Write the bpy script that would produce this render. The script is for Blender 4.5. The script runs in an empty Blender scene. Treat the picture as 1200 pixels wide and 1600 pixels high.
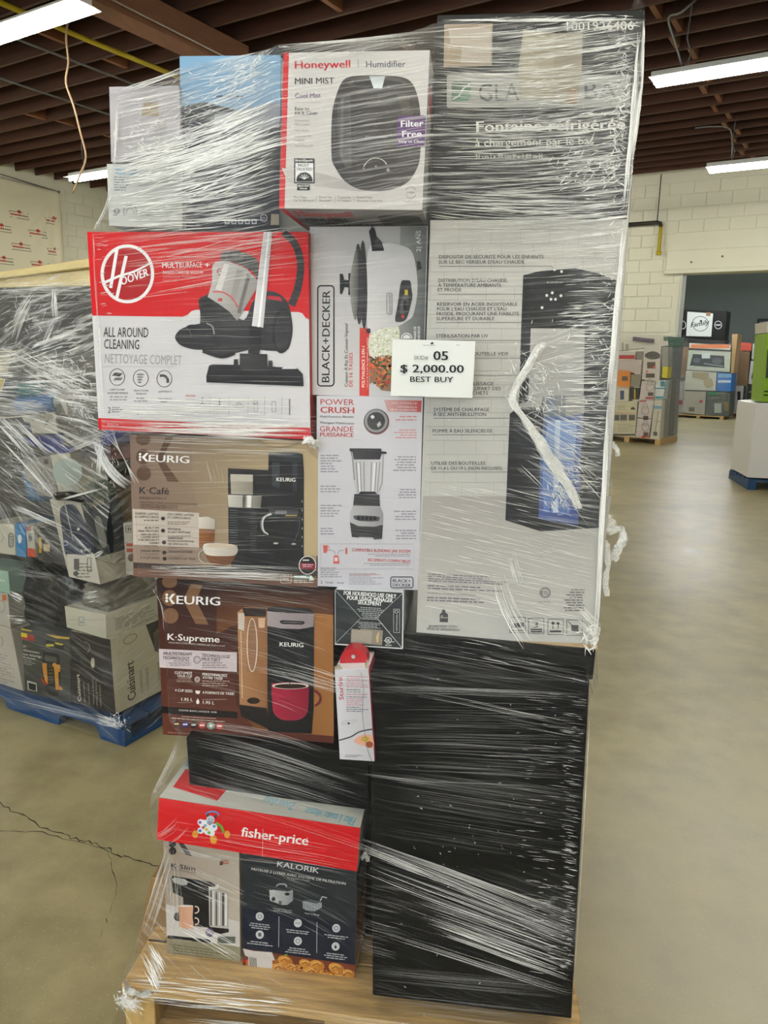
import bpy, bmesh, math, random
import numpy as np
from mathutils import Vector, Matrix

SC = bpy.context.scene
COL = SC.collection
random.seed(7)

# ---------------------------------------------------------------- camera
cam_d = bpy.data.cameras.new('camera'); cam = bpy.data.objects.new('camera', cam_d); COL.objects.link(cam)
cam_d.sensor_fit = 'VERTICAL'; cam_d.sensor_height = 36.0; cam_d.lens = 27.0
cam_d.clip_start = 0.05; cam_d.clip_end = 200
cam.matrix_world = Matrix(((0.99323798, -0.04231448, 0.10811013, 0.0),
                           (0.11428541, 0.19254126, -0.97461105, -1.44),
                           (0.0204245, 0.98037612, 0.19607522, 1.5),
                           (0, 0, 0, 1)))
SC.camera = cam

# ---------------------------------------------------------------- exposure, world, daylight
SC.view_settings.view_transform = 'Standard'; SC.view_settings.look = 'None'
SC.view_settings.gamma = 1.0; SC.view_settings.use_curve_mapping = False
SC.view_settings.exposure = 0.0
SC.cycles.max_bounces = 6; SC.cycles.transparent_max_bounces = 40
SC.cycles.diffuse_bounces = 3; SC.cycles.glossy_bounces = 3; SC.cycles.transmission_bounces = 4
SC.cycles.caustics_reflective = False; SC.cycles.caustics_refractive = False
SC.cycles.sample_clamp_indirect = 6.0
SKY_STRENGTH = 3.5; TUBE_STRENGTH = 70.0
world = bpy.data.worlds.new('sky'); SC.world = world; world.use_nodes = True
wb = world.node_tree.nodes['Background']
wb.inputs[0].default_value = (0.86, 0.93, 1.0, 1); wb.inputs[1].default_value = SKY_STRENGTH

TH = math.radians(25.5)
UX = Vector((math.cos(TH), -math.sin(TH), 0)); VX = Vector((math.sin(TH), math.cos(TH), 0))
def B(u, v, z=0.0):            # building axes to world
    return UX * u + VX * v + Vector((0, 0, z))
FRAME = Matrix(((UX.x, VX.x, 0, 0), (UX.y, VX.y, 0, 0), (0, 0, 1, 0), (0, 0, 0, 1)))

# dock doors behind the photographer let the daylight in (light portals on the openings)
DOCKS = [(-5.2, -1.4), (0.0, 3.8)]
REAR_V = -5.4
for a, b in DOCKS:
    ld = bpy.data.lights.new('dock_daylight', 'AREA'); ld.shape = 'RECTANGLE'; ld.size = b - a; ld.size_y = 3.4
    ld.cycles.is_portal = True
    lo = bpy.data.objects.new('dock_daylight', ld); COL.objects.link(lo)
    m = Matrix.Rotation(-TH, 4, 'Z') @ Matrix.Rotation(math.radians(90), 4, 'X')
    lo.matrix_world = Matrix.Translation(B((a + b) / 2, REAR_V + 0.02, 1.75)) @ m

# ---------------------------------------------------------------- helpers
def lin(h):
    if isinstance(h, str):
        h = h.lstrip('#'); h = h if len(h) == 6 else ''.join(c * 2 for c in h); h = [int(h[i:i + 2], 16) / 255 for i in (0, 2, 4)]
    return tuple((c / 12.92 if c <= 0.04045 else ((c + 0.055) / 1.055) ** 2.4) for c in h[:3])

def tag(o, label=None, cat=None, group=None, kind=None):
    if label: o['label'] = label
    if cat: o['category'] = cat
    if group: o['group'] = group
    if kind: o['kind'] = kind
    return o

def link(name, me, parent=None, mats=()):
    o = bpy.data.objects.new(name, me); COL.objects.link(o)
    if parent: o.parent = parent; o.matrix_parent_inverse = parent.matrix_world.inverted()
    if me is not None:
        for m in mats: me.materials.append(m)
    return o

def empty(name, loc):
    o = bpy.data.objects.new(name, None); COL.objects.link(o); o.location = loc
    o.empty_display_size = 0.05
    o.matrix_world = Matrix.Translation(loc)
    return o

def mesh(name, verts, faces, smooth=False):
    me = bpy.data.meshes.new(name); me.from_pydata([tuple(v) for v in verts], [], faces); me.update()
    if smooth: me.shade_smooth()
    return me

def new_mat(name):
    m = bpy.data.materials.new(name); m.use_nodes = True
    return m, m.node_tree, m.node_tree.nodes['Principled BSDF']

MC = {}
def mat(name, col, rough=0.5, metal=0.0, noise=0.0, scale=20.0, bump=0.0, spec=0.5, coord='Object', stretch=(1, 1, 1), dark=0.6):
    if name in MC: return MC[name]
    m, nt, p = new_mat(name); c = lin(col)
    p.inputs['Roughness'].default_value = rough; p.inputs['Metallic'].default_value = metal
    p.inputs['Specular IOR Level'].default_value = spec
    p.inputs['Base Color'].default_value = (*c, 1)
    if noise or bump:
        tc = nt.nodes.new('ShaderNodeTexCoord'); mp = nt.nodes.new('ShaderNodeMapping'); mp.inputs['Scale'].default_value = stretch
        nt.links.new(tc.outputs[coord], mp.inputs[0])
        n = nt.nodes.new('ShaderNodeTexNoise'); n.inputs['Scale'].default_value = scale; n.inputs['Detail'].default_value = 5
        nt.links.new(mp.outputs[0], n.inputs['Vector'])
        if noise:
            r = nt.nodes.new('ShaderNodeMix'); r.data_type = 'RGBA'
            r.inputs[6].default_value = (*c, 1); r.inputs[7].default_value = (*[x * dark for x in c], 1)
            rm = nt.nodes.new('ShaderNodeMapRange'); rm.inputs[1].default_value = 0.35; rm.inputs[2].default_value = 0.7
            rm.inputs[4].default_value = noise
            nt.links.new(n.outputs[0], rm.inputs[0]); nt.links.new(rm.outputs[0], r.inputs[0]); nt.links.new(r.outputs[2], p.inputs['Base Color'])
        if bump:
            b = nt.nodes.new('ShaderNodeBump'); b.inputs['Strength'].default_value = bump; b.inputs['Distance'].default_value = 0.01
            nt.links.new(n.outputs[0], b.inputs['Height']); nt.links.new(b.outputs[0], p.inputs['Normal'])
    MC[name] = m
    return m

def attr_mat(name, rough, spec=0.4, bump=0.0):
    m, nt, p = new_mat(name)
    a = nt.nodes.new('ShaderNodeAttribute'); a.attribute_name = 'print'
    nt.links.new(a.outputs['Color'], p.inputs['Base Color'])
    p.inputs['Roughness'].default_value = rough; p.inputs['Specular IOR Level'].default_value = spec
    if bump:
        tc = nt.nodes.new('ShaderNodeTexCoord'); n = nt.nodes.new('ShaderNodeTexNoise'); n.inputs['Scale'].default_value = 18; n.inputs['Detail'].default_value = 3
        nt.links.new(tc.outputs['Object'], n.inputs['Vector'])
        b = nt.nodes.new('ShaderNodeBump'); b.inputs['Strength'].default_value = bump; b.inputs['Distance'].default_value = 0.004
        nt.links.new(n.outputs[0], b.inputs['Height']); nt.links.new(b.outputs[0], p.inputs['Normal'])
    return m
PRINT = attr_mat('printed_ink', 0.42, 0.2, 0.2)

def emis(name, col, s):
    m = bpy.data.materials.new(name); m.use_nodes = True; nt = m.node_tree; nt.nodes.clear()
    e = nt.nodes.new('ShaderNodeEmission'); o = nt.nodes.new('ShaderNodeOutputMaterial')
    e.inputs[0].default_value = (*col, 1); e.inputs[1].default_value = s; nt.links.new(e.outputs[0], o.inputs[0])
    return m

def bm_mesh(bm, name, smooth=False):
    me = bpy.data.meshes.new(name); bm.to_mesh(me); bm.free()
    if smooth: me.shade_smooth()
    return me

def hexa(c8, bevel=0.0, seg=1):
    """closed hexahedron from 8 corners: front TL TR BR BL, back TL TR BR BL"""
    bm = bmesh.new(); v = [bm.verts.new(c) for c in c8]
    for f in ((0, 1, 2, 3), (5, 4, 7, 6), (4, 0, 3, 7), (1, 5, 6, 2), (4, 5, 1, 0), (3, 2, 6, 7)):
        bm.faces.new([v[i] for i in f])
    bmesh.ops.recalc_face_normals(bm, faces=bm.faces)
    if bevel:
        bmesh.ops.bevel(bm, geom=bm.edges[:], offset=bevel, segments=seg, profile=0.5, affect='EDGES')
    return bm

def box_bm(lo, hi, bevel=0.0, xf=None):
    x0, y0, z0 = lo; x1, y1, z1 = hi
    c = [(x0, y0, z1), (x1, y0, z1), (x1, y0, z0), (x0, y0, z0), (x0, y1, z1), (x1, y1, z1), (x1, y1, z0), (x0, y1, z0)]
    bm = hexa(c, bevel)
    if xf is not None: bm.transform(xf)
    return bm

def tube_bm(pts, r, n=6, closed_ends=True):
    bm = bmesh.new(); rings = []
    pts = [Vector(p) for p in pts]
    for i, p in enumerate(pts):
        d = (pts[min(i + 1, len(pts) - 1)] - pts[max(i - 1, 0)]).normalized()
        a = d.orthogonal().normalized() if i == 0 else (prev - d * prev.dot(d)).normalized()
        prev = a; b = d.cross(a)
        rr = r[i] if isinstance(r, (list, tuple)) else r
        rings.append([bm.verts.new(p + (a * math.cos(t) + b * math.sin(t)) * rr) for t in [2 * math.pi * k / n for k in range(n)]])
    for i in range(len(rings) - 1):
        for k in range(n):
            bm.faces.new((rings[i][k], rings[i][(k + 1) % n], rings[i + 1][(k + 1) % n], rings[i + 1][k]))
    if closed_ends:
        bm.faces.new(rings[0][::-1]); bm.faces.new(rings[-1])
    bmesh.ops.recalc_face_normals(bm, faces=bm.faces)
    return bm

# ---------------------------------------------------------------- printed artwork
_glyph = {}
def glyphs(s, bold):
    k = (s, bold)
    if k not in _glyph:
        cu = bpy.data.curves.new('t', 'FONT'); cu.body = s; cu.size = 1; cu.resolution_u = 2; cu.offset = bold
        cu.space_character = 1.0 + bold * 1.2
        o = bpy.data.objects.new('t', cu); COL.objects.link(o)
        me = o.to_mesh()
        V = [(v.co.x, v.co.y) for v in me.vertices]; Fc = [tuple(p.vertices) for p in me.polygons]
        o.to_mesh_clear(); bpy.data.objects.remove(o); bpy.data.curves.remove(cu)
        _glyph[k] = (V, Fc)
    return _glyph[k]

def homography(src):
    dst = [(0, 0), (1, 0), (1, 1), (0, 1)]; A = []; b = []
    for (x, y), (u, v) in zip(src, dst):
        A.append([x, y, 1, 0, 0, 0, -u * x, -u * y]); b.append(u)
        A.append([0, 0, 0, x, y, 1, -v * x, -v * y]); b.append(v)
    h = np.linalg.solve(np.array(A, float), np.array(b, float))
    return np.append(h, 1).reshape(3, 3)

class Sheet:
    """flat print on one face of a carton; shapes are drawn in the sheet's own coordinates (y down)"""
    def __init__(s, parent, face, src=((0, 0), (100, 0), (100, 100), (0, 100)), gap=0.0006, mtl=None):
        s.parent = parent; s.f = [Vector(c) for c in face]; s.H = homography(src); s.src = src
        s.n = (s.f[1] - s.f[0]).cross(s.f[3] - s.f[0]).normalized()   # towards the viewer of the face
        s.gap = gap; s.L = 0; s.k = 0; s.part = 'artwork'; s.bufs = {}; s.mtl = mtl or PRINT; s.labels = {}
    def P(s, x, y):
        p = s.H @ np.array((x, y, 1.0)); u, v = p[0] / p[2], p[1] / p[2]
        a = s.f[0].lerp(s.f[1], u); b = s.f[3].lerp(s.f[2], u)
        return a.lerp(b, v) + s.n * (-(s.gap + s.L * 0.0002 + (s.k % 30) * 0.000006))
    def on(s, part, label=None):
        s.part = part
        if label: s.labels[part] = label
        return s
    def layer(s, L): s.L = L; return s
    def _add(s, pts, faces, cols):
        V, Fc, C = s.bufs.setdefault(s.part, ([], [], [])); o = len(V); s.k += 1
        V.extend(s.P(*p) for p in pts); Fc.extend([tuple(i + o for i in f) for f in faces]); C.extend(cols)
    def poly(s, pts, col, g=None):
        """g = (x0, y0, x1, y1, col2): linear ink gradient across the printed shape"""
        c = lin(col)
        if g:
            c2 = lin(g[4]); dx, dy = g[2] - g[0], g[3] - g[1]; dd = dx * dx + dy * dy
            cs = []
            for x, y in pts:
                t = min(1, max(0, ((x - g[0]) * dx + (y - g[1]) * dy) / dd)); cs.append(tuple(a + (b - a) * t for a, b in zip(c, c2)))
        else: cs = [c] * len(pts)
        if len(pts) > 4:
            from mathutils.geometry import tessellate_polygon
            tri = tessellate_polygon([[Vector((x, y, 0)) for x, y in pts]])
            s._add(pts, [tuple(t) for t in tri], cs)
        else: s._add(pts, [tuple(range(len(pts)))], cs)
        return s
    def rect(s, x0, y0, x1, y1, col, g=None): return s.poly([(x0, y0), (x1, y0), (x1, y1), (x0, y1)], col, g)
    def full(s, col, g=None): return s.poly(list(s.src), col, g)
    def ell(s, cx, cy, rx, ry, col, g=None, rot=0, n=28, a0=0, a1=360):
        R = math.radians(rot); pts = []
        for k in range(n + (a1 - a0 < 360)):
            t = math.radians(a0 + (a1 - a0) * k / n); x, y = rx * math.cos(t), ry * math.sin(t)
            pts.append((cx + x * math.cos(R) - y * math.sin(R), cy + x * math.sin(R) + y * math.cos(R)))
        return s.poly(pts, col, g)
    def ring(s, cx, cy, rx, ry, w, col, n=36, a0=0, a1=360, rot=0):
        R = math.radians(rot); pts = []; N = n if a1 - a0 >= 360 else n + 1
        for k in range(N):
            t = math.radians(a0 + (a1 - a0) * k / n)
            for q in (1, 0):
                x, y = (rx - w * (1 - q)) * math.cos(t), (ry - w * (1 - q)) * math.sin(t)
                pts.append((cx + x * math.cos(R) - y * math.sin(R), cy + x * math.sin(R) + y * math.cos(R)))
        fs = [(2 * k, 2 * k + 1, (2 * k + 3) % len(pts), (2 * k + 2) % len(pts)) for k in range(n)]
        s._add(pts, fs, [lin(col)] * len(pts)); return s
    def line(s, pts, w, col, w2=None):
        out = []; n = len(pts)
        for i, (x, y) in enumerate(pts):
            ax, ay = pts[max(i - 1, 0)]; bx, by = pts[min(i + 1, n - 1)]
            l = math.hypot(bx - ax, by - ay) or 1; ww = (w + ((w2 - w) * i / (n - 1) if w2 is not None else 0)) / 2
            nx, ny = -(by - ay) / l * ww, (bx - ax) / l * ww
            out += [(x + nx, y + ny), (x - nx, y - ny)]
        s._add(out, [(2 * i, 2 * i + 1, 2 * i + 3, 2 * i + 2) for i in range(n - 1)], [lin(col)] * len(out)); return s
    def frame(s, x0, y0, x1, y1, w, col, r=0, dx=0.0, dy=0.0):
        pts = rrect(x0, y0, x1, y1, r); pts = [(x + dx * (y - y0), y + dy * (x - x0)) for x, y in pts]; pts.append(pts[0])
        return s.line(pts, w, col)
    def blob(s, pts, col, g=None, n=4): return s.poly(smooth(pts, n), col, g)
    def curve(s, pts, w, col, w2=None, n=5): return s.line(smooth(pts, n, False), w, col, w2)
    def text(s, x0, y0, x1, y1, h, st, col, bold=0.0, italic=0.0):
        V, Fc = glyphs(st, 0)
        if not V: return s
        xs = [v[0] for v in V]; a, b = min(xs), max(xs); W = math.hypot(x1 - x0, y1 - y0)
        ex, ey = (x1 - x0) / W, (y1 - y0) / W; nx, ny = ey, -ex
        k = W / max(b - a, 1e-6); kh = h / 0.727
        pts = []
        for x, y in V:
            t = (x - a) * k + italic * y * kh; q = y * kh
            pts.append((x0 + ex * t + nx * q, y0 + ey * t + ny * q))
        em = kh; sh = bold * 0.5 * em
        for q in ((0,) if bold < 0.012 else (-1, 1) if bold < 0.035 else (-1, 0, 1)):      # heavier weights: the glyph printed again a hair to the side
            s._add([(x + ex * sh * q, y + ey * sh * q) for x, y in pts], Fc, [lin(col)] * len(pts))
        return s
    def micro(s, x0, y0, x1, y1, n, col, slope=0.0, h=0.42, align='l', rnd=None):
        """lines of print too small to read: rows of short word bars"""
        R = rnd or random; st = (y1 - y0) / max(n, 1); hh = st * h
        for i in range(n):
            y = y0 + i * st; w = (x1 - x0) * (R.uniform(0.6, 1.0)); a = x0 if align == 'l' else (x1 - w if align == 'r' else (x0 + x1 - w) / 2); e = a + w
            while a < e - hh:
                b = min(e, a + R.uniform(1.5, 5) * hh * 1.2)
                yy = y + slope * (a - x0); s.poly([(a, yy), (b, yy + slope * (b - a)), (b, yy + hh + slope * (b - a)), (a, yy + hh)], col)
                a = b + hh * 0.8
        return s
    def done(s):
        for part, (V, Fc, C) in s.bufs.items():
            me = mesh(part, V, Fc)
            at = me.attributes.new('print', 'FLOAT_COLOR', 'POINT')
            at.data.foreach_set('color', np.array([(*c, 1.0) for c in C], dtype=np.float32).ravel())
            o = link(part, me, s.parent, [s.mtl])
            if part in s.labels: o['label'] = s.labels[part]
            if part in ('lettering', 'artwork', 'handling_symbols', 'accessory_drawings', 'small_drawings', 'brick_wall_picture'): o['kind'] = 'stuff'
        return s

def rrect(x0, y0, x1, y1, r, n=4):
    if r <= 0: return [(x0, y0), (x1, y0), (x1, y1), (x0, y1)]
    out = []
    for cx, cy, a in ((x1 - r, y0 + r, -90), (x1 - r, y1 - r, 0), (x0 + r, y1 - r, 90), (x0 + r, y0 + r, 180)):
        for k in range(n + 1):
            t = math.radians(a + 90 * k / n); out.append((cx + r * math.cos(t), cy + r * math.sin(t)))
    return out

def smooth(pts, n=4, closed=True):
    N = len(pts); out = []
    rng = range(N) if closed else range(N - 1)
    for i in rng:
        g = (lambda j: pts[j % N]) if closed else (lambda j: pts[min(max(j, 0), N - 1)])
        p0, p1, p2, p3 = g(i - 1), g(i), g(i + 1), g(i + 2)
        for k in range(n):
            t = k / n
            out.append(tuple(0.5 * (2 * b + (c - a) * t + (2 * a - 5 * b + 4 * c - d) * t * t + (-a + 3 * b - 3 * c + d) * t ** 3) for a, b, c, d in zip(p0, p1, p2, p3)))
    if not closed: out.append(pts[-1])
    return out

# ================================================================ THE SETTING
def setting(name, me, mats, parent=None, label=None):
    o = link(name, me, parent, mats)
    if parent is None: o['kind'] = 'structure'
    if label: o['label'] = label
    return o

def floor_material():
    m, nt, p = new_mat('sealed_concrete'); N = nt.nodes; L = nt.links
    tc = N.new('ShaderNodeTexCoord')
    def noise(sc, det, rough=0.55):
        n = N.new('ShaderNodeTexNoise'); n.inputs['Scale'].default_value = sc; n.inputs['Detail'].default_value = det; n.inputs['Roughness'].default_value = rough
        L.new(tc.outputs['Object'], n.inputs['Vector']); return n
    big, mid, fine = noise(0.7, 4), noise(5, 6), noise(160, 2)
    r = N.new('ShaderNodeValToRGB'); r.color_ramp.elements[0].position = 0.32; r.color_ramp.elements[0].color = (*lin('#8a8160'), 1)
    r.color_ramp.elements[1].position = 0.7; r.color_ramp.elements[1].color = (*lin('#aea37c'), 1)
    L.new(big.outputs[0], r.inputs[0])
    mx = N.new('ShaderNodeMix'); mx.data_type = 'RGBA'; mx.blend_type = 'MULTIPLY'; mx.inputs[0].default_value = 0.8
    r2 = N.new('ShaderNodeValToRGB'); r2.color_ramp.elements[0].position = 0.3; r2.color_ramp.elements[0].color = (0.6, 0.58, 0.54, 1)
    r2.color_ramp.elements[1].position = 0.6; r2.color_ramp.elements[1].color = (1, 1, 1, 1)
    L.new(mid.outputs[0], r2.inputs[0]); L.new(r.outputs[0], mx.inputs[6]); L.new(r2.outputs[0], mx.inputs[7])
    mx2 = N.new('ShaderNodeMix'); mx2.data_type = 'RGBA'; mx2.inputs[7].default_value = (*lin('#c9c0a4'), 1)
    mr = N.new('ShaderNodeMapRange'); mr.inputs[1].default_value = 0.62; mr.inputs[2].default_value = 0.75; mr.inputs[4].default_value = 0.6
    L.new(fine.outputs[0], mr.inputs[0]); L.new(mr.outputs[0], mx2.inputs[0]); L.new(mx.outputs[2], mx2.inputs[6])
    # paler patch right of the stack: daylight painted into the colour, over some wear
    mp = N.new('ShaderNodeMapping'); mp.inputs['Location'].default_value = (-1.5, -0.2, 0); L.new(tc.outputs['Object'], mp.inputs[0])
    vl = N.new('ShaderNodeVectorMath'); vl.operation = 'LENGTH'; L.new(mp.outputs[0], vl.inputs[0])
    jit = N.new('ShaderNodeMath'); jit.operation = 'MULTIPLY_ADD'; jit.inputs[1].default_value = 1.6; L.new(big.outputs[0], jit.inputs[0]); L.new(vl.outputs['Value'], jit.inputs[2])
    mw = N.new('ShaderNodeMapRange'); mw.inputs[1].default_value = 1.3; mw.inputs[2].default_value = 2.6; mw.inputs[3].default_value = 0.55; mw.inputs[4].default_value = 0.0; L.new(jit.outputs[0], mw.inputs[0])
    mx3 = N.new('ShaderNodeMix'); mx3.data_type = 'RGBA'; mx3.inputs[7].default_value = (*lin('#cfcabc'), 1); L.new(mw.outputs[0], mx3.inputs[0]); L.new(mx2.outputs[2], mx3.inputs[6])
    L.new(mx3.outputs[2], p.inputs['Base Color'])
    rr = N.new('ShaderNodeMapRange'); rr.inputs[3].default_value = 0.26; rr.inputs[4].default_value = 0.5
    L.new(mid.outputs[0], rr.inputs[0]); L.new(rr.outputs[0], p.inputs['Roughness'])
    b = N.new('ShaderNodeBump'); b.inputs['Strength'].default_value = 0.25; b.inputs['Distance'].default_value = 0.004
    L.new(mid.outputs[0], b.inputs['Height']); L.new(b.outputs[0], p.inputs['Normal'])
    return m

FLOOR = floor_material()
WALLP = mat('painted_masonry', '#dddccb', 0.6, noise=0.25, scale=3, bump=0.15, dark=0.86)
GREYW = mat('grey_painted_wall', '#8f9893', 0.7, noise=0.2, scale=1.5, dark=0.85)
WOOD_D = mat('old_roof_timber', '#4e2f22', 0.75, noise=0.6, scale=2.0, stretch=(1, 14, 14), dark=0.6)
WOOD_B = mat('blocking_timber', '#8a5a3c', 0.75, noise=0.5, scale=3.0, dark=0.65)
DECK = mat('roof_deck', '#2e1c17', 0.85, noise=0.5, scale=2, dark=0.6)
WHITEM = mat('white_enamel', '#dfe0de', 0.35)
ZH = 5.1                                        # underside of the joists

bm = bmesh.new()
q = [B(-16, -6), B(11, -6), B(11, 31), B(-16, 31)]
fl = [bm.verts.new(p) for p in q] + [bm.verts.new(p - Vector((0, 0, 0.15))) for p in q]
bm.faces.new(fl[:4]); bm.faces.new(fl[4:][::-1])
for i in range(4): bm.faces.new((fl[i], fl[(i + 1) % 4], fl[4 + (i + 1) % 4], fl[4 + i]))
bmesh.ops.recalc_face_normals(bm, faces=bm.faces)
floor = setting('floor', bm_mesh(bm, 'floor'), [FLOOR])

def crack(pts, w, name, lift=0.0008):
    bm = bmesh.new(); prev = None; R = random.Random(3)
    dense = []
    for a, b in zip(pts, pts[1:]):
        for k in range(9): dense.append((a[0] + (b[0] - a[0]) * k / 9 + R.uniform(-1, 1) * w * 2, a[1] + (b[1] - a[1]) * k / 9 + R.uniform(-1, 1) * w * 2))
    for i, (x, y) in enumerate(dense):
        ww = w * R.uniform(0.3, 1.0); a = bm.verts.new((x, y - ww, lift)); b = bm.verts.new((x, y + ww, lift))
        if prev: bm.faces.new((prev[0], a, b, prev[1]))
        prev = (a, b)
    return link(name, bm_mesh(bm, name), floor, [mat('crack_grit', '#3b372e', 0.9)])
crack([(-1.62, 0.79), (-1.528, 0.751), (-1.332, 0.652), (-1.197, 0.604), (-1.106, 0.59), (-1.0, 0.542), (-0.888, 0.516), (-0.6, 0.5)], 0.0035, 'crack')
crack([(-1.55, 0.60), (-1.3, 0.62), (-1.05, 0.56), (-0.95, 0.40), (-0.9, 0.2)], 0.0022, 'crack')
a = B(-9, 15); b2 = B(9, 15)
crack([(a.x, a.y), (b2.x, b2.y)], 0.012, 'floor_joint')
a = B(-6, 8.9); b2 = B(9, 8.9)
crack([(a.x, a.y), (b2.x, b2.y)], 0.006, 'floor_joint')

def wall(name, a, b, z0, z1, t, holes=(), m=WALLP):
    """wall from a to b (building u,v), thickness t along the left-hand normal; holes = (s0, s1, z0, z1)"""
    A, Bv = B(*a), B(*b); d = (Bv - A).normalized(); L = (Bv - A).length; n = Vector((-d.y, d.x, 0)) * t
    ss = sorted({0, L, *[h[0] for h in holes], *[h[1] for h in holes]}); zs = sorted({z0, z1, *[h[2] for h in holes], *[h[3] for h in holes]})
    bm = bmesh.new()
    for i in range(len(ss) - 1):
        for j in range(len(zs) - 1):
            cs, cz = (ss[i] + ss[i + 1]) / 2, (zs[j] + zs[j + 1]) / 2
            if any(h[0] < cs < h[1] and h[2] < cz < h[3] for h in holes): continue
            p = lambda s, z, k: A + d * s + n * k + Vector((0, 0, z))
            c = [p(ss[i], zs[j + 1], 0), p(ss[i + 1], zs[j + 1], 0), p(ss[i + 1], zs[j], 0), p(ss[i], zs[j], 0)]
            c += [x + n for x in c]
            t8 = hexa(c); me = bpy.data.meshes.new('x'); t8.to_mesh(me); t8.free(); bm.from_mesh(me); bpy.data.meshes.remove(me)
    bmesh.ops.remove_doubles(bm, verts=bm.verts, dist=0.0005)
    return setting(name, bm_mesh(bm, name), [m])

far = wall('wall_far', (-14.7, 15.02), (9.5, 15.02), 0, 5.4, 0.3, [(-2.76 + 14.7, 3.4 + 14.7, 0, 3.24)])
left = wall('wall_left', (-14.72, REAR_V), (-14.72, 15.3), 0, 5.4, 0.3)
right = wall('wall_right', (9.5, 15.3), (9.5, REAR_V), 0, 5.4, 0.3)
rear = wall('wall_rear', (9.5, REAR_V), (-14.7, REAR_V), 0, 5.4, 0.3, [(9.5 - b_, 9.5 - a_, 0.02, 3.5) for a_, b_ in DOCKS])
backw = wall('wall_back_room', (-9.5, 29), (9.5, 29), 0, 5.3, 0.3, m=GREYW)
bl = wall('wall_back_room_left', (-9.5, 15.4), (-9.5, 29), 0, 5.3, 0.2, m=GREYW)
br = wall('wall_back_room_right', (9.5, 29), (9.5, 15.4), 0, 5.3, 0.2, m=GREYW)
bm = box_bm((-9.7, 15.5, 5.3), (9.7, 29.3, 5.4), xf=FRAME)
setting('ceiling_back_room', bm_mesh(bm, 'cbr'), [mat('back_ceiling', '#6d6a66', 0.8)])
# thin vertical trim in the grey back room
bm = box_bm((-3.0, 28.9, 0), (-2.94, 28.98, 3.1), xf=FRAME); link('trim', bm_mesh(bm, 'trim'), backw, [mat('dark_trim', '#3f4346', 0.7)])
bm = box_bm((-3.0, 28.9, 3.05), (4, 28.98, 3.12), xf=FRAME); link('trim', bm_mesh(bm, 'trim'), backw, [mat('dark_trim', '#3f4346', 0.7)])

# masonry blocks, each one its own piece (painted over, joints recessed)
def block_mesh(w, h):
    bm = box_bm((0, -0.010, 0), (w - 0.012, 0.0, h - 0.011), 0.003)
    return bm_mesh(bm, 'block')
bw, bh = 0.46, 0.235
BM_full, BM_half = block_mesh(bw, bh), block_mesh(bw / 2, bh)
for me in (BM_full, BM_half): me.materials.append(WALLP)
R = random.Random(11)
rows = int(5.1 / bh)
for r in range(rows):
    z = 0.01 + r * bh; u = -4.75 + (0 if r % 2 else bw / 2)
    while u < -0.7:
        if z < 3.45 and u + bw > -2.9: break
        if not (z < 3.95 and u + bw > -3.1 and z > 3.2):
            o = bpy.data.objects.new('block', BM_full); COL.objects.link(o); o.parent = far
            o.matrix_world = Matrix.Translation(B(u + 0.006, 15.018 - R.uniform(0, 0.004), z)) @ Matrix.Rotation(-TH, 4, 'Z')
        u += bw
for r in range(9, rows):
    z = 0.01 + r * bh; v = 7.0 + (0 if r % 2 else bw / 2)
    while v < 13.2:
        o = bpy.data.objects.new('block', BM_full); COL.objects.link(o); o.parent = left
        o.matrix_world = Matrix.Translation(B(-14.718 + R.uniform(0, 0.004), v + 0.006, z)) @ Matrix.Rotation(-TH + math.pi / 2, 4, 'Z')
        v += bw
# lintel board and door jamb of the wide opening
bm = box_bm((-3.07, 14.93, 3.31), (3.6, 15.0, 3.67), 0.008, xf=FRAME); link('lintel', bm_mesh(bm, 'lintel'), far, [WALLP])
bm = box_bm((-3.09, 14.90, 3.235), (3.6, 15.3, 3.31), 0.006, xf=FRAME); link('lintel_ledge', bm_mesh(bm, 'll'), far, [WALLP])
bm = box_bm((-2.79, 14.98, 0), (-2.74, 15.33, 3.24), 0.004, xf=FRAME); link('door_jamb', bm_mesh(bm, 'dj'), far, [mat('jamb', '#c9cdc6', 0.5)])
for uu, zz in ((-2.6, 3.44), (-2.05, 3.52), (-1.2, 3.47)):
    bm = tube_bm([B(uu, 14.935, zz), B(uu, 14.915, zz)], 0.02, 8); link('bolt_head', bm_mesh(bm, 'bh'), far, [mat('rusty', '#6b5f50', 0.6)])

# ceiling: deck, joists, blocking, girder
bm = box_bm((-15, REAR_V - 0.3, 5.4), (9.9, 15.4, 5.5), xf=FRAME)
ceiling = setting('ceiling', bm_mesh(bm, 'ceiling'), [DECK])
jl = bm_mesh(box_bm((0, -0.021, 0), (24.1, 0.021, 0.3)), 'joist'); jl.materials.append(WOOD_D)
bl_me = bm_mesh(box_bm((-0.03, 0.0, 0), (0.03, 0.40, 0.26)), 'blocking'); bl_me.materials.append(WOOD_B)
v = -5.1; k = 0
while v < 14.9:
    o = bpy.data.objects.new('joist', jl); COL.objects.link(o); o.parent = ceiling
    o.matrix_world = Matrix.Translation(B(-14.69, v, ZH)) @ Matrix.Rotation(-TH, 4, 'Z')
    for uu in (-11.0, -8.0, -4.6, -1.71):
        if uu == -8.0 and k % 2: continue
        if uu == -4.6 and k % 3: continue
        if uu == -11.0 and k % 3 == 1: continue
        o = bpy.data.objects.new('blocking', bl_me); COL.objects.link(o); o.parent = ceiling
        o.matrix_world = Matrix.Translation(B(uu + (0.06 if k % 2 else -0.06), v + 0.023, ZH + 0.02)) @ Matrix.Rotation(-TH, 4, 'Z')
    v += 0.45; k += 1
bm = box_bm((-6.42, 0.6, 4.80), (-6.12, 6.3, ZH - 0.002), 0.004, xf=FRAME)
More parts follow.
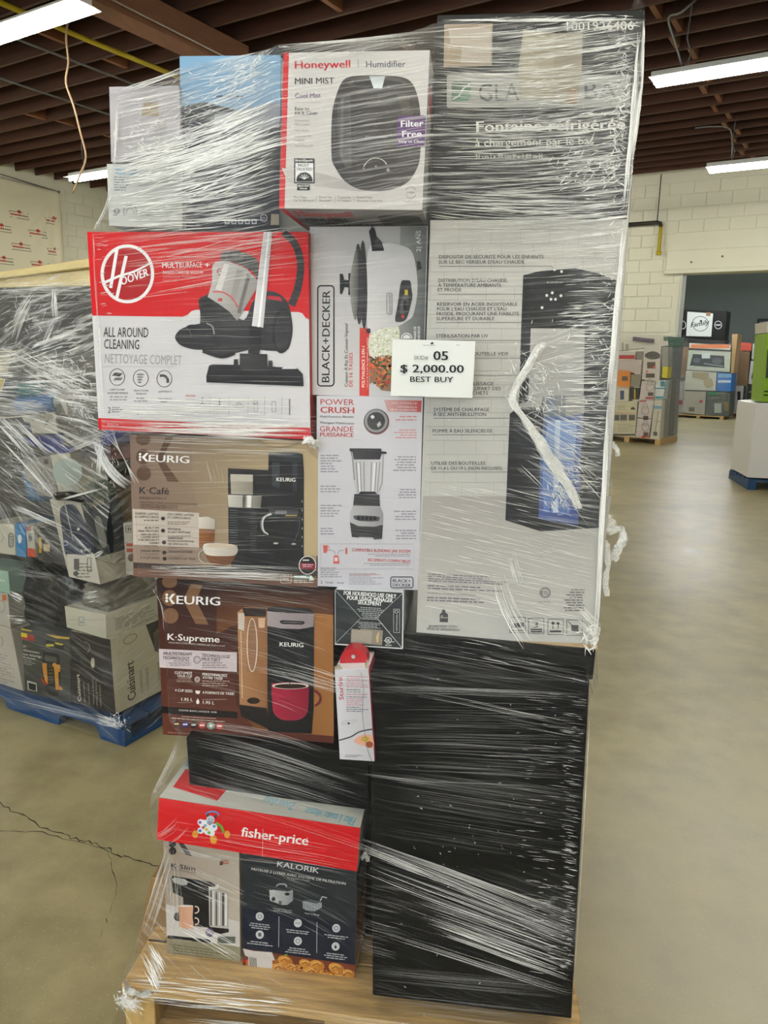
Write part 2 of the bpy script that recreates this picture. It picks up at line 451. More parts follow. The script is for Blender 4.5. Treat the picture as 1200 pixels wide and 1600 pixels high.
link('girder', bm_mesh(bm, 'girder'), ceiling, [mat('glulam', '#7d5138', 0.7, noise=0.5, scale=2.5, stretch=(6, 1, 10), dark=0.7)])
bm = box_bm((-6.36, 6.25, 0.0), (-6.18, 6.43, ZH - 0.002), 0.004, xf=FRAME)
o = setting('trim_post', bm_mesh(bm, 'post'), [mat('post_timber', '#2c201b', 0.8)])

# services under the ceiling
def service(name, pts, r, m, label, cat, n=8):
    o = link(name, bm_mesh(tube_bm([B(*p) for p in pts], r, n), name, True), None, [m]); tag(o, label, cat); return o
YEL = mat('yellow_pipe', '#b9a51c', 0.45); CON = mat('galvanised', '#7f8283', 0.4, 0.6)
service('gas_pipe', [(-7.35, 2.0, 4.98), (-7.4, 5.0, 4.98), (-7.3, 9.5, 4.98), (-7.3, 14.9, 4.98)], 0.03, YEL, 'yellow pipe running under the roof joists beside the timber girder', 'pipe')
service('conduit', [(-8.3, 2.2, 5.06), (-8.3, 14.9, 5.06)], 0.014, CON, 'grey conduit under the joists nearest the yellow pipe', 'conduit')
service('conduit', [(-9.72, 2.5, 5.06), (-9.72, 14.9, 5.06)], 0.014, CON, 'thin grey conduit under the joists at far left', 'conduit')
service('conduit', [(-6.08, 2.2, 4.9), (-6.08, 6.2, 4.83)], 0.01, mat('pale_wire', '#9a8f80', 0.5), 'thin pale wire along the side of the timber girder', 'wire')
rt = empty('wall_pipe', B(-3.2, 14.9, 4.2)); tag(rt, 'yellow and black gas pipe elbow on the white block wall', 'pipe')
bm = tube_bm([B(-9, 14.9, 4.21), B(-3.9, 14.9, 4.21)], 0.034, 8); link('yellow_section', bm_mesh(bm, 'p', True), rt, [YEL], )
bm = tube_bm([B(-3.9, 14.9, 4.21), B(-3.3, 14.9, 4.21), B(-3.24, 14.9, 4.19), B(-3.22, 14.9, 4.13)], 0.038, 8); link('black_elbow', bm_mesh(bm, 'p', True), rt, [mat('black_pipe', '#2a2722', 0.5)])
bm = tube_bm([B(-3.22, 14.9, 4.14), B(-3.22, 14.9, 3.62)], 0.034, 8); link('drop_pipe', bm_mesh(bm, 'p', True), rt, [YEL])
bm = tube_bm([B(-3.22, 14.9, 3.66), B(-3.22, 14.9, 3.60)], 0.05, 10); link('pipe_cap', bm_mesh(bm, 'p', True), rt, [YEL])
bm = tube_bm([B(-3.3, 14.9, 5.09), B(-3.3, 14.9, 4.22)], 0.009, 6); link('hanger_rod', bm_mesh(bm, 'p'), rt, [mat('black_pipe', '#2a2722', 0.5)])

# hanging cord, left
pts = [(-4.35, 7, 5.15), (-4.36, 7, 4.94), (-4.40, 7, 4.73), (-4.39, 7.0, 4.5), (-4.43, 7, 4.3), (-4.36, 7, 4.08), (-4.30, 7, 3.82), (-4.25, 7, 3.56), (-4.33, 7, 3.38), (-4.42, 7, 3.2)]
pts = [Vector(p) for p in smooth(pts, 4, False)]
tag(link('hanging_cord', bm_mesh(tube_bm(pts, 0.011, 6), 'c', True), None, [mat('tan_cord', '#a58a6c', 0.6)]), 'tan cord hanging down from the roof joists at upper left', 'cord')

# fluorescent fixtures
TUBE = emis('tube_glow', (1.0, 0.96, 0.82), TUBE_STRENGTH)
TUBE2 = emis('tube_glow_back', (0.93, 0.97, 1.0), TUBE_STRENGTH * 1.6)
def fixture(u0, v0, z, L, label=None, glow=TUBE, group=None):
    e = empty('strip_light', B(u0 + L / 2, v0, z)); tag(e, label or 'white fluorescent strip light hung below the joists behind the camera', 'ceiling light', group)
    bm = box_bm((u0, v0 - 0.06, z), (u0 + L, v0 + 0.06, z + 0.07), 0.006, xf=FRAME); link('housing', bm_mesh(bm, 'h'), e, [WHITEM])
    bm = bmesh.new()
    prof = [(-0.16, -0.01), (-0.06, 0.0), (0.06, 0.0), (0.16, -0.01), (0.155, -0.015), (0.06, -0.006), (-0.06, -0.006), (-0.155, -0.015)]
    r0 = [bm.verts.new(B(u0, v0 + a, z + b)) for a, b in prof]; r1 = [bm.verts.new(B(u0 + L, v0 + a, z + b)) for a, b in prof]
    for i in range(8): bm.faces.new((r0[i], r0[(i + 1) % 8], r1[(i + 1) % 8], r1[i]))
    bm.faces.new(r0[::-1]); bm.faces.new(r1); bmesh.ops.recalc_face_normals(bm, faces=bm.faces)
    link('reflector', bm_mesh(bm, 'r'), e, [WHITEM])
    for s in (-0.055, 0.055):
        bm = tube_bm([B(u0 + 0.04, v0 + s, z - 0.045), B(u0 + L - 0.04, v0 + s, z - 0.045)], 0.022, 8)
        link('tube', bm_mesh(bm, 't', True), e, [glow])
    for uu in (u0 + 0.35, u0 + L - 0.35):
        bm = tube_bm([B(uu, v0, z + 0.07), B(uu + 0.03, v0, z + 0.2), B(uu - 0.02, v0, z + 0.35), B(uu, v0, ZH + 0.1)], 0.008, 5)
        link('hanging_chain', bm_mesh(bm, 'c'), e, [CON])
    return e
fixture(-8.05, 3.62, 4.5, 2.44, 'bright strip light nearest the camera at top left corner')
fixture(-11.75, 7.95, 4.5, 2.44, 'small strip light low over the left wall, half behind the stack')
fixture(-1.78, 7.86, 4.5, 2.44, 'larger of the two strip lights at the right, nearer the camera')
fixture(-1.95, 12.15, 4.5, 2.44, 'smaller strip light at the right, close to the block wall')
for (u0, v0, where) in [(-0.9, -1.5, 'right over the camera'), (1.9, -1.7, 'over the camera, to its right'), (-7.4, -1.9, 'over the camera, far to its left'), (-5.2, -4.6, 'behind the camera, to its left'),
                        (0.6, -4.3, 'straight behind the camera'), (5.0, 3.6, 'well to the right of the stack'), (-6.6, 7.9, 'hidden behind the top of the stack'), (1.3, 0.7, 'added to light the floor just right of the stack'),  # the fixture just right of the stack is added to brighten the near floor
                        (-13.9, 5.0, 'added to light the left wall, before the banner'), (-13.9, 2.2, 'added to light the left wall, nearest the dock doors'), (-6.6, 12.1, 'far back behind the stack'), (-12.6, 11.8, 'in the far left corner'), (-12.2, 3.4, 'left of the top left light')]:  # the two along the left wall are added to brighten it and the banner
    fixture(u0, v0, 4.5, 2.44, 'white strip light outside the picture, ' + where, group='strip lights outside the picture')
for (u0, v0) in [(-4.6, 18.5), (0.5, 18.5), (-4.6, 21.3), (0.5, 21.3)]:
    fixture(u0, v0, 4.2, 2.44, 'strip light of the grey back room, %s, %s' % ('nearer the doorway' if v0 < 20 else 'deeper in the room', 'left' if u0 < 0 else 'right'), TUBE2, 'strip lights of the back room')
# armoured cables looping off the joists
service('light_cable', smooth([(-1.35, 7.75, 5.18), (-1.5, 7.7, 5.05), (-1.62, 7.7, 5.02), (-1.55, 7.8, 4.8), (-1.48, 7.86, 4.6)], 4, False), 0.012, CON, 'grey armoured cable looping down to the larger right strip light', 'cable')
service('light_cable', smooth([(-2.15, 12.0, 5.07), (-1.9, 12.0, 5.06), (-1.65, 12.1, 5.0), (-1.6, 12.15, 4.6)], 4, False), 0.012, CON, 'grey cable dropping to the smaller right strip light', 'cable')
service('junction_cable', smooth([(-4.2, 11.0, 5.1), (-3.8, 11.2, 5.0), (-3.45, 11.3, 4.93), (-4.0, 11.5, 4.88)], 4, False), 0.014, CON, 'grey cable meeting at a junction box under the joists beside the tall stack', 'cable')
bm = box_bm((-3.55, 11.2, 4.9), (-3.35, 11.35, 4.98), 0.01, xf=FRAME); tag(link('junction_box', bm_mesh(bm, 'jb'), None, [CON]), 'small grey junction box under the joists right of the stack', 'junction box')

# ---------------------------------------------------------------- banner on the left wall
CLOTH = mat('banner_cloth', '#e2ddc6', 0.7, bump=0.1, scale=4)
ban = empty('banner', B(-14.6, 8, 4)); tag(ban, 'white banner with rows of small red maple leaf logos hung on left wall', 'banner')
def banner_off(s, t):       # depth of the cloth off the wall: folds radiate from the corner grommet
    d = math.hypot(s - 9.83, (t - 4.86)); a = math.atan2(4.86 - t, 9.83 - s)
    return 0.03 + 0.022 * math.sin(a * 26) * math.exp(-d * 0.9) * min(1, d * 4) + 0.012 * math.sin(s * 3.1 + t) + (0.05 * math.exp(-((s - 9.72) / 0.05) ** 2))
vs = []; fs = []; ns, nt_ = 70, 44
for j in range(nt_ + 1):
    for i in range(ns + 1):
        s = 6.2 + (9.84 - 6.2) * i / ns; top = 4.86 + 0.10 * math.sin(math.pi * (9.84 - s) / 3.64) * 0.6 - 0.0
        t = 2.0 + (top - 2.0) * j / nt_
        vs.append(B(-14.7 + banner_off(s, t), s, t))
for j in range(nt_):
    for i in range(ns):
        a = j * (ns + 1) + i; fs.append((a, a + 1, a + ns + 2, a + ns + 1))
me = mesh('cloth', vs, fs, True); me.flip_normals(); cloth = link('cloth', me, ban, [CLOTH])
md = cloth.modifiers.new('t', 'SOLIDIFY'); md.thickness = 0.004
INK = {}
def logo_mesh(at, col):
    V = []; Fq = []
    for lst in at:
        o = len(V); V += [B(-14.7 + banner_off(s, t) + 0.006, s, t) for s, t in lst]; Fq.append(tuple(range(o, o + len(lst))))
    return mesh('logo', V, Fq), mat('ink' + col, col, 0.7)
red, grey = [], []
def maple(cx, cy, r):
    prof = [(0, 1), (.18, .62), (.42, .72), (.34, .3), (.62, .5), (.7, .32), (1, .3), (.85, .05), (.95, -.1), (.45, -.42), (.5, -.6), (.06, -.5), (.06, -.95)]
    p = prof + [(-x, y) for x, y in prof[::-1]]; return [(cx + x * r, cy + y * r) for x, y in p]
row = 0; t = 4.17
while t > 2.3:
    s = 9.83 - 0.40 - (0.40 if row % 2 else 0)
    while s > 6.4:
        w, h = 0.42, 0.13
        if s + w > 9.66: w = 9.66 - s
        red.append(maple(s + 0.21, t + h, 0.05))
        for k in range(6):
            if s + 0.02 + k * 0.042 + 0.034 < s + w: red.append([(s + 0.02 + k * 0.042, t + 0.05), (s + 0.055 + k * 0.042, t + 0.05), (s + 0.055 + k * 0.042, t + 0.082), (s + 0.02 + k * 0.042, t + 0.082)])
        for k in range(4):
            x = s + 0.28 + k * 0.034
            if x + 0.03 < s + w: grey.append([(x, t + 0.05), (x + 0.026, t + 0.05), (x + 0.026, t + 0.078), (x, t + 0.078)])
        for a in ((s, t, s + w, t + 0.012), (s, t + h - 0.012, s + w * 0.42, t + h), (s + w * 0.6, t + h - 0.012, s + w, t + h), (s, t + h * .65, s + 0.01, t + h)):
            grey.append([(a[0], a[1]), (a[2], a[1]), (a[2], a[3]), (a[0], a[3])])
        if w > 0.4: grey.append([(s + w - 0.01, t), (s + w, t), (s + w, t + 0.04), (s + w - 0.01, t + 0.04)])
        s -= 0.80
    t -= 0.315; row += 1
for lst, c in ((red, '#b5372b'), (grey, '#6f6c5f')):
    me, m_ = logo_mesh(lst, c); o = link('printed_logos', me, ban, [m_]); o['label'] = 'red leaves and red words' if c == '#b5372b' else 'grey brackets and words'
    o['kind'] = 'stuff'
bm = tube_bm([B(-14.7, 9.80, 4.86), B(-14.63, 9.80, 4.86)], 0.02, 8); link('grommet', bm_mesh(bm, 'g'), ban, [CON])
link('banner_rope', bm_mesh(tube_bm([B(-14.64, 9.8, 4.86), B(-14.66, 8.9, 4.93), B(-14.66, 8.0, 5.0), B(-14.66, 6.5, 4.98)], 0.007, 5), 'r'), ban, [mat('black_pipe', '#2a2722', 0.5)])

# ================================================================ MEASURED DATA
DATA = {   # carton front corners TL TR BR BL in metres, depth vector, artwork sheet corners
 'cooler': (((-0.087,0.01,2.075),(0.255,0.01,2.074),(0.261,0.01,0.964),(-0.091,0.01,0.956)), (0,0.36,0), ((683,24),(1006,17),(933,1007),(650,996))),
 'black_top': (((-0.174,0,0.97),(0.257,0,0.957),(0.256,0,0.895),(-0.172,0,0.887)), (0,0.5,0), ((585,985),(931,1015),(926,1062),(585,1046))),
 'black_big': (((-0.173,-0.068,0.91),(0.238,-0.068,0.921),(0.254,-0.068,0.186),(-0.155,-0.068,0.189)), (0,0.6,0), ((578,1050),(921,1064),(893,1592),(582,1556))),
 'honey': (((-0.333,-0.08,1.99),(-0.092,-0.08,1.989),(-0.097,-0.08,1.745),(-0.342,-0.08,1.748)), (0,0.22,0), ((443,83),(672,79),(660,328),(436,326))),
 'blue': (((-0.552,0.03,2.028),(-0.365,0.03,2.026),(-0.37,0.03,1.734),(-0.555,0.03,1.732)), (0,0.3,0), ((281,88),(439,86),(436,356),(286,357))),
 'white_up': (((-0.683,0.02,1.976),(-0.551,0.02,1.976),(-0.55,0.02,1.847),(-0.686,0.02,1.848)), (0,0.3,0), ((171,136),(280,134),(284,253),(174,253))),
 'white_lo': (((-0.69,0.01,1.842),(-0.545,0.01,1.841),(-0.549,0.01,1.729),(-0.691,0.01,1.734)), (0,0.3,0), ((167,256),(285,256),(285,357),(171,352))),
 'hoover': (((-0.73,0,1.721),(-0.309,0,1.722),(-0.304,0,1.345),(-0.727,-0,1.351)), (0,0.36,0), ((136.6,362.5),(481.6,363),(484.6,686.5),(155,671.5))),
 'rice': (((-0.31,0.02,1.734),(-0.093,0.02,1.736),(-0.092,0.02,1.428),(-0.311,0.02,1.429)), (0,0.3,0), ((484,355),(668.5,353.5),(661,622.5),(483,616.7))),
 'blender': (((-0.294,0.01,1.428),(-0.092,0.01,1.43),(-0.09,0.01,1.055),(-0.293,0.01,1.052)), (0,0.22,0), ((495,618.5),(661,621),(653,922),(495,916))),
 'cafe': (((-0.669,0.01,1.342),(-0.291,0.01,1.341),(-0.291,0.01,1.049),(-0.674,0.01,1.052)), (0,0.36,0), ((203,679),(497,690),(496,918),(209,900))),
 'supreme': (((-0.634,0.03,1.043),(-0.263,0.03,1.04),(-0.259,0.03,0.697),(-0.633,0.03,0.694)), (0,0.34,0), ((245,904.5),(521,921),(522,1166),(254.5,1147.5))),
 'small_black': (((-0.252,-0.01,1.053),(-0.117,-0.01,1.054),(-0.116,-0.01,0.938),(-0.251,-0.01,0.939)), (0,0.26,0), ((523.4,921),(631,926),(629,1014),(523.4,1007))),
 'starfrit': (((-0.239,-0.082,0.917),(-0.174,-0.082,0.923),(-0.159,-0.082,0.733),(-0.227,-0.082,0.732)), (0,0.09,0), ((522.5,1046),(576,1045),(585,1189),(531,1186))),
 'black_long': (((-0.57,0,0.708),(-0.18,0,0.702),(-0.179,0,0.574),(-0.566,0,0.594)), (0,0.4,0), ((291,1152),(577,1178),(576,1266),(296,1229))),
 'fp': (((-0.608,-0.06,0.601),(-0.188,-0.06,0.572),(-0.193,-0.06,0.473),(-0.617,-0.06,0.504)), (0,0.42,0), ((248.5,1246),(563,1293.5),(558,1361),(245,1311))),
 'slim': (((-0.651,0.05,0.425),(-0.475,0.05,0.412),(-0.477,0.05,0.11),(-0.652,0.05,0.116)), (0,0.34,0), ((254.7,1312),(374,1331),(376,1513),(262,1497))),
 'kalorik': (((-0.467,0.04,0.416),(-0.208,0.04,0.402),(-0.208,0.04,0.094),(-0.468,0.04,0.109)), (0,0.3,0), ((377,1333),(557.5,1359),(554.4,1547.6),(379.6,1519.5))),
 'back_black': (((-0.279,0.16,1.019),(-0.188,0.16,1.014),(-0.18,0.16,0.58),(-0.275,0.16,0.58)), (0,0.3,0), ((526,908),(590,915),(590,1200),(526,1195))),
 'back_low': (((-0.223,0.2,0.411),(-0.159,0.2,0.409),(-0.149,0.2,-0.033),(-0.217,0.2,-0.032)), (0,0.3,0), ((563,1285),(605,1290),(605,1540),(563,1535))),
 'kraft': (((-0.721,0.13,0.261),(-0.618,0.13,0.271),(-0.625,0.13,0.035),(-0.769,0.13,0.045)), (0,0.2,0), ((236,1372),(300,1372),(300,1505),(212,1490))),
 'label': (((-0.146,-0.045,1.534),(0.001,-0.045,1.533),(-0,-0.045,1.434),(-0.147,-0.045,1.434)), (0,0.001,0), ((613,530),(743,533.5),(738,621.7),(610,618))),
 'L_cuis': (((-1.553,1.31,0.411),(-1.35,1.235,0.415),(-1.341,1.231,0.106),(-1.567,1.315,0.104)), (0.147,0.393,0), ((110,985),(172,999),(181,1116),(113,1096))),
 'L_comp': (((-1.575,1.319,0.509),(-1.366,1.24,0.51),(-1.368,1.241,0.414),(-1.57,1.317,0.421)), (0.158,0.421,0), ((101,947),(165,961),(166.5,998),(104.6,980))),
 'L_surv': (((-1.827,1.413,0.368),(-1.559,1.312,0.381),(-1.574,1.318,0.097),(-1.83,1.414,0.077)), (0.105,0.281,0), ((33,981),(109,996),(111,1098),(40,1083))),
 'L_wl': (((-2.126,1.525,0.366),(-1.888,1.436,0.354),(-1.841,1.418,0.074),(-2.101,1.515,0.075)), (0.088,0.234,0), ((-45,962),(17,982),(37,1083),(-30,1062))),
 'L_wl2': (((-2.109,1.518,0.505),(-1.891,1.437,0.505),(-1.888,1.435,0.357),(-2.114,1.52,0.371)), (0.088,0.234,0), ((-45,915),(12,928),(17,981),(-42,961))),
 'L_mint': (((-2.098,1.514,0.598),(-1.877,1.431,0.604),(-1.876,1.431,0.507),(-2.097,1.514,0.51)), (0.052,0.141,0), ((-45,883),(13,893),(16,928),(-42,914))),
 'L_bag': (((-1.933,1.527,0.617),(-1.537,1.379,0.61),(-1.557,1.387,0.342),(-1.942,1.53,0.308)), (0.105,0.281,0), ((14,878),(125,903),(125,1000),(20,985))),
 'L_cushion': (((-1.518,1.319,0.607),(-1.376,1.265,0.61),(-1.376,1.266,0.504),(-1.506,1.314,0.514)), (0.105,0.281,0), ((120,911),(164,919),(166,960),(126,947))),
 'L_oral': (((-1.593,1.293,0.945),(-1.443,1.237,0.971),(-1.363,1.207,0.643),(-1.519,1.266,0.648)), (0.063,0.169,0), ((78,780),(124,776),(157,913),(108,901))),
 'L_owhite': (((-1.997,1.498,0.793),(-1.841,1.439,0.802),(-1.847,1.442,0.671),(-2.012,1.503,0.664)), (0.052,0.141,0), ((-20,816),(22,820),(24,868),(-20,862))),
 'L_oblue': (((-1.836,1.438,0.81),(-1.779,1.416,0.812),(-1.785,1.419,0.672),(-1.843,1.44,0.669)), (0.052,0.141,0), ((23,817),(39,819),(41,871),(25,869))),
 'L_ored': (((-1.775,1.415,0.81),(-1.733,1.399,0.81),(-1.731,1.398,0.68),(-1.777,1.416,0.678)), (0.052,0.141,0), ((40,820),(52,822),(56,871),(43,869))),
 'L_tool': (((-1.721,1.405,0.798),(-1.585,1.354,0.785),(-1.568,1.348,0.664),(-1.726,1.407,0.664)), (0.035,0.094,0), ((58,826),(98,838),(106,885),(60,876))),
 'L_dark1': (((-2.212,1.738,1.028),(-1.661,1.532,1.033),(-1.656,1.53,0.568),(-2.274,1.762,0.516)), (0.105,0.281,0), ((-45,715),(100,730),(112,900),(-45,885))),
 'L_tape': (((-1.833,1.49,1.02),(-1.768,1.466,1.017),(-1.73,1.451,0.897),(-1.801,1.478,0.897)), (0.035,0.094,0), ((30,735),(48,738),(62,785),(42,782))),
 'L_gbox': (((-1.764,1.389,1.079),(-1.605,1.33,1.107),(-1.57,1.317,0.941),(-1.683,1.359,0.947)), (0.052,0.141,0), ((31,718),(77,712),(92,780),(58,773))),
 'L_gbox2': (((-1.594,1.315,1.112),(-1.495,1.278,1.13),(-1.456,1.264,0.98),(-1.556,1.301,0.942)), (0.052,0.141,0), ((78,711),(108,707),(124,770),(94,781))),
 'L_navy': (((-1.766,1.39,1.16),(-1.274,1.206,1.254),(-1.284,1.21,1.175),(-1.579,1.32,1.109)), (0.07,0.187,0), ((28,686),(180,660),(178,694),(85,712))),
 'L_booklet': (((-1.711,1.337,1.251),(-1.541,1.274,1.281),(-1.532,1.271,1.199),(-1.68,1.326,1.192)), (0.042,0.112,0), ((34,652),(85,643),(90,678),(45,677))),
 'L_teal': (((-1.789,1.399,1.373),(-1.66,1.35,1.382),(-1.651,1.347,1.334),(-1.791,1.399,1.323)), (0.052,0.141,0), ((15,600),(53,598),(57,618),(16,620))),
 'L_bluecyl': (((-1.784,1.397,1.324),(-1.575,1.319,1.34),(-1.58,1.32,1.284),(-1.766,1.39,1.265)), (0.052,0.141,0), ((18,620),(80,617),(80,640),(25,644))),
 'L_ynavy': (((-1.853,1.391,1.398),(-1.768,1.359,1.391),(-1.786,1.366,1.31),(-1.854,1.391,1.327)), (0.035,0.094,0), ((-12,589),(13,593),(10,626),(-10,618))),
 'L_tray': (((-1.978,1.491,1.738),(-1.343,1.253,1.731),(-1.357,1.258,1.535),(-2.007,1.502,1.499)), (0.175,0.468,0), ((-45,450),(150,447),(150,535),(-45,547))),
 'L_grey2': (((-2.058,1.574,1.483),(-1.391,1.325,1.518),(-1.407,1.331,1.289),(-2.091,1.586,1.214)), (0.14,0.375,0), ((-45,553),(150,543),(150,640),(-45,655))),
 'L_beige': (((-1.981,1.481,1.487),(-1.775,1.404,1.49),(-1.813,1.418,1.396),(-1.992,1.485,1.391)), (0.07,0.187,0), ((-40,552),(18,552),(10,590),(-40,590))),
 'L_fill2': (((-2.142,1.659,1.201),(-1.441,1.397,1.271),(-1.453,1.401,1.096),(-2.163,1.667,1.025)), (0.14,0.375,0), ((-45,657),(150,645),(150,715),(-45,720))),
 'L_fill3': (((-1.713,1.637,1.126),(-1.353,1.502,1.152),(-1.375,1.511,0.575),(-1.669,1.621,0.528)), (0.105,0.281,0), ((100,690),(205,690),(208,905),(125,905))),
 'L_pink': (((-1.456,1.456,1.148),(-1.321,1.405,1.163),(-1.319,1.404,1.098),(-1.448,1.453,1.077)), (0.07,0.187,0), ((158,692),(200,690),(202,716),(162,720))),
 'L_brown': (((-1.479,1.443,1.013),(-1.292,1.373,1.031),(-1.302,1.377,0.736),(-1.449,1.432,0.715)), (0.028,0.075,0), ((150,745),(208,745),(210,860),(165,860))),
 'L_bdside': (((-1.304,1.292,0.865),(-1.242,1.269,0.877),(-1.247,1.271,0.664),(-1.3,1.29,0.661)), (0.028,0.075,0), ((192,817),(212,815),(214,900),(197,898))),
 'L_plank1': (((-1.944,1.446,1.78),(-1.34,1.22,1.822),(-1.343,1.221,1.792),(-1.947,1.447,1.756)), (0.035,0.094,0), ((-45,431),(142,403),(142,417),(-45,441))),
 'L_plank2': (((-1.966,1.476,1.757),(-1.356,1.248,1.789),(-1.36,1.249,1.73),(-1.969,1.476,1.737)), (0.035,0.094,0), ((-45,442),(142,420),(142,447),(-45,450))),
 'A_cream': (((2.65,14.177,0.715),(3.143,13.868,0.793),(3.15,13.864,0.119),(2.655,14.174,0.15)), (0.117,0.187,0), ((950,631),(996,627),(992,682),(947,676))),
 'A_pan1': (((3.173,13.85,0.82),(3.412,13.701,0.833),(3.396,13.71,0.495),(3.166,13.854,0.49)), (0.117,0.187,0), ((999,625),(1022,625),(1018,653),(996,652))),
 'A_pan2': (((3.167,13.853,0.466),(3.398,13.709,0.471),(3.374,13.725,0.103),(3.161,13.857,0.12)), (0.117,0.187,0), ((996,654),(1018,655),(1013,685),(993,682))),
 'A_mop': (((3.422,13.694,0.834),(3.544,13.618,0.841),(3.551,13.614,0.096),(3.405,13.705,0.106)), (0.117,0.187,0), ((1023,625),(1035,625),(1030,687),(1016,685))),
 'A_pan3': (((3.188,13.84,1.183),(3.397,13.71,1.167),(3.411,13.701,0.845),(3.172,13.85,0.832)), (0.117,0.187,0), ((1003,595),(1023,597),(1022,624),(999,624))),
 'A_bwp': (((3.414,13.699,1.203),(3.566,13.604,1.209),(3.554,13.612,0.853),(3.421,13.695,0.846)), (0.117,0.187,0), ((1025,594),(1040,594),(1036,624),(1023,624))),
 'A_ricew': (((3.182,13.844,1.825),(3.448,13.678,1.827),(3.466,13.667,1.194),(3.187,13.841,1.206)), (0.117,0.187,0), ((1007,541),(1033,541),(1030,595),(1003,593))),
 'A_yel': (((3.497,13.647,1.454),(3.587,13.591,1.456),(3.584,13.593,1.245),(3.502,13.644,1.254)), (0.117,0.187,0), ((1035,573),(1044,573),(1042,591),(1034,590))),
 'A_orange': (((2.769,14.102,1.374),(2.985,13.967,1.356),(2.998,13.96,1.041),(2.78,14.095,1.056)), (0.117,0.187,0), ((965,578),(985,580),(984,606),(964,604))),
 'A_orange2': (((2.771,14.101,1.031),(2.988,13.966,1.029),(2.995,13.961,0.785),(2.758,14.109,0.746)), (0.117,0.187,0), ((963,606),(983,607),(982,627),(960,629))),
 'A_olive': (((3,13.958,1.296),(3.17,13.852,1.29),(3.155,13.861,1.061),(3.006,13.954,1.066)), (0.117,0.187,0), ((986,585),(1002,586),(999,605),(985,604))),
 'A_blky': (((3.008,13.953,1.042),(3.156,13.86,1.049),(3.162,13.857,0.831),(3.013,13.95,0.823)), (0.117,0.187,0), ((985,606),(999,606),(998,624),(984,624))),
 'A_wred': (((2.743,14.118,1.737),(3.045,13.93,1.705),(3.044,13.931,1.574),(2.764,14.105,1.592)), (0.117,0.187,0), ((965,548),(993,551),(992,562),(966,560))),
 'A_wpink': (((2.759,14.132,1.568),(3.164,13.879,1.564),(3.163,13.88,1.301),(2.773,14.123,1.373)), (0.117,0.187,0), ((965,562),(1003,563),(1001,585),(965,578))),
 'A_greym': (((3.058,13.945,1.729),(3.183,13.867,1.731),(3.195,13.86,1.577),(3.069,13.938,1.574)), (0.117,0.187,0), ((994,549),(1006,549),(1006,562),(994,562))),
 'A_purple': (((2.981,13.97,2.002),(3.316,13.76,1.955),(3.311,13.763,1.885),(2.976,13.973,1.931)), (0.117,0.187,0), ((989,526),(1021,530),(1020,536),(988,532))),
 'A_topw': (((2.729,14.186,2.076),(3.555,13.67,2.026),(3.569,13.661,1.841),(2.753,14.171,1.738)), (0.117,0.187,0), ((965,520),(1044,524),(1044,540),(965,548))),
 'A_greyr': (((3.453,13.698,1.816),(3.574,13.623,1.817),(3.592,13.611,1.456),(3.492,13.674,1.454)), (0.117,0.187,0), ((1033,542),(1045,542),(1044,573),(1034,573))),
 'A_s1': (((3.608,13.705,1.784),(4.028,14.376,1.85),(4.024,14.371,1.226),(3.636,13.749,1.207)), (-0.085,0.053,-0), ((1046,545),(1068,541),(1063,592),(1043,594))),
 'A_s0': (((3.558,13.624,2.002),(4.021,14.366,2.019),(4.028,14.376,1.85),(3.608,13.705,1.784)), (-0.085,0.053,-0), ((1045,526),(1069,527),(1068,541),(1046,545))),
 'A_s2': (((3.636,13.749,1.207),(3.768,13.96,1.217),(3.818,14.04,0.086),(3.663,13.793,0.093)), (-0.085,0.053,-0), ((1043,594),(1050,593),(1044,685),(1036,686))),
 'A_s3': (((3.777,13.976,1.217),(3.903,14.178,1.227),(3.957,14.263,0.081),(3.838,14.072,0.084)), (-0.085,0.053,-0), ((1050.5,593),(1057,592),(1051,684),(1045,685))),
 'A_s4': (((3.913,14.194,1.227),(4.024,14.371,1.226),(4.098,14.488,0.089),(3.977,14.296,0.079)), (-0.085,0.053,-0), ((1057.5,592),(1063,592),(1058,682),(1052,684))),
 'B_top': (((6.055,21.751,2.105),(7.048,21.277,2.044),(7.044,21.279,1.922),(6.067,21.745,1.963)), (0.344,0.722,0), ((1077,536),(1142,540),(1141,547),(1077,544))),
 'B_player': (((6.056,21.75,1.909),(7.064,21.27,1.871),(7.083,21.26,1.33),(6.056,21.75,1.354)), (0.344,0.722,0), ((1076,547),(1142,550),(1140,581),(1073,578))),
 'B_beige': (((6.042,21.757,1.335),(6.785,21.402,1.303),(6.801,21.395,0.788),(6.04,21.758,0.792)), (0.344,0.722,0), ((1072,579),(1120,582),(1118,611),(1069,609))),
 'B_blue': (((6.8,21.395,1.304),(7.147,21.23,1.279),(7.162,21.223,0.786),(6.816,21.388,0.789)), (0.344,0.722,0), ((1121,582),(1144,584),(1142,612),(1119,611))),
 'B_grey': (((6.043,21.757,0.756),(6.573,21.503,0.761),(6.599,21.491,0.112),(6.047,21.755,0.133)), (0.344,0.722,0), ((1069,611),(1103,612),(1101,648),(1066,645))),
 'B_dark': (((6.589,21.496,0.761),(7.151,21.228,0.751),(7.181,21.214,0.094),(6.614,21.484,0.113)), (0.344,0.722,0), ((1104,612),(1141,614),(1139,651),(1102,648))),
 'B_kraft': (((7.049,21.276,2.355),(7.181,21.213,2.355),(7.175,21.216,1.297),(7.116,21.245,1.296)), (0.344,0.722,0), ((1144,522),(1153,522),(1146,583),(1142,583))),
 'B_brownl': (((5.994,22.666,2.013),(6.254,22.542,2.015),(6.296,22.522,1.126),(6.068,22.631,1.118)), (0.301,0.632,0), ((1060,542),(1076,542),(1074,590),(1060,590))),
 'B_whitel': (((6.076,22.627,1.025),(6.272,22.534,1.032),(6.323,22.509,0.034),(6.124,22.604,0.041)), (0.301,0.632,0), ((1060,595),(1072,595),(1070,648),(1058,647))),
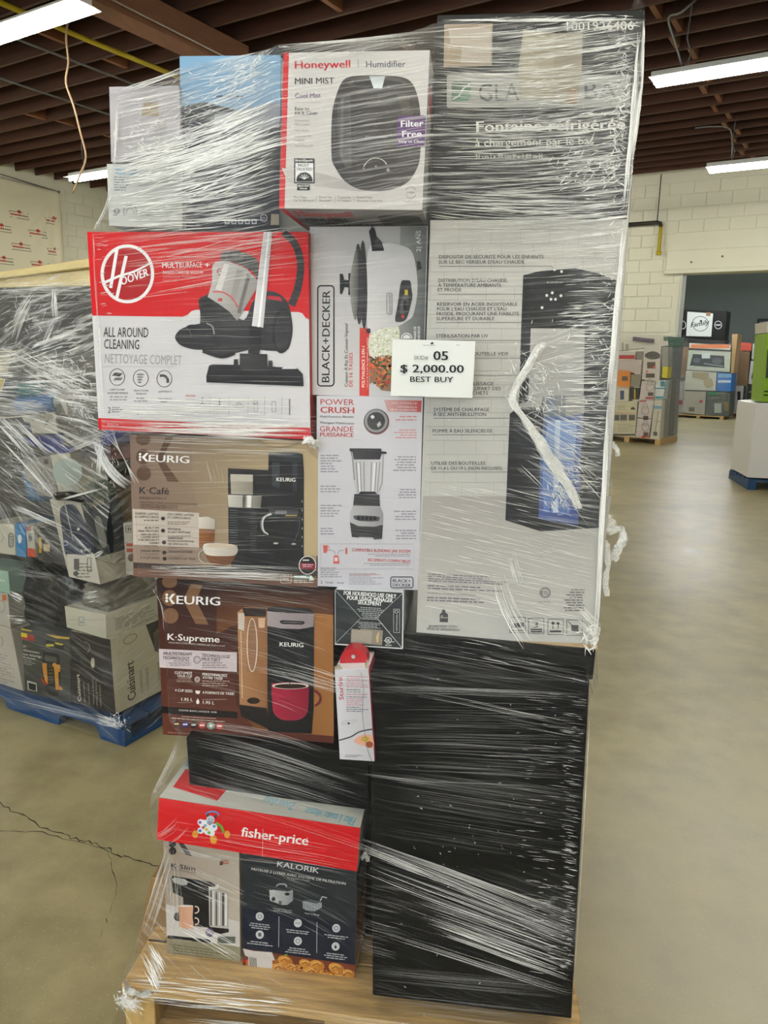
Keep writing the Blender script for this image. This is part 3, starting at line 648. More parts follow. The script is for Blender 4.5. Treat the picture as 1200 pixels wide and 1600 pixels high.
 'B_family': (((5.987,22.891,3.092),(7.167,22.328,3.037),(7.178,22.323,2.228),(6.02,22.875,2.296)), (0.301,0.632,0), ((1062,484),(1136,486),(1132,531),(1060,527))),
 'B_famstand': (((6.024,22.874,2.259),(7.211,22.307,2.21),(7.194,22.315,2.047),(6.025,22.873,2.035)), (0.301,0.632,0), ((1060,529),(1134,532),(1132,541),(1059,541))),
 'C_red': (((7.708,22.625,2.172),(8.003,22.485,2.156),(8.008,22.482,1.938),(7.73,22.615,1.934)), (0.258,0.542,0), ((1156,535),(1175,536),(1174,548),(1156,548))),
 'C_brown': (((7.716,22.622,1.915),(7.979,22.496,1.919),(8.009,22.482,0.944),(7.744,22.608,0.934)), (0.258,0.542,0), ((1155,549),(1172,549),(1168,602),(1151,602))),
 'C_white': (((8.02,22.477,2.138),(8.371,22.309,2.123),(8.369,22.31,1.671),(8.031,22.472,1.7)), (0.258,0.542,0), ((1176,537),(1199,538),(1196,563),(1174,561))),
 'C_helmet': (((8.021,22.476,1.645),(8.388,22.301,1.635),(8.39,22.3,0.977),(8.021,22.476,0.982)), (0.258,0.542,0), ((1173,564),(1197,565),(1193,601),(1169,600))),
 'C_black': (((8.009,22.482,0.944),(8.392,22.299,0.959),(8.411,22.29,0.127),(8.008,22.483,0.121)), (0.258,0.542,0), ((1168,602),(1193,602),(1189,647),(1163,646))),
 'C_bottle': (((7.73,22.615,0.914),(7.918,22.526,0.922),(7.929,22.52,0.117),(7.755,22.603,0.125)), (0.258,0.542,0), ((1150,603),(1162,603),(1158,646),(1147,645))),
 'N_white': (((3.412,8.392,1.052),(3.828,8.355,1.096),(3.879,8.351,0.151),(3.413,8.392,0.151)), (0.078,0.897,0), ((1181,631),(1240,627),(1232,749),(1168,746))),
 'N_green': (((3.446,8.419,1.885),(3.814,8.386,1.92),(3.867,8.382,1.096),(3.484,8.415,1.076)), (0.044,0.498,0), ((1197,521),(1250,517),(1244,627),(1190,628))),
 'N_top': (((3.431,8.42,2.018),(3.799,8.388,2.052),(3.813,8.387,1.927),(3.445,8.419,1.892)), (0.044,0.498,0), ((1197,503),(1250,499),(1250,516),(1197,520))),
}
WRAP_L = [(-0.782,-0.072),(-0.724,0.073),(-0.727,0.114),(-0.703,0.208),(-0.663,0.349),(-0.625,0.447),(-0.635,0.481),(-0.630,0.590),(-0.599,0.673),(-0.584,0.722),(-0.614,0.727),(-0.618,0.891),(-0.617,0.987),(-0.635,1.033),(-0.662,1.062),(-0.661,1.233),(-0.668,1.277),(-0.688,1.320),(-0.718,1.351),(-0.717,1.489),(-0.719,1.710),(-0.718,1.719),(-0.694,1.752),(-0.682,1.785),(-0.677,1.834),(-0.665,1.964)]
WRAP_R = [(0.255,0.073),(0.254,0.149),(0.249,0.470),(0.240,0.894),(0.256,0.914),(0.256,0.973),(0.262,1.001),(0.259,1.282),(0.259,1.464),(0.253,1.742),(0.254,1.833),(0.259,1.917),(0.260,1.970),(0.259,2.017),(0.256,2.057)]
WRAP_T = [(-0.684,1.960),(-0.663,1.965),(-0.589,1.987),(-0.529,2.006),(-0.439,2.012),(-0.349,2.009),(-0.216,2.026),(-0.130,2.037),(-0.085,2.060),(-0.004,2.065),(0.089,2.067),(0.191,2.063),(0.258,2.058)]
FILM_HAZE = [(-0.599,1.881,0.083,0.107,1.8), (-0.514,1.785,0.143,0.054,2.4), (-0.430,1.859,0.083,0.071,3), (-0.395,1.941,0.071,0.071,0.9), (-0.216,2.023,0.143,0.021,1), (0.088,1.904,0.238,0.190,1.7), (0.214,1.903,0.054,0.190,1.6), (0.075,1.763,0.190,0.021,0.8), (-0.526,1.364,0.202,0.019,1.3), (-0.215,1.898,0.107,0.143,0.25), (-0.482,1.653,0.167,0.071,0.25), (0.217,1.508,0.054,0.274,0.8), (0.114,1.461,0.083,0.071,0.7), (0.171,1.278,0.060,0.083,0.6), (0.087,1.129,0.179,0.071,0.25), (0.049,0.910,0.214,0.030,0.12), (0.098,0.424,0.190,0.071,0.35), (0.202,0.406,0.071,0.071,0.5), (-0.616,0.664,0.030,0.060,0.5), (-0.668,0.277,0.048,0.071,0.6), (-0.489,0.152,0.179,0.026,0.5), (0.028,0.217,0.190,0.024,0.06), (-0.494,0.602,0.119,0.036,0.3), (-0.470,1.068,0.167,0.017,0.5), (-0.205,1.239,0.083,0.143,0.1), (0.029,0.815,0.190,0.071,-0.08), (0.040,0.565,0.190,0.071,-0.12), (-0.015,1.570,0.071,0.119,-0.1)]
BANDS = [((-0.6666,1.8927,-0.3492,1.9506,0.0833,200),{'w':0.00085,'a':0.45,'frac':(0.05,0.35),'ang':0.05}),((-0.6701,1.8265,-0.3495,1.8892,0.031,210),{'w':0.00128,'a':0.95,'frac':(0.1,0.5),'ang':0.06}),((-0.6723,1.7852,-0.3498,1.8477,0.0476,190),{'w':0.00119,'a':0.9,'frac':(0.08,0.4),'ang':0.08}),((-0.6743,1.7468,-0.3503,1.7631,0.031,130),{'w':0.00102,'a':0.65,'frac':(0.08,0.4),'ang':0.04}),((-0.5314,1.9739,-0.3489,1.9929,0.0357,60),{'w':0.00102,'a':0.55,'frac':(0.1,0.5),'ang':0.06}),((-0.349,1.9808,-0.087,2.023,0.019,70),{'w':0.00076,'a':0.35,'frac':(0.2,0.8)}),((-0.344,1.8581,-0.0918,1.9066,0.131,70),{'w':0.00068,'a':0.22,'frac':(0.15,0.6),'ang':0.03}),((-0.094,1.9762,0.2516,2.0155,0.0476,180),{'w':0.00079,'a':0.625,'frac':(0.08,0.4),'ang':0.03}),((-0.0915,1.8965,0.2525,1.9314,0.0655,218),{'w':0.00079,'a':0.6875,'frac':(0.08,0.4),'ang':0.03}),((-0.09,1.8149,0.2491,1.8481,0.0536,180),{'w':0.00079,'a':0.625,'frac':(0.08,0.4),'ang':0.04}),((-0.0881,1.7576,0.2475,1.7646,0.0214,95),{'w':0.00079,'a':0.75,'frac':(0.08,0.5),'ang':0.02}),((0.0417,1.9835,0.2514,2.0174,0.0714,104),{'w':0.00086,'a':0.875,'frac':(0.05,0.25),'ang':0.08}),((0.0682,1.8847,0.2541,1.912,0.0833,104),{'w':0.00086,'a':0.875,'frac':(0.05,0.25),'ang':0.08}),((-0.0862,1.7312,0.2424,1.7369,0.0167,30),{'w':0.00085,'a':0.5,'frac':(0.1,0.4)}),((-0.0531,1.6781,0.24,1.7007,0.0595,50),{'w':0.00068,'a':0.35,'frac':(0.1,0.4)}),((-0.7,1.6799,-0.3018,1.7114,0.0262,70),{'w':0.00088,'a':0.3825,'frac':(0.1,0.6),'ang':0.04}),((-0.6904,1.6289,-0.3017,1.693,0.0357,45),{'w':0.00072,'a':0.4675,'frac':(0.1,0.6),'ang':0.03}),((-0.7147,1.6401,-0.6773,1.6427,0.0714,22),{'w':0.00096,'a':0.68,'frac':(0.2,0.7)}),((-0.6474,1.4902,-0.3015,1.4972,0.0833,45),{'w':0.00064,'a':0.255,'frac':(0.1,0.5)}),((-0.7032,1.3928,-0.3014,1.3945,0.0238,60),{'w':0.00119,'a':0.7,'frac':(0.1,0.5),'ang':0.02}),((-0.6664,1.3572,-0.2989,1.3613,0.0131,90),{'w':0.00144,'a':0.68,'frac':(0.1,0.6),'ang':0.02}),((-0.7133,1.441,-0.649,1.4545,0.0714,10),{'w':0.0008,'a':0.34,'frac':(0.2,0.6)}),((-0.2993,1.6215,-0.0876,1.6346,0.1071,40),{'w':0.00059,'a':0.2,'frac':(0.1,0.5)}),((-0.2852,1.2601,-0.0911,1.2557,0.1667,50),{'w':0.00059,'a':0.2,'frac':(0.1,0.4)}),((-0.6512,1.3269,-0.2855,1.327,0.0167,45),{'w':0.0008,'a':0.32,'frac':(0.1,0.5)}),((-0.652,1.1949,-0.2851,1.217,0.0952,60),{'w':0.00064,'a':0.224,'frac':(0.1,0.4)}),((-0.6549,1.074,-0.2834,1.0781,0.0143,60),{'w':0.00104,'a':0.48,'frac':(0.1,0.5),'ang':0.02}),((-0.5026,1.3135,-0.4893,1.2397,0.0167,10),{'w':0.0008,'a':0.32,'frac':(0.3,0.8)}),((-0.6048,1.0343,-0.2515,1.0216,0.0286,50),{'w':0.00064,'a':0.176,'frac':(0.1,0.5)}),((-0.6043,0.906,-0.2504,0.8755,0.0833,50),{'w':0.00064,'a':0.2,'frac':(0.1,0.5)}),((-0.4342,0.8832,-0.1498,0.896,0.019,30),{'w':0.00072,'a':0.32,'frac':(0.2,0.8)}),((-0.6066,0.7376,-0.248,0.7379,0.0119,20),{'w':0.0008,'a':0.175,'frac':(0.2,0.8)}),((-0.7079,1.3535,-0.6523,1.2457,0.0167,26),{'w':0.00088,'a':0.4,'frac':(0.6,1),'fan':0.3,'curve':-0.012}),((0.147,1.6475,0.2461,1.6505,0.0833,70),{'w':0.00102,'a':0.55,'frac':(0.15,0.6)}),((0.1451,1.5062,0.2495,1.5106,0.0952,110),{'w':0.00119,'a':0.7,'frac':(0.12,0.6)}),((0.1601,1.3594,0.2503,1.3566,0.0952,100),{'w':0.0011,'a':0.6,'frac':(0.12,0.6),'ang':0.06}),((0.1061,1.5054,0.2462,1.552,0.0357,40),{'w':0.00085,'a':0.5,'frac':(0.2,0.8),'fan':1.6}),((0.083,1.4146,0.2469,1.3277,0.0357,40),{'w':0.00085,'a':0.5,'frac':(0.2,0.8),'fan':1.6}),((-0.0565,1.4567,0.1081,1.4719,0.0714,20),{'w':0.00059,'a':0.2,'frac':(0.2,0.6)}),((0.1096,1.3462,0.2644,1.2464,0.0476,60),{'w':0.00094,'a':0.6,'frac':(0.1,0.5),'ang':0.2}),((-0.0841,1.2195,0.2546,1.1499,0.0833,120),{'w':0.00076,'a':0.55,'frac':(0.06,0.3),'ang':0.02}),((-0.0864,1.095,0.2571,1.0388,0.0595,90),{'w':0.00068,'a':0.45,'frac':(0.06,0.3),'ang':0.02}),((0.0642,1.103,0.131,0.9725,0.0167,22),{'w':0.00102,'a':0.6,'frac':(0.4,0.9),'curve':-0.01}),((0.086,1.1414,0.1074,1.0741,0.0095,8),{'w':0.0017,'a':0.6,'frac':(0.5,1)}),((0.2104,1.036,0.2609,0.9885,0.0167,26),{'w':0.00119,'a':0.6,'frac':(0.3,0.8)}),((-0.0271,0.9701,0.2474,0.9299,0.019,18),{'w':0.00084,'a':0.315,'frac':(0.06,0.3),'ang':0.02}),((-0.1635,0.9483,0.2488,0.9105,0.031,28),{'w':0.00063,'a':0.105,'frac':(0.2,0.6)}),((-0.1687,0.8866,0.2344,0.8939,0.0071,18),{'w':0.00077,'a':0.189,'frac':(0.3,1)}),((-0.099,0.8835,0.2422,0.8339,0.006,9),{'w':0.00084,'a':0.357,'frac':(0.2,0.8)}),((-0.0479,0.8563,0.2434,0.818,0.0095,9),{'w':0.0007,'a':0.252,'frac':(0.1,0.5)}),((-0.1482,0.815,0.2412,0.8311,0.0476,62),{'w':0.0007,'a':0.084,'frac':(0.15,0.7)}),((-0.1466,0.7392,0.2449,0.7441,0.0476,70),{'w':0.0007,'a':0.0924,'frac':(0.15,0.7)}),((-0.1586,0.6891,0.2462,0.6549,0.0357,56),{'w':0.0007,'a':0.084,'frac':(0.2,0.9)}),((-0.1979,0.6999,-0.0167,0.6873,0.0095,11),{'w':0.0014,'a':0.126,'frac':(0.4,1)}),((-0.164,0.6317,0.2476,0.599,0.0595,62),{'w':0.00063,'a':0.063,'frac':(0.2,0.8)}),((0.1001,0.8724,0.235,0.8664,0.0262,7),{'w':0.00077,'a':0.315,'frac':(0.05,0.35)}),((0.1877,0.8734,0.2372,0.8692,0.0238,7),{'w':0.00077,'a':0.378,'frac':(0.2,0.7)}),((0.1019,0.8379,0.2357,0.832,0.0262,7),{'w':0.00077,'a':0.315,'frac':(0.05,0.35)}),((0.1898,0.8392,0.2379,0.8349,0.0238,7),{'w':0.00077,'a':0.378,'frac':(0.2,0.7)}),((0.1037,0.8031,0.2364,0.7974,0.0262,7),{'w':0.00077,'a':0.315,'frac':(0.05,0.35)}),((0.192,0.8046,0.2386,0.8002,0.0238,7),{'w':0.00077,'a':0.378,'frac':(0.2,0.7)}),((0.1056,0.768,0.2371,0.7624,0.0262,7),{'w':0.00077,'a':0.315,'frac':(0.05,0.35)}),((0.1943,0.7698,0.2393,0.7653,0.0238,7),{'w':0.00077,'a':0.378,'frac':(0.2,0.7)}),((0.1074,0.7326,0.2378,0.7272,0.0262,7),{'w':0.00077,'a':0.315,'frac':(0.05,0.35)}),((0.1965,0.7346,0.2401,0.7301,0.0238,7),{'w':0.00077,'a':0.378,'frac':(0.2,0.7)}),((0.1093,0.6968,0.2385,0.6916,0.0262,7),{'w':0.00077,'a':0.315,'frac':(0.05,0.35)}),((0.1988,0.6991,0.2408,0.6945,0.0238,7),{'w':0.00077,'a':0.378,'frac':(0.2,0.7)}),((0.1112,0.6608,0.2393,0.6556,0.0262,7),{'w':0.00077,'a':0.315,'frac':(0.05,0.35)}),((0.2011,0.6633,0.2415,0.6586,0.0238,7),{'w':0.00077,'a':0.378,'frac':(0.2,0.7)}),((0.1131,0.6244,0.24,0.6194,0.0262,7),{'w':0.00077,'a':0.315,'frac':(0.05,0.35)}),((0.2034,0.6272,0.2423,0.6224,0.0238,7),{'w':0.00077,'a':0.378,'frac':(0.2,0.7)}),((0.115,0.5877,0.2408,0.5828,0.0262,9),{'w':0.00082,'a':0.465,'frac':(0.05,0.35)}),((0.2057,0.5907,0.243,0.5858,0.0238,9),{'w':0.00082,'a':0.558,'frac':(0.2,0.7)}),((0.117,0.5506,0.2415,0.5458,0.0262,9),{'w':0.00082,'a':0.465,'frac':(0.05,0.35)}),((0.208,0.5539,0.2438,0.5489,0.0238,9),{'w':0.00082,'a':0.558,'frac':(0.2,0.7)}),((0.119,0.5132,0.2423,0.5085,0.0262,9),{'w':0.00082,'a':0.465,'frac':(0.05,0.35)}),((0.2104,0.5168,0.2446,0.5116,0.0238,9),{'w':0.00082,'a':0.558,'frac':(0.2,0.7)}),((0.1209,0.4755,0.243,0.4709,0.0262,9),{'w':0.00082,'a':0.465,'frac':(0.05,0.35)}),((0.2128,0.4793,0.2454,0.474,0.0238,9),{'w':0.00082,'a':0.558,'frac':(0.2,0.7)}),((0.1229,0.4374,0.2438,0.4329,0.0262,9),{'w':0.00082,'a':0.465,'frac':(0.05,0.35)}),((0.2152,0.4415,0.2461,0.4361,0.0238,9),{'w':0.00082,'a':0.558,'frac':(0.2,0.7)}),((0.125,0.3989,0.2446,0.3945,0.0262,9),{'w':0.00082,'a':0.465,'frac':(0.05,0.35)}),((0.2176,0.4033,0.2469,0.3977,0.0238,9),{'w':0.00082,'a':0.558,'frac':(0.2,0.7)}),((0.127,0.3601,0.2454,0.3558,0.0262,9),{'w':0.00082,'a':0.465,'frac':(0.05,0.35)}),((0.2201,0.3648,0.2477,0.359,0.0238,9),{'w':0.00082,'a':0.558,'frac':(0.2,0.7)}),((0.129,0.321,0.2462,0.3166,0.0262,9),{'w':0.00082,'a':0.465,'frac':(0.05,0.35)}),((0.2226,0.326,0.2485,0.32,0.0238,9),{'w':0.00082,'a':0.558,'frac':(0.2,0.7)}),((0.0435,0.7616,0.2437,0.7616,0.0095,11),{'w':0.00098,'a':0.294,'frac':(0.05,0.25)}),((-0.1879,0.5542,0.2534,0.4044,0.0095,30),{'w':0.0009,'a':0.434,'frac':(0.4,1),'fan':3.2}),((-0.1877,0.5425,-0.0224,0.4855,0.0071,10),{'w':0.00105,'a':0.527,'frac':(0.4,1)}),((-0.1791,0.5065,0.2559,0.3675,0.0214,32),{'w':0.00082,'a':0.465,'frac':(0.2,0.7),'fan':1.3}),((-0.1137,0.4388,0.2559,0.3299,0.0262,39),{'w':0.00097,'a':0.496,'frac':(0.2,0.7)}),((-0.0723,0.3906,0.2584,0.2923,0.0167,30),{'w':0.00127,'a':0.527,'frac':(0.2,0.7)}),((-0.1386,0.3527,0.2584,0.254,0.0119,12),{'w':0.00075,'a':0.279,'frac':(0.4,1)}),((-0.0033,0.3222,0.2501,0.2607,0.0071,5),{'w':0.00098,'a':0.252,'frac':(0.3,0.8)}),((-0.1834,0.2543,0.2476,0.2604,0.019,35),{'w':0.00098,'a':0.063,'frac':(0.3,1)}),((-0.1824,0.191,0.2521,0.1912,0.0238,32),{'w':0.00098,'a':0.0546,'frac':(0.3,1)}),((-0.1909,0.3927,-0.0852,0.374,0.0952,36),{'w':0.00068,'a':0.155,'frac':(0.3,0.9)}),((-0.5568,0.7057,-0.1712,0.6668,0.0238,60),{'w':0.0008,'a':0.175,'frac':(0.15,0.7)}),((-0.5473,0.6558,-0.1768,0.609,0.0214,40),{'w':0.00072,'a':0.175,'frac':(0.2,0.8)}),((-0.548,0.6339,0.2509,0.441,0.0119,5),{'w':0.00075,'a':0.186,'frac':(0.5,1)}),((-0.6271,0.5301,-0.191,0.4979,0.0357,40),{'w':0.00068,'a':0.22,'frac':(0.1,0.5)}),((-0.6225,0.5003,-0.55,0.5643,0.0167,12),{'w':0.00085,'a':0.4,'frac':(0.3,0.9),'curve':-0.008}),((-0.6134,0.44,-0.4486,0.4186,0.0167,26),{'w':0.00068,'a':0.3,'frac':(0.2,0.8)}),((-0.6166,0.3541,-0.4491,0.3019,0.0357,36),{'w':0.00076,'a':0.4,'frac':(0.15,0.6)}),((-0.6151,0.2348,-0.4481,0.1902,0.0167,26),{'w':0.00102,'a':0.55,'frac':(0.15,0.7)}),((-0.445,0.3805,-0.1986,0.3613,0.0833,50),{'w':0.00068,'a':0.18,'frac':(0.1,0.5)}),((-0.5785,0.714,-0.6277,0.5869,0.0095,22),{'w':0.0008,'a':0.25,'frac':(0.5,1),'fan':1.2}),((-0.616,0.4474,-0.6992,0.1955,0.0095,24),{'w':0.00094,'a':0.5,'frac':(0.4,1),'fan':2}),((-0.6261,0.4078,-0.6225,0.1933,0.0167,16),{'w':0.00085,'a':0.45,'frac':(0.3,0.9)}),((-0.6546,1.0515,-0.6114,0.9329,0.0119,14),{'w':0.00072,'a':0.32,'frac':(0.4,1)}),((-0.7039,0.1255,-0.317,0.1384,0.019,60),{'w':0.0011,'a':0.6,'frac':(0.08,0.4)}),((-0.6867,0.1773,-0.6187,0.1362,0.0167,30),{'w':0.0017,'a':0.8,'frac':(0.2,0.8)}),((-0.317,0.1254,0.2602,0.1499,0.0119,42),{'w':0.00077,'a':0.168,'frac':(0.1,0.5)}),((-0.5647,0.0683,-0.2458,0.0823,0.0167,40),{'w':0.00102,'a':0.4,'frac':(0.2,0.8)}),((-0.7198,0.1069,-0.6649,0.0938,0.0119,26),{'w':0.0017,'a':0.7,'frac':(0.3,0.9),'ang':0.4}),((0.2486,2.0503,0.2471,1.7441,0.0036,32),{'w':0.00158,'a':0.9375,'frac':(0.1,0.6),'wob':0.0012}),((0.2492,1.7441,0.2438,1.4416,0.0036,40),{'w':0.00255,'a':0.9,'frac':(0.3,0.9)}),((0.2438,1.4416,0.255,0.9881,0.0036,40),{'w':0.00255,'a':0.85,'frac':(0.2,0.9)}),((0.2504,0.9041,0.2612,0.1532,0.0012,18),{'w':0.0009,'a':0.434,'frac':(0.1,0.6)}),((0.2543,2.0548,0.2619,1.9167,0.0024,19),{'w':0.0013,'a':0.75,'frac':(0.2,0.8)}),((0.2595,1.9698,0.2512,1.8231,0.0036,22),{'w':0.00144,'a':0.75,'frac':(0.3,0.9)}),((-0.085,2.0595,0.254,2.0576,0.0024,24),{'w':0.0013,'a':0.75,'frac':(0.1,0.5)}),((-0.6606,1.9627,-0.5293,2.0044,0.0048,22),{'w':0.00136,'a':0.6,'frac':(0.2,0.7)}),((-0.6631,1.9597,-0.6721,1.834,0.0024,18),{'w':0.00119,'a':0.6,'frac':(0.2,0.7)}),((-0.714,1.7168,-0.7116,1.3558,0.0012,12),{'w':0.00096,'a':0.425,'frac':(0.1,0.5)}),((-0.6814,1.7962,-0.7139,1.719,0.0095,20),{'w':0.00094,'a':0.45,'frac':(0.4,1),'fan':0.6})]
CRINKLES = [((-0.5998,1.8708,0.0714,0.0476,260),{'w':0.0012,'a':0.6,'L':0.01,'jit':0.9}),((-0.5098,1.9222,0.1071,0.0476,120),{'w':0.001,'a':0.6,'L':0.012,'slope':0.2,'jit':0.4}),((-0.417,1.9618,0.0714,0.0476,120),{'w':0.001,'a':0.7,'L':0.012,'slope':0.2,'jit':0.3}),((0.1888,1.8185,0.0833,0.0357,150),{'w':0.0013,'a':0.8,'L':0.013,'slope':0.5,'jit':0.4}),((0.2238,1.9318,0.0167,0.131,200),{'w':0.0012,'a':0.7,'L':0.012,'slope':-0.3,'jit':0.8}),((-0.4053,1.9869,0.0595,0.0167,60),{'w':0.0013,'a':0.7,'L':0.012,'jit':0.8}),((0.1031,1.4606,0.0536,0.0714,160),{'w':0.0013,'a':0.8,'L':0.016,'slope':-1,'jit':0.8}),((0.171,1.278,0.0357,0.0595,90),{'w':0.0013,'a':0.8,'L':0.016,'slope':-1.5,'jit':0.6}),((0.2283,1.5734,0.019,0.2381,140),{'w':0.0012,'a':0.7,'L':0.011,'jit':0.5}),((-0.6975,0.1013,0.0286,0.019,120),{'w':0.0016,'a':0.75,'L':0.012,'jit':1}),((-0.2742,0.09,0.0714,0.0119,60),{'w':0.0012,'a':0.6,'L':0.01,'jit':0.6}),((0.2433,0.9873,0.019,0.019,60),{'w':0.0016,'a':0.7,'L':0.014,'jit':1}),((0.0395,0.5646,0.1905,0.2976,60),{'w':0.001,'a':0.6,'L':0.004,'jit':1})]
TWISTS = [('film_rope',[(0.1179,-0.02,1.528),(0.0935,-0.02,1.4827),(0.0708,-0.025,1.4346),(0.0983,-0.025,1.3917),(0.1393,-0.025,1.3349),(0.1774,-0.02,1.2862),(0.2043,-0.015,1.2386)],0.0065,20,3,'white twisted rope of film down the cooler carton'),('film_tail',[(0.2564,0.02,1.2182),(0.2727,0.02,1.1904),(0.291,0.03,1.1916),(0.2977,0.03,1.1668),(0.285,0.03,1.1461),(0.28,0.03,1.1332)],0.007,26,5,'white loose tail of film'),('film_tail',[(0.2613,0.02,1.1687),(0.2706,0.02,1.1252),(0.2682,0.02,1.0933),(0.273,0.02,1.0616)],0.004,12,6,'thin loose tail of film'),('film_tail',[(0.2589,0.02,1.3551),(0.2704,0.02,1.3412),(0.2734,0.02,1.333)],0.003,10,7,'short loose tail of film'),('film_knot',[(-0.3084,-0.02,1.348),(-0.294,-0.03,1.3447),(-0.2863,-0.02,1.3355)],0.006,14,8,None),('film_knot',[(-0.7113,-0.04,0.1255),(-0.6838,-0.07,0.1353),(-0.6655,-0.06,0.1218),(-0.6448,-0.06,0.1277)],0.009,26,9,None),('film_tail',[(-0.1868,-0.03,0.4835),(-0.1776,-0.04,0.5004),(-0.176,-0.03,0.4772)],0.003,8,10,None)]
LBANDS = [((-0.5044,1.7135,0.0169,1.7096,0.0263,65),{'w':0.00186,'a':0.375,'frac':(0.1,0.5)}),((-0.4758,1.6561,-0.0009,1.6721,0.0579,78),{'w':0.00124,'a':0.225,'frac':(0.2,0.7)}),((-0.2581,1.7196,-0.4211,1.5183,0.0211,33),{'w':0.00155,'a':0.525,'frac':(0.3,0.9),'curve':-0.02,'fan':1.4}),((-0.1805,1.718,-0.1839,1.6092,0.0132,26),{'w':0.00248,'a':0.6375,'frac':(0.3,0.9)}),((-0.1839,1.6092,-0.2653,1.5088,0.0105,15),{'w':0.00186,'a':0.525,'frac':(0.4,1)}),((-0.4973,1.4706,-0.3531,1.5076,0.0368,39),{'w':0.00186,'a':0.45,'frac':(0.2,0.8)}),((-0.2159,1.5429,0.0063,1.5659,0.0368,52),{'w':0.00186,'a':0.375,'frac':(0.2,0.8)}),((-0.44,1.5065,-0.1324,1.388,0.0421,78),{'w':0.00186,'a':0.5625,'frac':(0.1,0.5),'fan':1.2}),((-0.3079,1.4512,-0.0235,1.3695,0.0316,78),{'w':0.00217,'a':0.6375,'frac':(0.1,0.5)}),((-0.2977,1.3826,-0.1359,1.3473,0.0263,39),{'w':0.00248,'a':0.6,'frac':(0.2,0.7)}),((-0.4932,1.5059,-0.4067,1.4908,0.0105,13),{'w':0.00186,'a':0.45,'frac':(0.3,0.9)}),((-0.5535,1.3017,-0.2057,1.2941,0.0263,39),{'w':0.00155,'a':0.4125,'frac':(0.2,0.7)}),((-0.523,1.2498,-0.3238,1.1174,0.0263,39),{'w':0.00248,'a':0.6375,'frac':(0.2,0.8),'fan':1.5}),((-0.4497,1.2584,-0.2543,1.1274,0.0105,15),{'w':0.00248,'a':0.6,'frac':(0.3,1)}),((-0.5315,1.1759,-0.2292,0.957,0.0032,18),{'w':0.00248,'a':0.675,'frac':(0.5,1)}),((-0.2292,0.957,0.0141,1.0282,0.0032,13),{'w':0.00186,'a':0.6375,'frac':(0.5,1)}),((-0.4091,1.1402,-0.2174,0.9751,0.0316,23),{'w':0.00124,'a':0.3,'frac':(0.2,0.8)}),((-0.1849,1.156,0.0744,1.2368,0.0211,39),{'w':0.00186,'a':0.3375,'frac':(0.2,0.7)}),((-0.0202,1.204,0.1377,1.0444,0.0211,52),{'w':0.00186,'a':0.525,'frac':(0.4,1),'curve':-0.03}),((0.0101,1.1924,-0.0138,1.0765,0.0105,20),{'w':0.00248,'a':0.6,'frac':(0.5,1)}),((-0.4949,0.9146,-0.178,0.846,0.0132,33),{'w':0.00186,'a':0.525,'frac':(0.2,0.7)}),((-0.5663,0.8763,-0.0488,0.8137,0.0789,44),{'w':0.00099,'a':0.225,'frac':(0.1,0.4)}),((-0.547,1.0432,-0.3317,1.037,0.0789,65),{'w':0.00124,'a':0.2625,'frac':(0.2,0.7)}),((-0.0688,0.7627,-0.0023,0.791,0.0079,13),{'w':0.00186,'a':0.675,'frac':(0.3,0.9)}),((-0.178,0.846,-0.0586,0.7689,0.0053,10),{'w':0.00124,'a':0.375,'frac':(0.5,1)}),((-0.5465,0.5514,-0.4547,0.5318,0.0158,18),{'w':0.00248,'a':0.6375,'frac':(0.2,0.8)}),((-0.5784,0.4382,-0.4259,0.4518,0.0158,13),{'w':0.00186,'a':0.6,'frac':(0.2,0.8)}),((-0.5168,0.6487,-0.1938,0.6582,0.0158,18),{'w':0.00093,'a':0.225,'frac':(0.3,0.9)}),((-0.1315,0.5927,-0.0303,0.6217,0.0211,26),{'w':0.00186,'a':0.525,'frac':(0.2,0.7)}),((-0.6581,0.0865,0.0179,0.1235,0.0158,31),{'w':0.00112,'a':0.1875,'frac':(0.2,0.8)}),((-0.0997,0.1211,0.0536,0.1193,0.0211,39),{'w':0.00186,'a':0.45,'frac':(0.2,0.8)}),((-0.6229,0.3891,-0.2524,0.3784,0.1579,20),{'w':0.00074,'a':0.15,'frac':(0.2,0.6)})]
LCRINK = [((-0.1287,1.4329,0.1316,0.0658,120),{'w':0.00165,'a':0.8,'L':0.021,'slope':-0.4,'jit':0.7}),((-0.0758,1.3003,0.0789,0.0789,90),{'w':0.00138,'a':0.6,'L':0.014,'jit':1.2}),((-0.2754,1.6095,0.1579,0.0789,80),{'w':0.0011,'a':0.5,'L':0.021,'slope':0.3,'jit':0.8}),((0.0341,1.092,0.0658,0.0658,60),{'w':0.00138,'a':0.7,'L':0.014,'slope':3,'jit':0.7}),((-0.2828,1.005,0.0526,0.0316,30),{'w':0.0011,'a':0.7,'L':0.0084,'jit':1}),((-0.427,1.1389,0.1053,0.1053,50),{'w':0.00165,'a':0.6,'L':0.021,'slope':-1.1,'jit':0.4}),((0.0187,0.1368,0.0421,0.0263,60),{'w':0.0022,'a':0.8,'L':0.014,'slope':0.4,'jit':0.8})]

# ================================================================ CARTONS
def carton_mat(col, rough=0.45):
    return mat('card_' + col.lstrip('#') + ('_g' if rough < 0.4 else ''), col, rough, bump=0.12, scale=14)

def carton(key, name, label, cat='box', col='#888888', group=None, rough=0.45, bevel=0.002, part='carton', dscale=1.0, mtl=None):
    c, d, src = DATA[key]
    c = [Vector(x) for x in c]; d = Vector(d) * dscale; b = [x + d for x in c]
    base = (c[2] + c[3] + b[2] + b[3]) / 4
    e = empty(name, base); tag(e, label, cat, group)
    body = link(part, bm_mesh(hexa(c + b, bevel), part), e, [mtl or carton_mat(col, rough)])
    return e, Face(e, c, b, src)

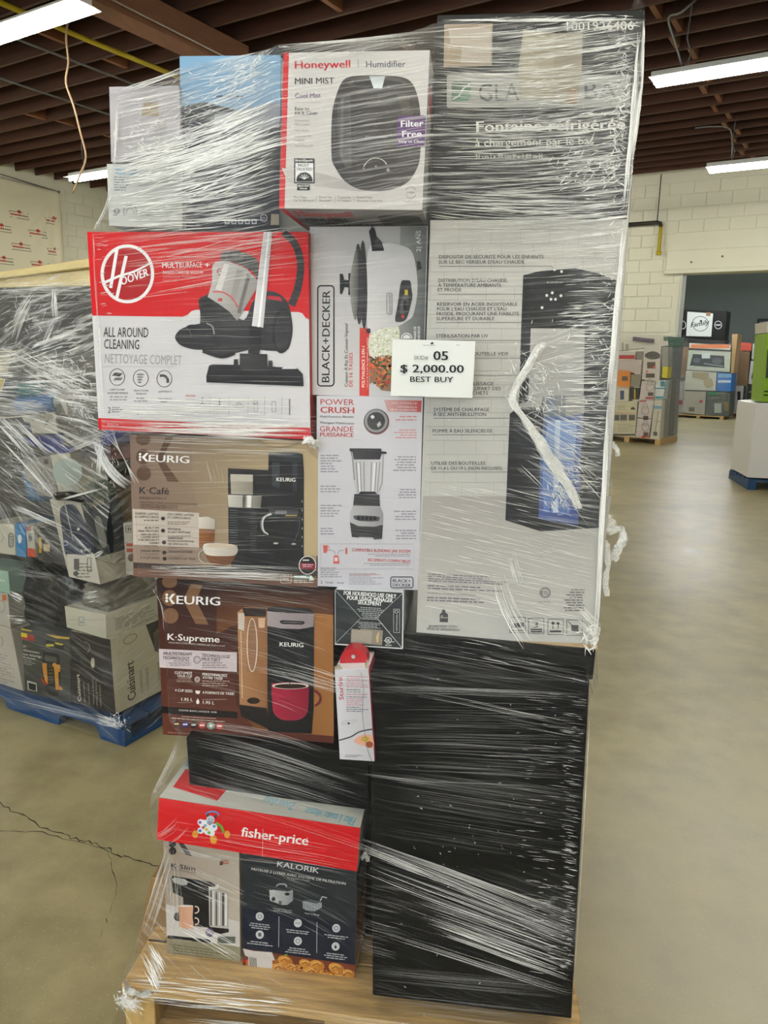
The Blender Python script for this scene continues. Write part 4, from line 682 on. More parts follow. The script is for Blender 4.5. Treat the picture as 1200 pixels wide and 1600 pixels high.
class Face:
    def __init__(s, e, c, b, src): s.e, s.c, s.b, s.src = e, c, b, src
    def front(s, **k): return Sheet(s.e, s.c, s.src, **k)
    def right(s, **k): return Sheet(s.e, [s.c[1], s.b[1], s.b[2], s.c[2]], **k)
    def left(s, **k): return Sheet(s.e, [s.b[0], s.c[0], s.c[3], s.b[3]], **k)
    def top(s, **k): return Sheet(s.e, [s.b[0], s.b[1], s.c[1], s.c[0]], **k)
    def bottom(s, **k): return Sheet(s.e, [s.c[3], s.c[2], s.b[2], s.b[3]], **k)
PM = 'appliance cartons wrapped on the middle pallet'
# ------------------------------------------------ vacuum carton (red)
e, F = carton('hoover', 'vacuum_box', 'wide red and white canister vacuum carton at left, widest box of the stack', col='#c8c6c8')
s = F.front().on('colour_panels'); s.full('#d2d0d3')
s.layer(1); s.poly([(136.6, 362.5), (481.6, 363), (483.3, 499), (478, 497), (472, 489), (466, 487.5), (305, 484), (298, 486), (292, 492), (284, 495), (144.5, 493)], '#c90a12')
s.poly([(153.5, 653), (484, 668), (484.6, 686.5), (155, 671.5)], '#c4101a')
s.layer(2)
s.on('round_logo', 'white ring emblem with slanted lettering'); s.layer(2)
s.ell(199, 428, 39, 44, '#a80f16'); s.layer(3); s.ring(199, 428, 41.5, 46, 5, '#ecebee')
s.line([(183, 388), (173, 450)], 5, '#f0eff2'); s.line([(197, 400), (182, 468)], 5, '#f0eff2')
s.curve([(163, 442), (185, 432), (210, 424), (237, 410)], 4.5, '#f0eff2', 2.5)
s.layer(4); s.text(190, 446, 232, 431, 13, 'OOVER', '#f0eff2', 0.045, 0.18)
s.on('lettering'); s.layer(3)
s.text(253, 419, 281, 418.5, 9, 'MULTI', '#e9e6e8', 0.03); s.text(281.5, 418.5, 315, 418, 9, 'SURFACE', '#e9e6e8', 0); s.text(319, 418, 327, 418, 8, '+', '#f5f2f4', 0.05)
s.text(254, 428, 316, 428, 5, 'BAGLESS CANISTER VACUUM', '#efdcdd', 0.02); s.text(254, 434.5, 306, 434.5, 4, 'ASPIRATEUR TRAINEAU', '#d98d90'); s.text(254, 440.5, 276, 440.5, 4, 'SANS SAC', '#d98d90')
s.text(162, 526, 231, 527, 16, 'ALL AROUND', '#262528', 0.005); s.text(163, 544.5, 217, 545.5, 15.5, 'CLEANING', '#262528', 0.005); s.text(164, 567, 283, 570, 15.5, 'NETTOYAGE COMPLET', '#a2a0a4', 0)
s.rect(160, 572.5, 272, 573, '#a9a7aa')
for cx, cy in ((183, 589), (219.5, 590.5), (256, 591.5)):
    s.ring(cx, cy, 12, 13.3, 0.9, '#3a393c'); 
s.poly([(175, 586.5), (180, 582), (192, 583), (187, 588)], '#3a393c'); 
for k in range(4): s.line([(178 + 3 * k, 594), (182 + 3 * k, 590)], 1.4, '#3a393c')
for k in range(4): s.ell(219 - k * .4, 585 + 4 * k, 6 - k, 1.5, '#8b8a8e')
s.curve([(249, 587), (256, 587), (261, 592), (261, 598)], 4, '#4a494d')
for x0, x1, t in ((171, 195, 'CARPET & HARD'), (168, 200, 'FLOOR PERFORMANCE')): s.text(x0, 610 if 'CARP' in t else 615.5, x1, 610 if 'CARP' in t else 615.5, 3, t, '#454448', 0.01)
s.text(209, 611.5, 232, 611.5, 3, 'MULTI-CYCLONIC', '#454448', 0.01); s.text(212, 616.5, 229, 616.5, 3, 'TECHNOLOGY', '#454448', 0.01); s.text(247, 613, 268, 613, 3, 'LIGHTWEIGHT &', '#454448', 0.01)
s.micro(167, 619, 204, 628, 2, '#9b999d', align='c'); s.micro(208, 621, 233, 630, 2, '#9b999d', align='c'); s.micro(246, 622, 268, 631, 2, '#9b999d', align='c')
s.text(169, 645, 173, 645, 9.5, '2', '#262528', 0.01); s.micro(175, 636, 192, 646, 3, '#77757a'); s.text(213, 648, 217, 648, 7, '2', '#9b999d'); s.text(168, 664.5, 186, 665.5, 3.5, 'BILINGUAL', '#e3a0a3', 0.02)
s.text(289, 619, 304, 619.5, 3, 'INCLUDES', '#c0202a', 0.02); s.text(290, 624.5, 303, 625, 2.6, 'COMPREND', '#98969a')
s.on('accessory_drawings'); 
for x in (327, 357, 387, 413, 440): s.line([(x, 620), (x - 0.5, 648)], 0.6, '#8a888c')
for x, y, k in ((315, 630, 0), (342, 632, 0), (372, 634, 1), (400, 634, 2), (427, 635, 3), (452, 636, 4)):
    c = '#77757a'
    if k == 0: s.line([(x, y - 10), (x, y)], 2, c); s.line([(x - 9, y + 4), (x, y), (x + 9, y + 4), (x + 9, y + 7), (x - 9, y + 7), (x - 9, y + 4)], 0.6, c)
    if k == 1: s.ring(x, y, 9, 3, 0.6, c); s.ring(x, y - 3, 3, 4, 0.7, c)
    if k == 2: s.frame(x - 4, y - 4, x + 2, y + 8, 0.7, c, 1); s.ring(x - 2, y - 6, 4, 3, 0.8, c)
    if k == 3: s.frame(x - 3, y - 8, x + 3, y + 8, 0.7, c, 1)
    if k == 4: s.line([(x, y - 13), (x, y + 12)], 2.2, c)
# the vacuum picture
s.on('product_picture', 'canister vacuum with hose, wand and floor head')
s.layer(2); s.curve([(443, 364), (460, 380), (469, 405), (469, 430), (464, 455), (455, 477)], 11, '#2b2a2c', 12, 8)
s.layer(3)
for k in range(16):
    t = k / 15; a = [(443, 364), (460, 380), (469, 405), (469, 430), (464, 455), (455, 477)]; i = min(int(t * 5), 4); f = t * 5 - i
    x, y = a[i][0] + (a[i + 1][0] - a[i][0]) * f, a[i][1] + (a[i + 1][1] - a[i][1]) * f
    dx, dy = a[i + 1][0] - a[i][0], a[i + 1][1] - a[i][1]; l = math.hypot(dx, dy); s.line([(x - dy / l * 4.5, y + dx / l * 4.5), (x + dy / l * 4.5, y - dx / l * 4.5)], 0.8, '#4b4a4c')
s.layer(4); s.blob([(312, 470), (330, 458), (350, 478), (380, 500), (395, 470), (418, 455), (440, 462), (452, 480), (456, 510), (450, 545), (425, 548), (395, 546), (365, 552), (350, 556), (325, 552), (314, 545), (312, 520), (312, 490)], '#39383b', (330, 460, 440, 545, '#2a292c'))
s.layer(5); s.ell(441, 517, 16, 35, '#1f1e21', rot=4); s.layer(6); s.ell(442, 517, 13, 31, '#2f2e31', rot=4)
s.layer(5); s.poly([(415, 466), (420, 462), (438, 464), (441, 471), (424, 468)], '#b3202e')
s.layer(6); s.blob([(310, 468), (322, 464), (340, 474), (356, 488), (368, 503), (350, 502), (328, 502), (314, 492)], '#2b2a2c'); s.blob([(314, 470), (320, 464), (331, 470), (328, 480), (316, 478)], '#1f1e20')
s.layer(7); s.poly([(331, 416), (336, 409), (355, 408), (385, 420), (402, 438), (400, 452), (384, 478), (370, 501), (358, 487), (340, 474), (324, 464), (331, 440)], '#c9c6c4', (331, 420, 400, 470, '#8d8a88'))
s.layer(8); s.poly([(370, 420), (380, 424), (366, 474), (358, 470)], '#9e9a97'); s.poly([(350, 412), (358, 414), (345, 455), (336, 452)], '#e0ddda'); s.poly([(386, 428), (391, 432), (375, 490), (370, 488)], '#6f6b69')
s.curve([(332, 456), (348, 457), (362, 466), (371, 480)], 2.2, '#c8504c'); s.rect(340, 466, 347, 471, '#b54a4a'); s.ring(346, 424, 8, 6, 1.3, '#a63339', rot=-15); s.text(341, 426, 352, 422, 3.4, 'Hoover', '#a63339', 0.03)
s.layer(9); s.poly([(343, 404), (346, 396), (354, 392), (370, 391), (386, 397), (400, 404), (404, 411), (402, 437), (395, 425), (380, 416), (360, 409), (345, 408)], '#5f5d5c', (345, 395, 400, 430, '#474544'))
s.layer(10)
for x, y in ((352, 395), (362, 393), (373, 395), (384, 400), (393, 407)): s.line([(x, y), (x - 3, y + 10)], 1.6, '#3d3b3b')
s.layer(6); s.blob([(273, 525), (282, 514), (300, 508), (320, 505), (333, 512), (340, 530), (345, 540), (330, 545), (305, 546), (285, 541), (276, 534)], '#2c2b2e'); 
s.layer(7); s.curve([(322, 505), (331, 510), (334, 522)], 2.5, '#8b898b'); s.ell(300, 512, 10, 5, '#1c1b1d'); s.curve([(290, 512), (296, 518), (298, 526)], 1.2, '#555356')
s.curve([(316, 548), (340, 556), (352, 556), (366, 551)], 6, '#1f1e20')
# wand, neck, floor head
s.layer(11); s.poly([(412, 363), (425.5, 363), (411, 512), (393, 510)], '#e2e1e4', (396, 440, 422, 440, '#b9b8bc')); s.layer(12); s.poly([(419, 363), (421.5, 363), (406, 511), (402, 511)], '#f6f5f8')
s.layer(11); s.poly([(391, 509), (408, 511), (405, 553), (387, 552)], '#232225'); s.poly([(374, 552), (417, 553), (418, 576), (412, 580), (378, 578), (374, 574)], '#3c3b3e', (374, 552, 410, 578, '#29282a'))
s.poly([(365, 561), (371, 561), (372, 573), (364, 573)], '#2f2e30'); s.poly([(419, 563), (425, 563), (426, 575), (419, 575)], '#2f2e30')
s.layer(10); s.poly([(326, 571), (331, 569), (380, 570), (418, 572), (464, 575), (473, 584), (474.5, 603), (322, 597), (321.5, 588)], '#232225', (330, 570, 330, 600, '#161517')); s.layer(11); s.line([(324, 586), (472, 588)], 1, '#4a494c'); s.poly([(460, 572), (464, 576), (440, 576), (445, 571)], '#d8d7da')
s.done()
s = F.right().on('side_panel'); s.full('#b9111b'); s.done()

# ------------------------------------------------ humidifier carton
e, F = carton('honey', 'humidifier_box', 'white humidifier carton with a red left stripe at the top middle', col='#c9c8ca')
s = F.front().on('colour_panels'); s.full('#cfccca', (440, 83, 660, 328, '#c3bfbc')); s.layer(1); s.poly([(443, 83), (451.5, 82.8), (444.5, 326), (436, 326)], '#c4141f')
s.on('lettering'); s.layer(2)
s.text(461, 107.5, 547, 106, 12.5, 'Honeywell', '#c01a2a', 0.05); s.rect(559, 93, 559.8, 106, '#777'); s.text(572, 105.5, 634, 105, 10.5, 'Humidifier', '#3a3d52', 0)
s.text(461, 131.5, 522, 130.5, 10, 'MINI MIST', '#1d1b1f', 0.045); s.text(461, 153, 501, 152, 7.5, 'Cool Mist', '#54306b', 0.02); s.rect(461, 159.6, 501, 160, '#777')
s.text(461, 172, 483, 171.5, 5.5, 'Easy to', '#2c2b33', 0.03); s.text(461, 179.5, 495.5, 178.5, 5.5, 'Fill & Clean', '#2c2b33', 0.03)
for y, t, x in ((189.5, 'Directional', 483), (195.5, 'Mist Outlet', 484), (205, 'Ultra Quiet', 482), (214, 'Essential Oil', 486), (220, 'Feature', 475), (229, 'Auto Shut-Off', 489)): s.text(460.5, y, x, y, 3.8, t, '#85828a', 0)
s.rect(459.5, 247, 491.5, 286.5, '#17151b'); s.layer(3); s.text(461.5, 252, 489, 252, 3.6, 'BrandSpark', '#efefef', 0.04); s.rect(461.5, 254.5, 489.5, 284.5, '#e9e8ea'); s.layer(4)
s.text(466, 260.5, 483, 260.5, 4.6, 'MOST', '#17151b', 0.04); s.text(462.5, 266.3, 488, 266.3, 4.6, 'TRUSTED', '#17151b', 0.04); s.ell(475.5, 281, 12.5, 12, '#17151b', a0=180, a1=360); s.rect(463, 280, 488.5, 284, '#17151b')
s.layer(5); 
for a in (-150, -120, -90, -60, -30): s.line([(475.5, 280), (475.5 + 8 * math.cos(math.radians(a)), 280 + 8 * math.sin(math.radians(a)))], 0.9, '#e9e8ea')
s.layer(2); s.rect(464, 288, 484, 297.5, '#17151b'); s.layer(3); s.text(465.5, 291.8, 482.5, 291.8, 2.6, 'MULTI-YEAR', '#efefef', 0.03); s.text(468, 296, 480, 296, 2.6, 'WINNER', '#efefef', 0.03)
s.layer(2)
for x, w, a, b in ((459.5, 32, 'Run Time', 'Up To 24 hours*'), (498.5, 20, 'Room Size', 'Small*'), (527.5, 21, 'Capacity', '1/2 Gallon'), (557, 41, 'Moisture Type', 'Ultrasonic Cool Mist')):
    s.text(x, 309.5, x + w * (0.6 if w > 25 else 1), 309.8, 3.4, a, '#5d5a60', 0.01); s.text(x, 315, x + w, 315.3, 3.4, b, '#5d5a60', 0.01)
for x in (494, 523.5, 553): s.line([(x, 306), (x, 316)], 0.5, '#888')
s.ring(642, 300, 8.6, 9.6, 0.8, '#6d6a70', a0=20, a1=160); s.ring(642, 300, 8.6, 9.6, 0.8, '#6d6a70', a0=200, a1=340); s.text(636, 301.8, 648, 301.8, 3, '2 YEAR', '#5d5a60', 0.02); s.text(631, 314.8, 653, 315, 2.8, 'HUL520BC', '#77747a', 0.01)
s.layer(1); s.poly([(500, 270), (600, 299), (560, 299), (450, 285), (440, 262)], '#a9a5a3', (520, 270, 440, 262, '#c3bfbc'))
s.on('product_picture', 'black oval humidifier giving off mist'); s.layer(2)
s.blob([(533, 130), (545, 120.5), (570, 117.8), (600, 118), (630, 121), (645, 131), (654, 155), (657.5, 185), (657, 240), (652, 262), (638, 283), (615, 295), (588, 298), (560, 295), (538, 282), (524, 262), (518, 245), (518, 190), (522, 160)], '#332f30', (520, 200, 655, 200, '#39342e'), 6)
s.layer(3); s.blob([(541, 130), (560, 122), (590, 119.5), (620, 121.5), (637, 130), (620, 137), (590, 140), (558, 137)], '#55524f', (590, 120, 590, 140, '#3d3a37')); s.blob([(549, 130), (590, 124.5), (630, 130), (590, 137)], '#2c2928')
s.poly([(527, 170), (533, 150), (548, 146), (549, 260), (540, 262), (529, 240)], '#4a4845'); s.poly([(533, 155), (537, 150), (536, 250), (531, 240)], '#5d5b58'); s.poly([(620, 145), (634, 147), (646, 180), (646, 235), (638, 240), (632, 190)], '#4b453c')
s.layer(4); s.poly([(577, 119), (602, 119), (597, 138), (584, 138)], '#e4edf0', (590, 138, 590, 117, '#aeb4b5'))
s.text(571, 215.5, 604.5, 215.5, 4.8, 'Honeywell', '#8d8983', 0.02); s.ring(587.5, 266, 20, 20, 0.9, '#d9d3c7', a0=200, a1=330); s.ring(587.5, 262, 20, 16, 0.8, '#8d8983', a0=170, a1=200); s.ring(606.5, 265, 2, 2, 0.7, '#d9d3c7'); s.line([(586, 258), (587.5, 261), (589, 258)], 0.6, '#d9d3c7')
s.on('feature_badge', 'purple badge reading Filter Free'); s.layer(5); s.poly([(622, 180.5), (666, 179.5), (664, 228), (620.5, 228)], '#553067'); s.layer(6)
s.text(627, 198, 662, 197, 10.5, 'Filter', '#f3f0f5', 0.05); s.text(629, 213.5, 659, 213, 10, 'Free', '#f3f0f5', 0.05); s.text(624, 222.5, 663, 222.5, 5, 'Easy to Clean', '#f0ecf3', 0.015)
s.done()
s = F.right().on('side_panel'); s.full('#c3c1c6'); s.layer(1); s.poly([(10, 15), (70, 28), (70, 36), (10, 30)], '#c01a2a'); s.done()
s = F.bottom().on('bottom_panel'); s.full('#8e8b94'); s.layer(1); s.rect(0, 0, 4, 100, '#c4141f'); s.text(8, 32, 48, 32, 26, 'Honeywell', '#a8424f', 0.05)
s.text(10, 52, 42, 52, 14, 'MINI MIST', '#2a2930', 0.04); s.text(10, 72, 60, 72, 14, 'BRUME LEGERE', '#2a2930', 0.03); s.layer(2); s.blob([(66, 34), (72, 22), (92, 22), (97, 34), (95, 80), (70, 80)], '#3f4245'); s.done()

# ------------------------------------------------ rice cooker carton (lying on its side)
e, F = carton('rice', 'rice_cooker_box', 'rice cooker carton lying on its side, lettering running upward, behind the price label', col='#c6c5c7')
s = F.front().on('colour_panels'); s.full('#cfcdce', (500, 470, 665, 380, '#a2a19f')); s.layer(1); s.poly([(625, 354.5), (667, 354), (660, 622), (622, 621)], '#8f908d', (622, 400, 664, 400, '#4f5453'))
s.poly([(561.5, 512), (577, 512), (576, 619), (561, 618.5)], '#c8372c')
s.on('lettering'); s.layer(2); s.frame(496.5, 446.5, 521.5, 603, 2.2, '#1c1b1e', 5)
s.text(514.5, 597, 515.5, 454, 12.5, 'BLACK+DECKER', '#1c1b1e', 0.035)
s.text(543, 604, 543, 504.5, 5.4, 'Cuiseur \u00c0 Riz Et Cuiseur-Vapeur', '#2c2b2e', 0.015); s.text(550.5, 604, 550.5, 551, 6, 'DE 16 TASSES', '#c8372c', 0.02)
s.layer(3); s.text(569.5, 605, 569.5, 541, 5, 'POLYVALENCE 2-EN-1', '#fbeae6', 0.03); s.text(574.5, 606, 574.5, 527, 2.8, 'cuit le riz et cuit les legumes a la vapeur', '#f2c8c0', 0)
s.text(657, 393.5, 657, 361, 7, '2| ANS', '#d7d7d6', 0.01); s.layer(2); s.text(650, 372, 650, 362, 2, 'garantie', '#c9c9c8')
s.ring(635, 529, 9, 9, 1.4, '#e8e8e7', a0=180, a1=360); s.ell(635, 529, 6, 6, '#e8e8e7', a0=180, a1=360); s.text(650, 531, 650, 510, 4, 'PANIER DE', '#e8e8e7', 0.03); s.text(656, 531, 656, 510, 4, 'A RIZ INCLUS', '#e8e8e7', 0.03)
s.on('food_picture', 'rice and vegetables'); s.layer(2); s.poly([(577, 520), (590, 513), (610, 509), (623, 509), (622, 608), (612, 612), (595, 610), (585, 595), (577, 600)], '#8a6a4e')
s.layer(3); R = random.Random(5)
s.blob([(577, 522), (600, 512), (622, 510), (622, 545), (612, 560), (595, 556), (578, 560)], '#d8d8c6')
s.layer(4)
for k in range(150):
    x, y = R.uniform(578, 621), R.uniform(514, 560); a = R.uniform(0, 180); s.ell(x, y, 2.6, 1.0, R.choice(['#eeeee2', '#dcdccb', '#c6c7b2', '#f4f4ea', '#9ab069']), rot=a, n=6)
for k in range(110):
    x, y = R.uniform(578, 620), R.uniform(556, 606)
    if x < 584 and y > 590: continue
    a = R.uniform(0, 180); c = R.choice(['#b5512a', '#d0652a', '#4f6b33', '#38502a', '#7a4c30', '#5c3524', '#a83b22', '#c88a3c', '#2f3d24'])
    s.ell(x, y, R.uniform(2, 7), R.uniform(1.2, 3), c, rot=a, n=8)
s.on('product_picture', 'white rice cooker with glass lid lying on its side'); s.layer(5)
s.blob([(574, 395), (600, 381), (622, 383), (642, 392), (650, 420), (652, 455), (646, 490), (638, 500), (620, 510), (596, 512), (574, 512)], '#d9d7d7', (575, 440, 650, 440, '#bdbcbd'))
s.layer(6); s.ell(567.5, 445, 6, 69, '#2a292b', rot=-1); s.ell(560, 444, 6.5, 63, '#343335', rot=-1); s.layer(7); s.blob([(557, 388), (549, 420), (546, 445), (549, 480), (555, 500), (559, 470), (560, 420)], '#97948f', (548, 440, 560, 440, '#4a4948'))
s.layer(6); s.poly([(544, 427), (549, 427), (549, 461), (544, 461)], '#1d1c1e'); s.poly([(537, 437), (545, 438), (545, 449), (537, 449)], '#232224'); s.poly([(530.5, 428), (535.5, 428), (537.5, 437), (537.5, 451), (534, 460), (531, 459)], '#1a191b')
s.poly([(576, 362), (581, 354), (585, 358), (588, 370), (596, 378), (600, 392), (581, 393), (579, 378)], '#1e1d1f'); s.layer(7); s.poly([(588, 372), (596, 379), (598, 388), (584, 386)], '#3b3a3c')
s.poly([(651, 408), (657, 409), (659, 420), (652, 423)], '#1e1d1f'); s.layer(6); s.poly([(575, 513), (578, 513), (579, 519), (574, 521), (571, 515)], '#1e1d1f')
s.layer(8); s.frame(604, 458, 612, 491, 0.8, '#555357', 2); s.text(610, 489, 610, 460, 3.2, 'BLACK+DECKER', '#555357', 0.02)
s.blob([(626, 442), (633, 438), (641, 440), (643, 455), (644, 465), (638, 490), (632, 501), (620, 503), (617, 498), (621, 475)], '#2b2b2c', n=5); s.layer(9); s.blob([(629, 462), (638, 462), (634, 488), (624, 488)], '#4f4e4e'); s.rect(632, 453, 637, 461, '#c7b43a'); s.layer(10); s.rect(627, 492, 631, 497, '#c2332c'); s.rect(630, 470, 636, 486, '#1a1a1a')
s.done()
s = F.right().on('side_panel'); s.full('#d4cfd4'); s.done()

# ------------------------------------------------ blender carton
e, F = carton('blender', 'blender_box', 'tall white blender carton with red lettering below the rice cooker carton', col='#cfcdd4')
s = F.front().on('colour_panels'); s.full('#cdcbd2', (495, 618, 495, 916, '#c1c0c9')); s.layer(1); s.poly([(600, 625), (659, 626), (658, 644), (606, 643)], '#b5413c', (658, 630, 598, 630, '#cfa9aa'))
s.on('lettering'); s.layer(2); s.text(501, 632.5, 553.5, 633, 9.3, 'POWER', '#b13a35', -0.005); s.text(501, 645, 553.5, 646, 9.8, 'CRUSH', '#b13a35', 0.055)
s.text(500.5, 652.5, 553.5, 653, 3.4, 'Multi-Function Blender', '#3a393e', 0.03); s.text(500.5, 662, 553.5, 663.5, 3.6, 'M\u00e9langeur Multifonction', '#3a393e', 0.03)
s.text(500, 674.5, 552.5, 675, 9, 'GRANDE', '#b13a35', -0.005); s.text(500.5, 682, 552.5, 683, 6.4, 'PUISSANCE', '#b13a35', 0.05)
s.text(612, 631, 652, 632, 3.3, 'DUAL-OPENING LID', '#e9c9c8', 0.02); s.text(621, 637, 651.5, 638, 3, 'COUVERCLE \u00c0', '#f3dede', 0.02); s.text(610, 641.5, 651.5, 642.5, 3, 'DEUX OUVERTURES', '#f3dede', 0.02)
for y0, y1, n in ((650, 660, 2), (671, 687, 4)): s.micro(612, y0, 651, y1, n, '#c98a8c', align='r')
for y0, n in ((711, 7), (759, 3), (789, 5), (825, 3)): s.micro(501, y0, 535, y0 + n * 4.2, n, '#8f8d96')
for y0, n in ((713, 6), (764, 4), (798, 4), (828, 4)): s.micro(614, y0, 650, y0 + n * 4.2, n, '#8f8d96', align='r')
s.frame(501, 850, 646, 889, 0.6, '#9b99a2'); s.text(550, 861.5, 641, 864, 5, 'COMPATIBLE BLENDING JAR SYSTEM', '#b13a35', 0.03); s.text(575, 877, 641, 879.5, 4.6, 'R\u00c9CIPIENTS COMPATIBLES', '#b13a35', 0.03)
s.micro(570, 865.5, 641, 871, 2, '#8f8d96', align='r'); s.micro(560, 880, 641, 885, 2, '#8f8d96', align='r'); s.micro(501, 887, 535, 904, 5, '#8f8d96'); s.micro(546, 896, 600, 915, 6, '#9b99a2'); s.rect(546, 897.5, 594, 898.3, '#c98a8c')
s.text(501.5, 912, 504, 912, 4.2, '2', '#2a292d', 0.03); s.text(508, 911.5, 521, 912, 2.8, 'YEAR', '#55535a', 0.02); s.text(526.5, 912, 537.5, 912.5, 2.8, 'ANS', '#55535a', 0.02)
s.frame(610.5, 901.5, 645, 918.5, 1.5, '#2a292d', 3); s.text(613.5, 909.5, 641, 910.2, 5, 'BLACK+', '#2a292d', 0.04); s.text(613.5, 916.2, 641.5, 917, 5, 'DECKER', '#2a292d', 0.04)
s.on('small_drawings'); s.poly([(505, 852), (513, 852), (511, 864), (506, 864)], '#c05b57'); s.ring(513, 857, 2.5, 4, 0.8, '#c05b57'); s.poly([(522, 868), (529, 868), (531, 881), (521, 881)], '#c05b57'); s.poly([(540, 856), (543, 856), (543, 866), (540, 866)], '#c05b57'); s.curve([(515, 860), (522, 861), (524, 866)], 0.7, '#6b6970'); s.curve([(538, 860), (530, 861), (528, 866)], 0.7, '#6b6970')
s.layer(3); s.rect(523, 871, 528, 877, '#e2c3c4')
s.on('product_picture', 'countertop blender with glass jar, and its lid seen from above'); s.layer(3)
s.ell(588.5, 659, 20, 20, '#7c4a4a'); s.layer(4); s.ell(588, 658, 19, 19, '#2b2a2d'); s.layer(5); s.ring(588, 658, 18, 18, 4, '#8e8d93'); s.ell(588, 658, 13.5, 13.5, '#3b3a3d'); s.layer(6); s.poly([(579, 651), (582.5, 648), (586, 652), (582, 655)], '#d9d8dc'); s.poly([(589, 663), (594, 658), (596, 664), (591, 668)], '#b4b3b8')
s.layer(3); s.poly([(552, 718), (596, 718), (594, 755), (591, 772), (557, 772), (553, 750)], '#b7b6bb', (552, 740, 597, 740, '#c9c8ce')); s.layer(4)
for x in (556, 562, 568, 580, 588, 593): s.poly([(x, 722), (x + 1.6, 722), (573 + (x - 573) * .8 + 1.4, 770), (573 + (x - 573) * .8, 770)], '#8b8a8f')
for x in (559, 584): s.poly([(x, 724), (x + 3, 724), (573 + (x - 573) * .8 + 2, 768), (573 + (x - 573) * .8, 768)], '#e0dfe4')
s.line([(596, 706), (599, 712), (597, 755), (592, 768)], 1.3, '#8f8d93'); s.line([(548, 703), (551, 715), (554, 750)], 1.3, '#6e6c72')
s.layer(5); s.poly([(547, 700.5), (596, 701), (597, 707), (594, 718), (553, 718), (551, 707), (546, 704)], '#3f3e42', (550, 710, 595, 710, '#2c2b2e')); s.poly([(596, 705), (604, 706), (604.5, 709), (596, 709)], '#29282b')
s.poly([(554, 772), (593, 773), (594, 791), (552, 790)], '#2e2d30'); s.poly([(560, 772), (590, 772), (586, 768), (564, 768)], '#1d1c1e')
s.poly([(552, 790), (594, 791), (599, 803), (598.5, 820), (585, 823), (560, 822), (547, 816), (547, 802)], '#b1b0b5', (548, 800, 599, 800, '#8f8e94')); s.poly([(547, 816), (560, 822), (585, 823), (598.5, 820), (597, 842), (585, 843), (583, 840), (562, 839), (560, 840), (550, 839)], '#2a292c')
s.layer(6); s.poly([(552, 806), (560, 805), (585, 806), (594, 808), (592, 814), (580, 815), (562, 814), (554, 811)], '#4c4b50'); s.layer(7)
for k in range(5): s.rect(558 + k * 6.4, 807, 563 + k * 6.4, 812.5, '#151417')
s.done()
s = F.right().on('side_panel'); s.full('#c9c6ce'); s.layer(1); s.rect(0, 22, 100, 50, '#b9404a'); s.done()
# ------------------------------------------------ coffee maker carton (tan)
def coffee_mark(s, px, col, lc):
    """three dots and a chevron"""
    for x, y, rx, ry in px[0]: s.ell(x, y, rx, ry, col)
    s.poly(px[1], col)
e, F = carton('cafe', 'coffee_maker_box', 'tan latte and coffee maker carton with torn top right corner, below the red vacuum carton', col='#8d7866')
s = F.front().on('colour_panels'); s.full('#7d675a', (205, 800, 400, 800, '#a08c6e')); s.layer(1)
s.poly([(300, 684), (497, 690), (496.5, 868), (470, 866), (330, 862), (300, 760)], '#8c7a64', (300, 770, 440, 760, '#b3a07c'))
s.layer(2); s.poly([(207.5, 794), (311, 800.5), (311, 884), (209, 879)], '#c0b5ab'); s.layer(3); s.poly([(208, 850), (311, 855), (311, 884), (209, 879)], '#8f7d6f')
s.poly([(208.5, 878), (311, 883), (496, 892), (496, 900), (311, 892), (209, 887)], '#3a2e2a') ; s.poly([(208.7, 887), (496, 900), (496, 918), (209, 900)], '#6b4f42')
s.on('round_logo', 'dark dots and chevron mark'); s.layer(4)
coffee_mark(s, ([(224, 686, 11, 9.5), (224, 713, 11, 12), (225, 738.5, 11, 11.5)], [(259, 682), (271, 682), (254, 716), (280, 752), (262, 751), (245, 718)]), '#59402f', 0)
s.on('lettering'); s.layer(5)

for k in range(3): s.ell(219.5, 709 + k * 4.3, 2, 2, '#f3f0ee', n=10)
s.poly([(222, 713.5), (229, 707), (233, 707), (227, 714), (233, 720.5), (228.5, 720.5)], '#f3f0ee')
s.text(233, 720.5, 295.5, 723, 11.5, 'EURIG', '#f3f0ee', 0.045)
s.text(218.5, 770, 264, 771.5, 11, 'K\u00b7Caf\u00e9', '#2d2230', 0.03); s.text(219, 778.3, 260, 779.2, 3.3, 'ESSENTIALS', '#3d2f2a', 0.02)
s.text(219, 784.5, 308.5, 788.3, 2.6, 'SINGLE SERVE COFFEE, LATTE & CAPPUCCINO MAKER', '#4a3a32', 0.015); s.text(219, 788.4, 278, 791, 2.6, 'CAFETIERE ET MACHINE A LATTE ET', '#4a3a32', 0.015); s.text(219, 792, 278, 794, 2.6, 'CAPPUCCINO UNE TASSE A LA FOIS', '#4a3a32', 0.015)
for y, a, b in ((803, 'COFFEE, LATTES', 'DES CAF\u00c9S, LATTES'), (808, '& CAPPUCCINOS', 'ET CAPPUCCINOS')): s.text(211.5, y - .5, 248, y + .5, 3.2, a, '#3d2f2a', 0.03); s.text(262, y + .5, 303 if 'DES' in b else 298, y + 2.5, 3.2, b, '#3d2f2a', 0.03)
for y, a, b in ((825, 'BUILT-IN', 'MOUSSEUR'), (830, 'MILK FROTHER', '\u00c0 LAIT INT\u00c9GR\u00c9')): s.text(248 - len(a) * 2.6, y, 248.5, y, 3.1, a, '#3d2f2a', 0.03); s.text(262.5, y + 1.5, 262.5 + len(b) * 2.5, y + 2.5, 3.1, b, '#3d2f2a', 0.03)
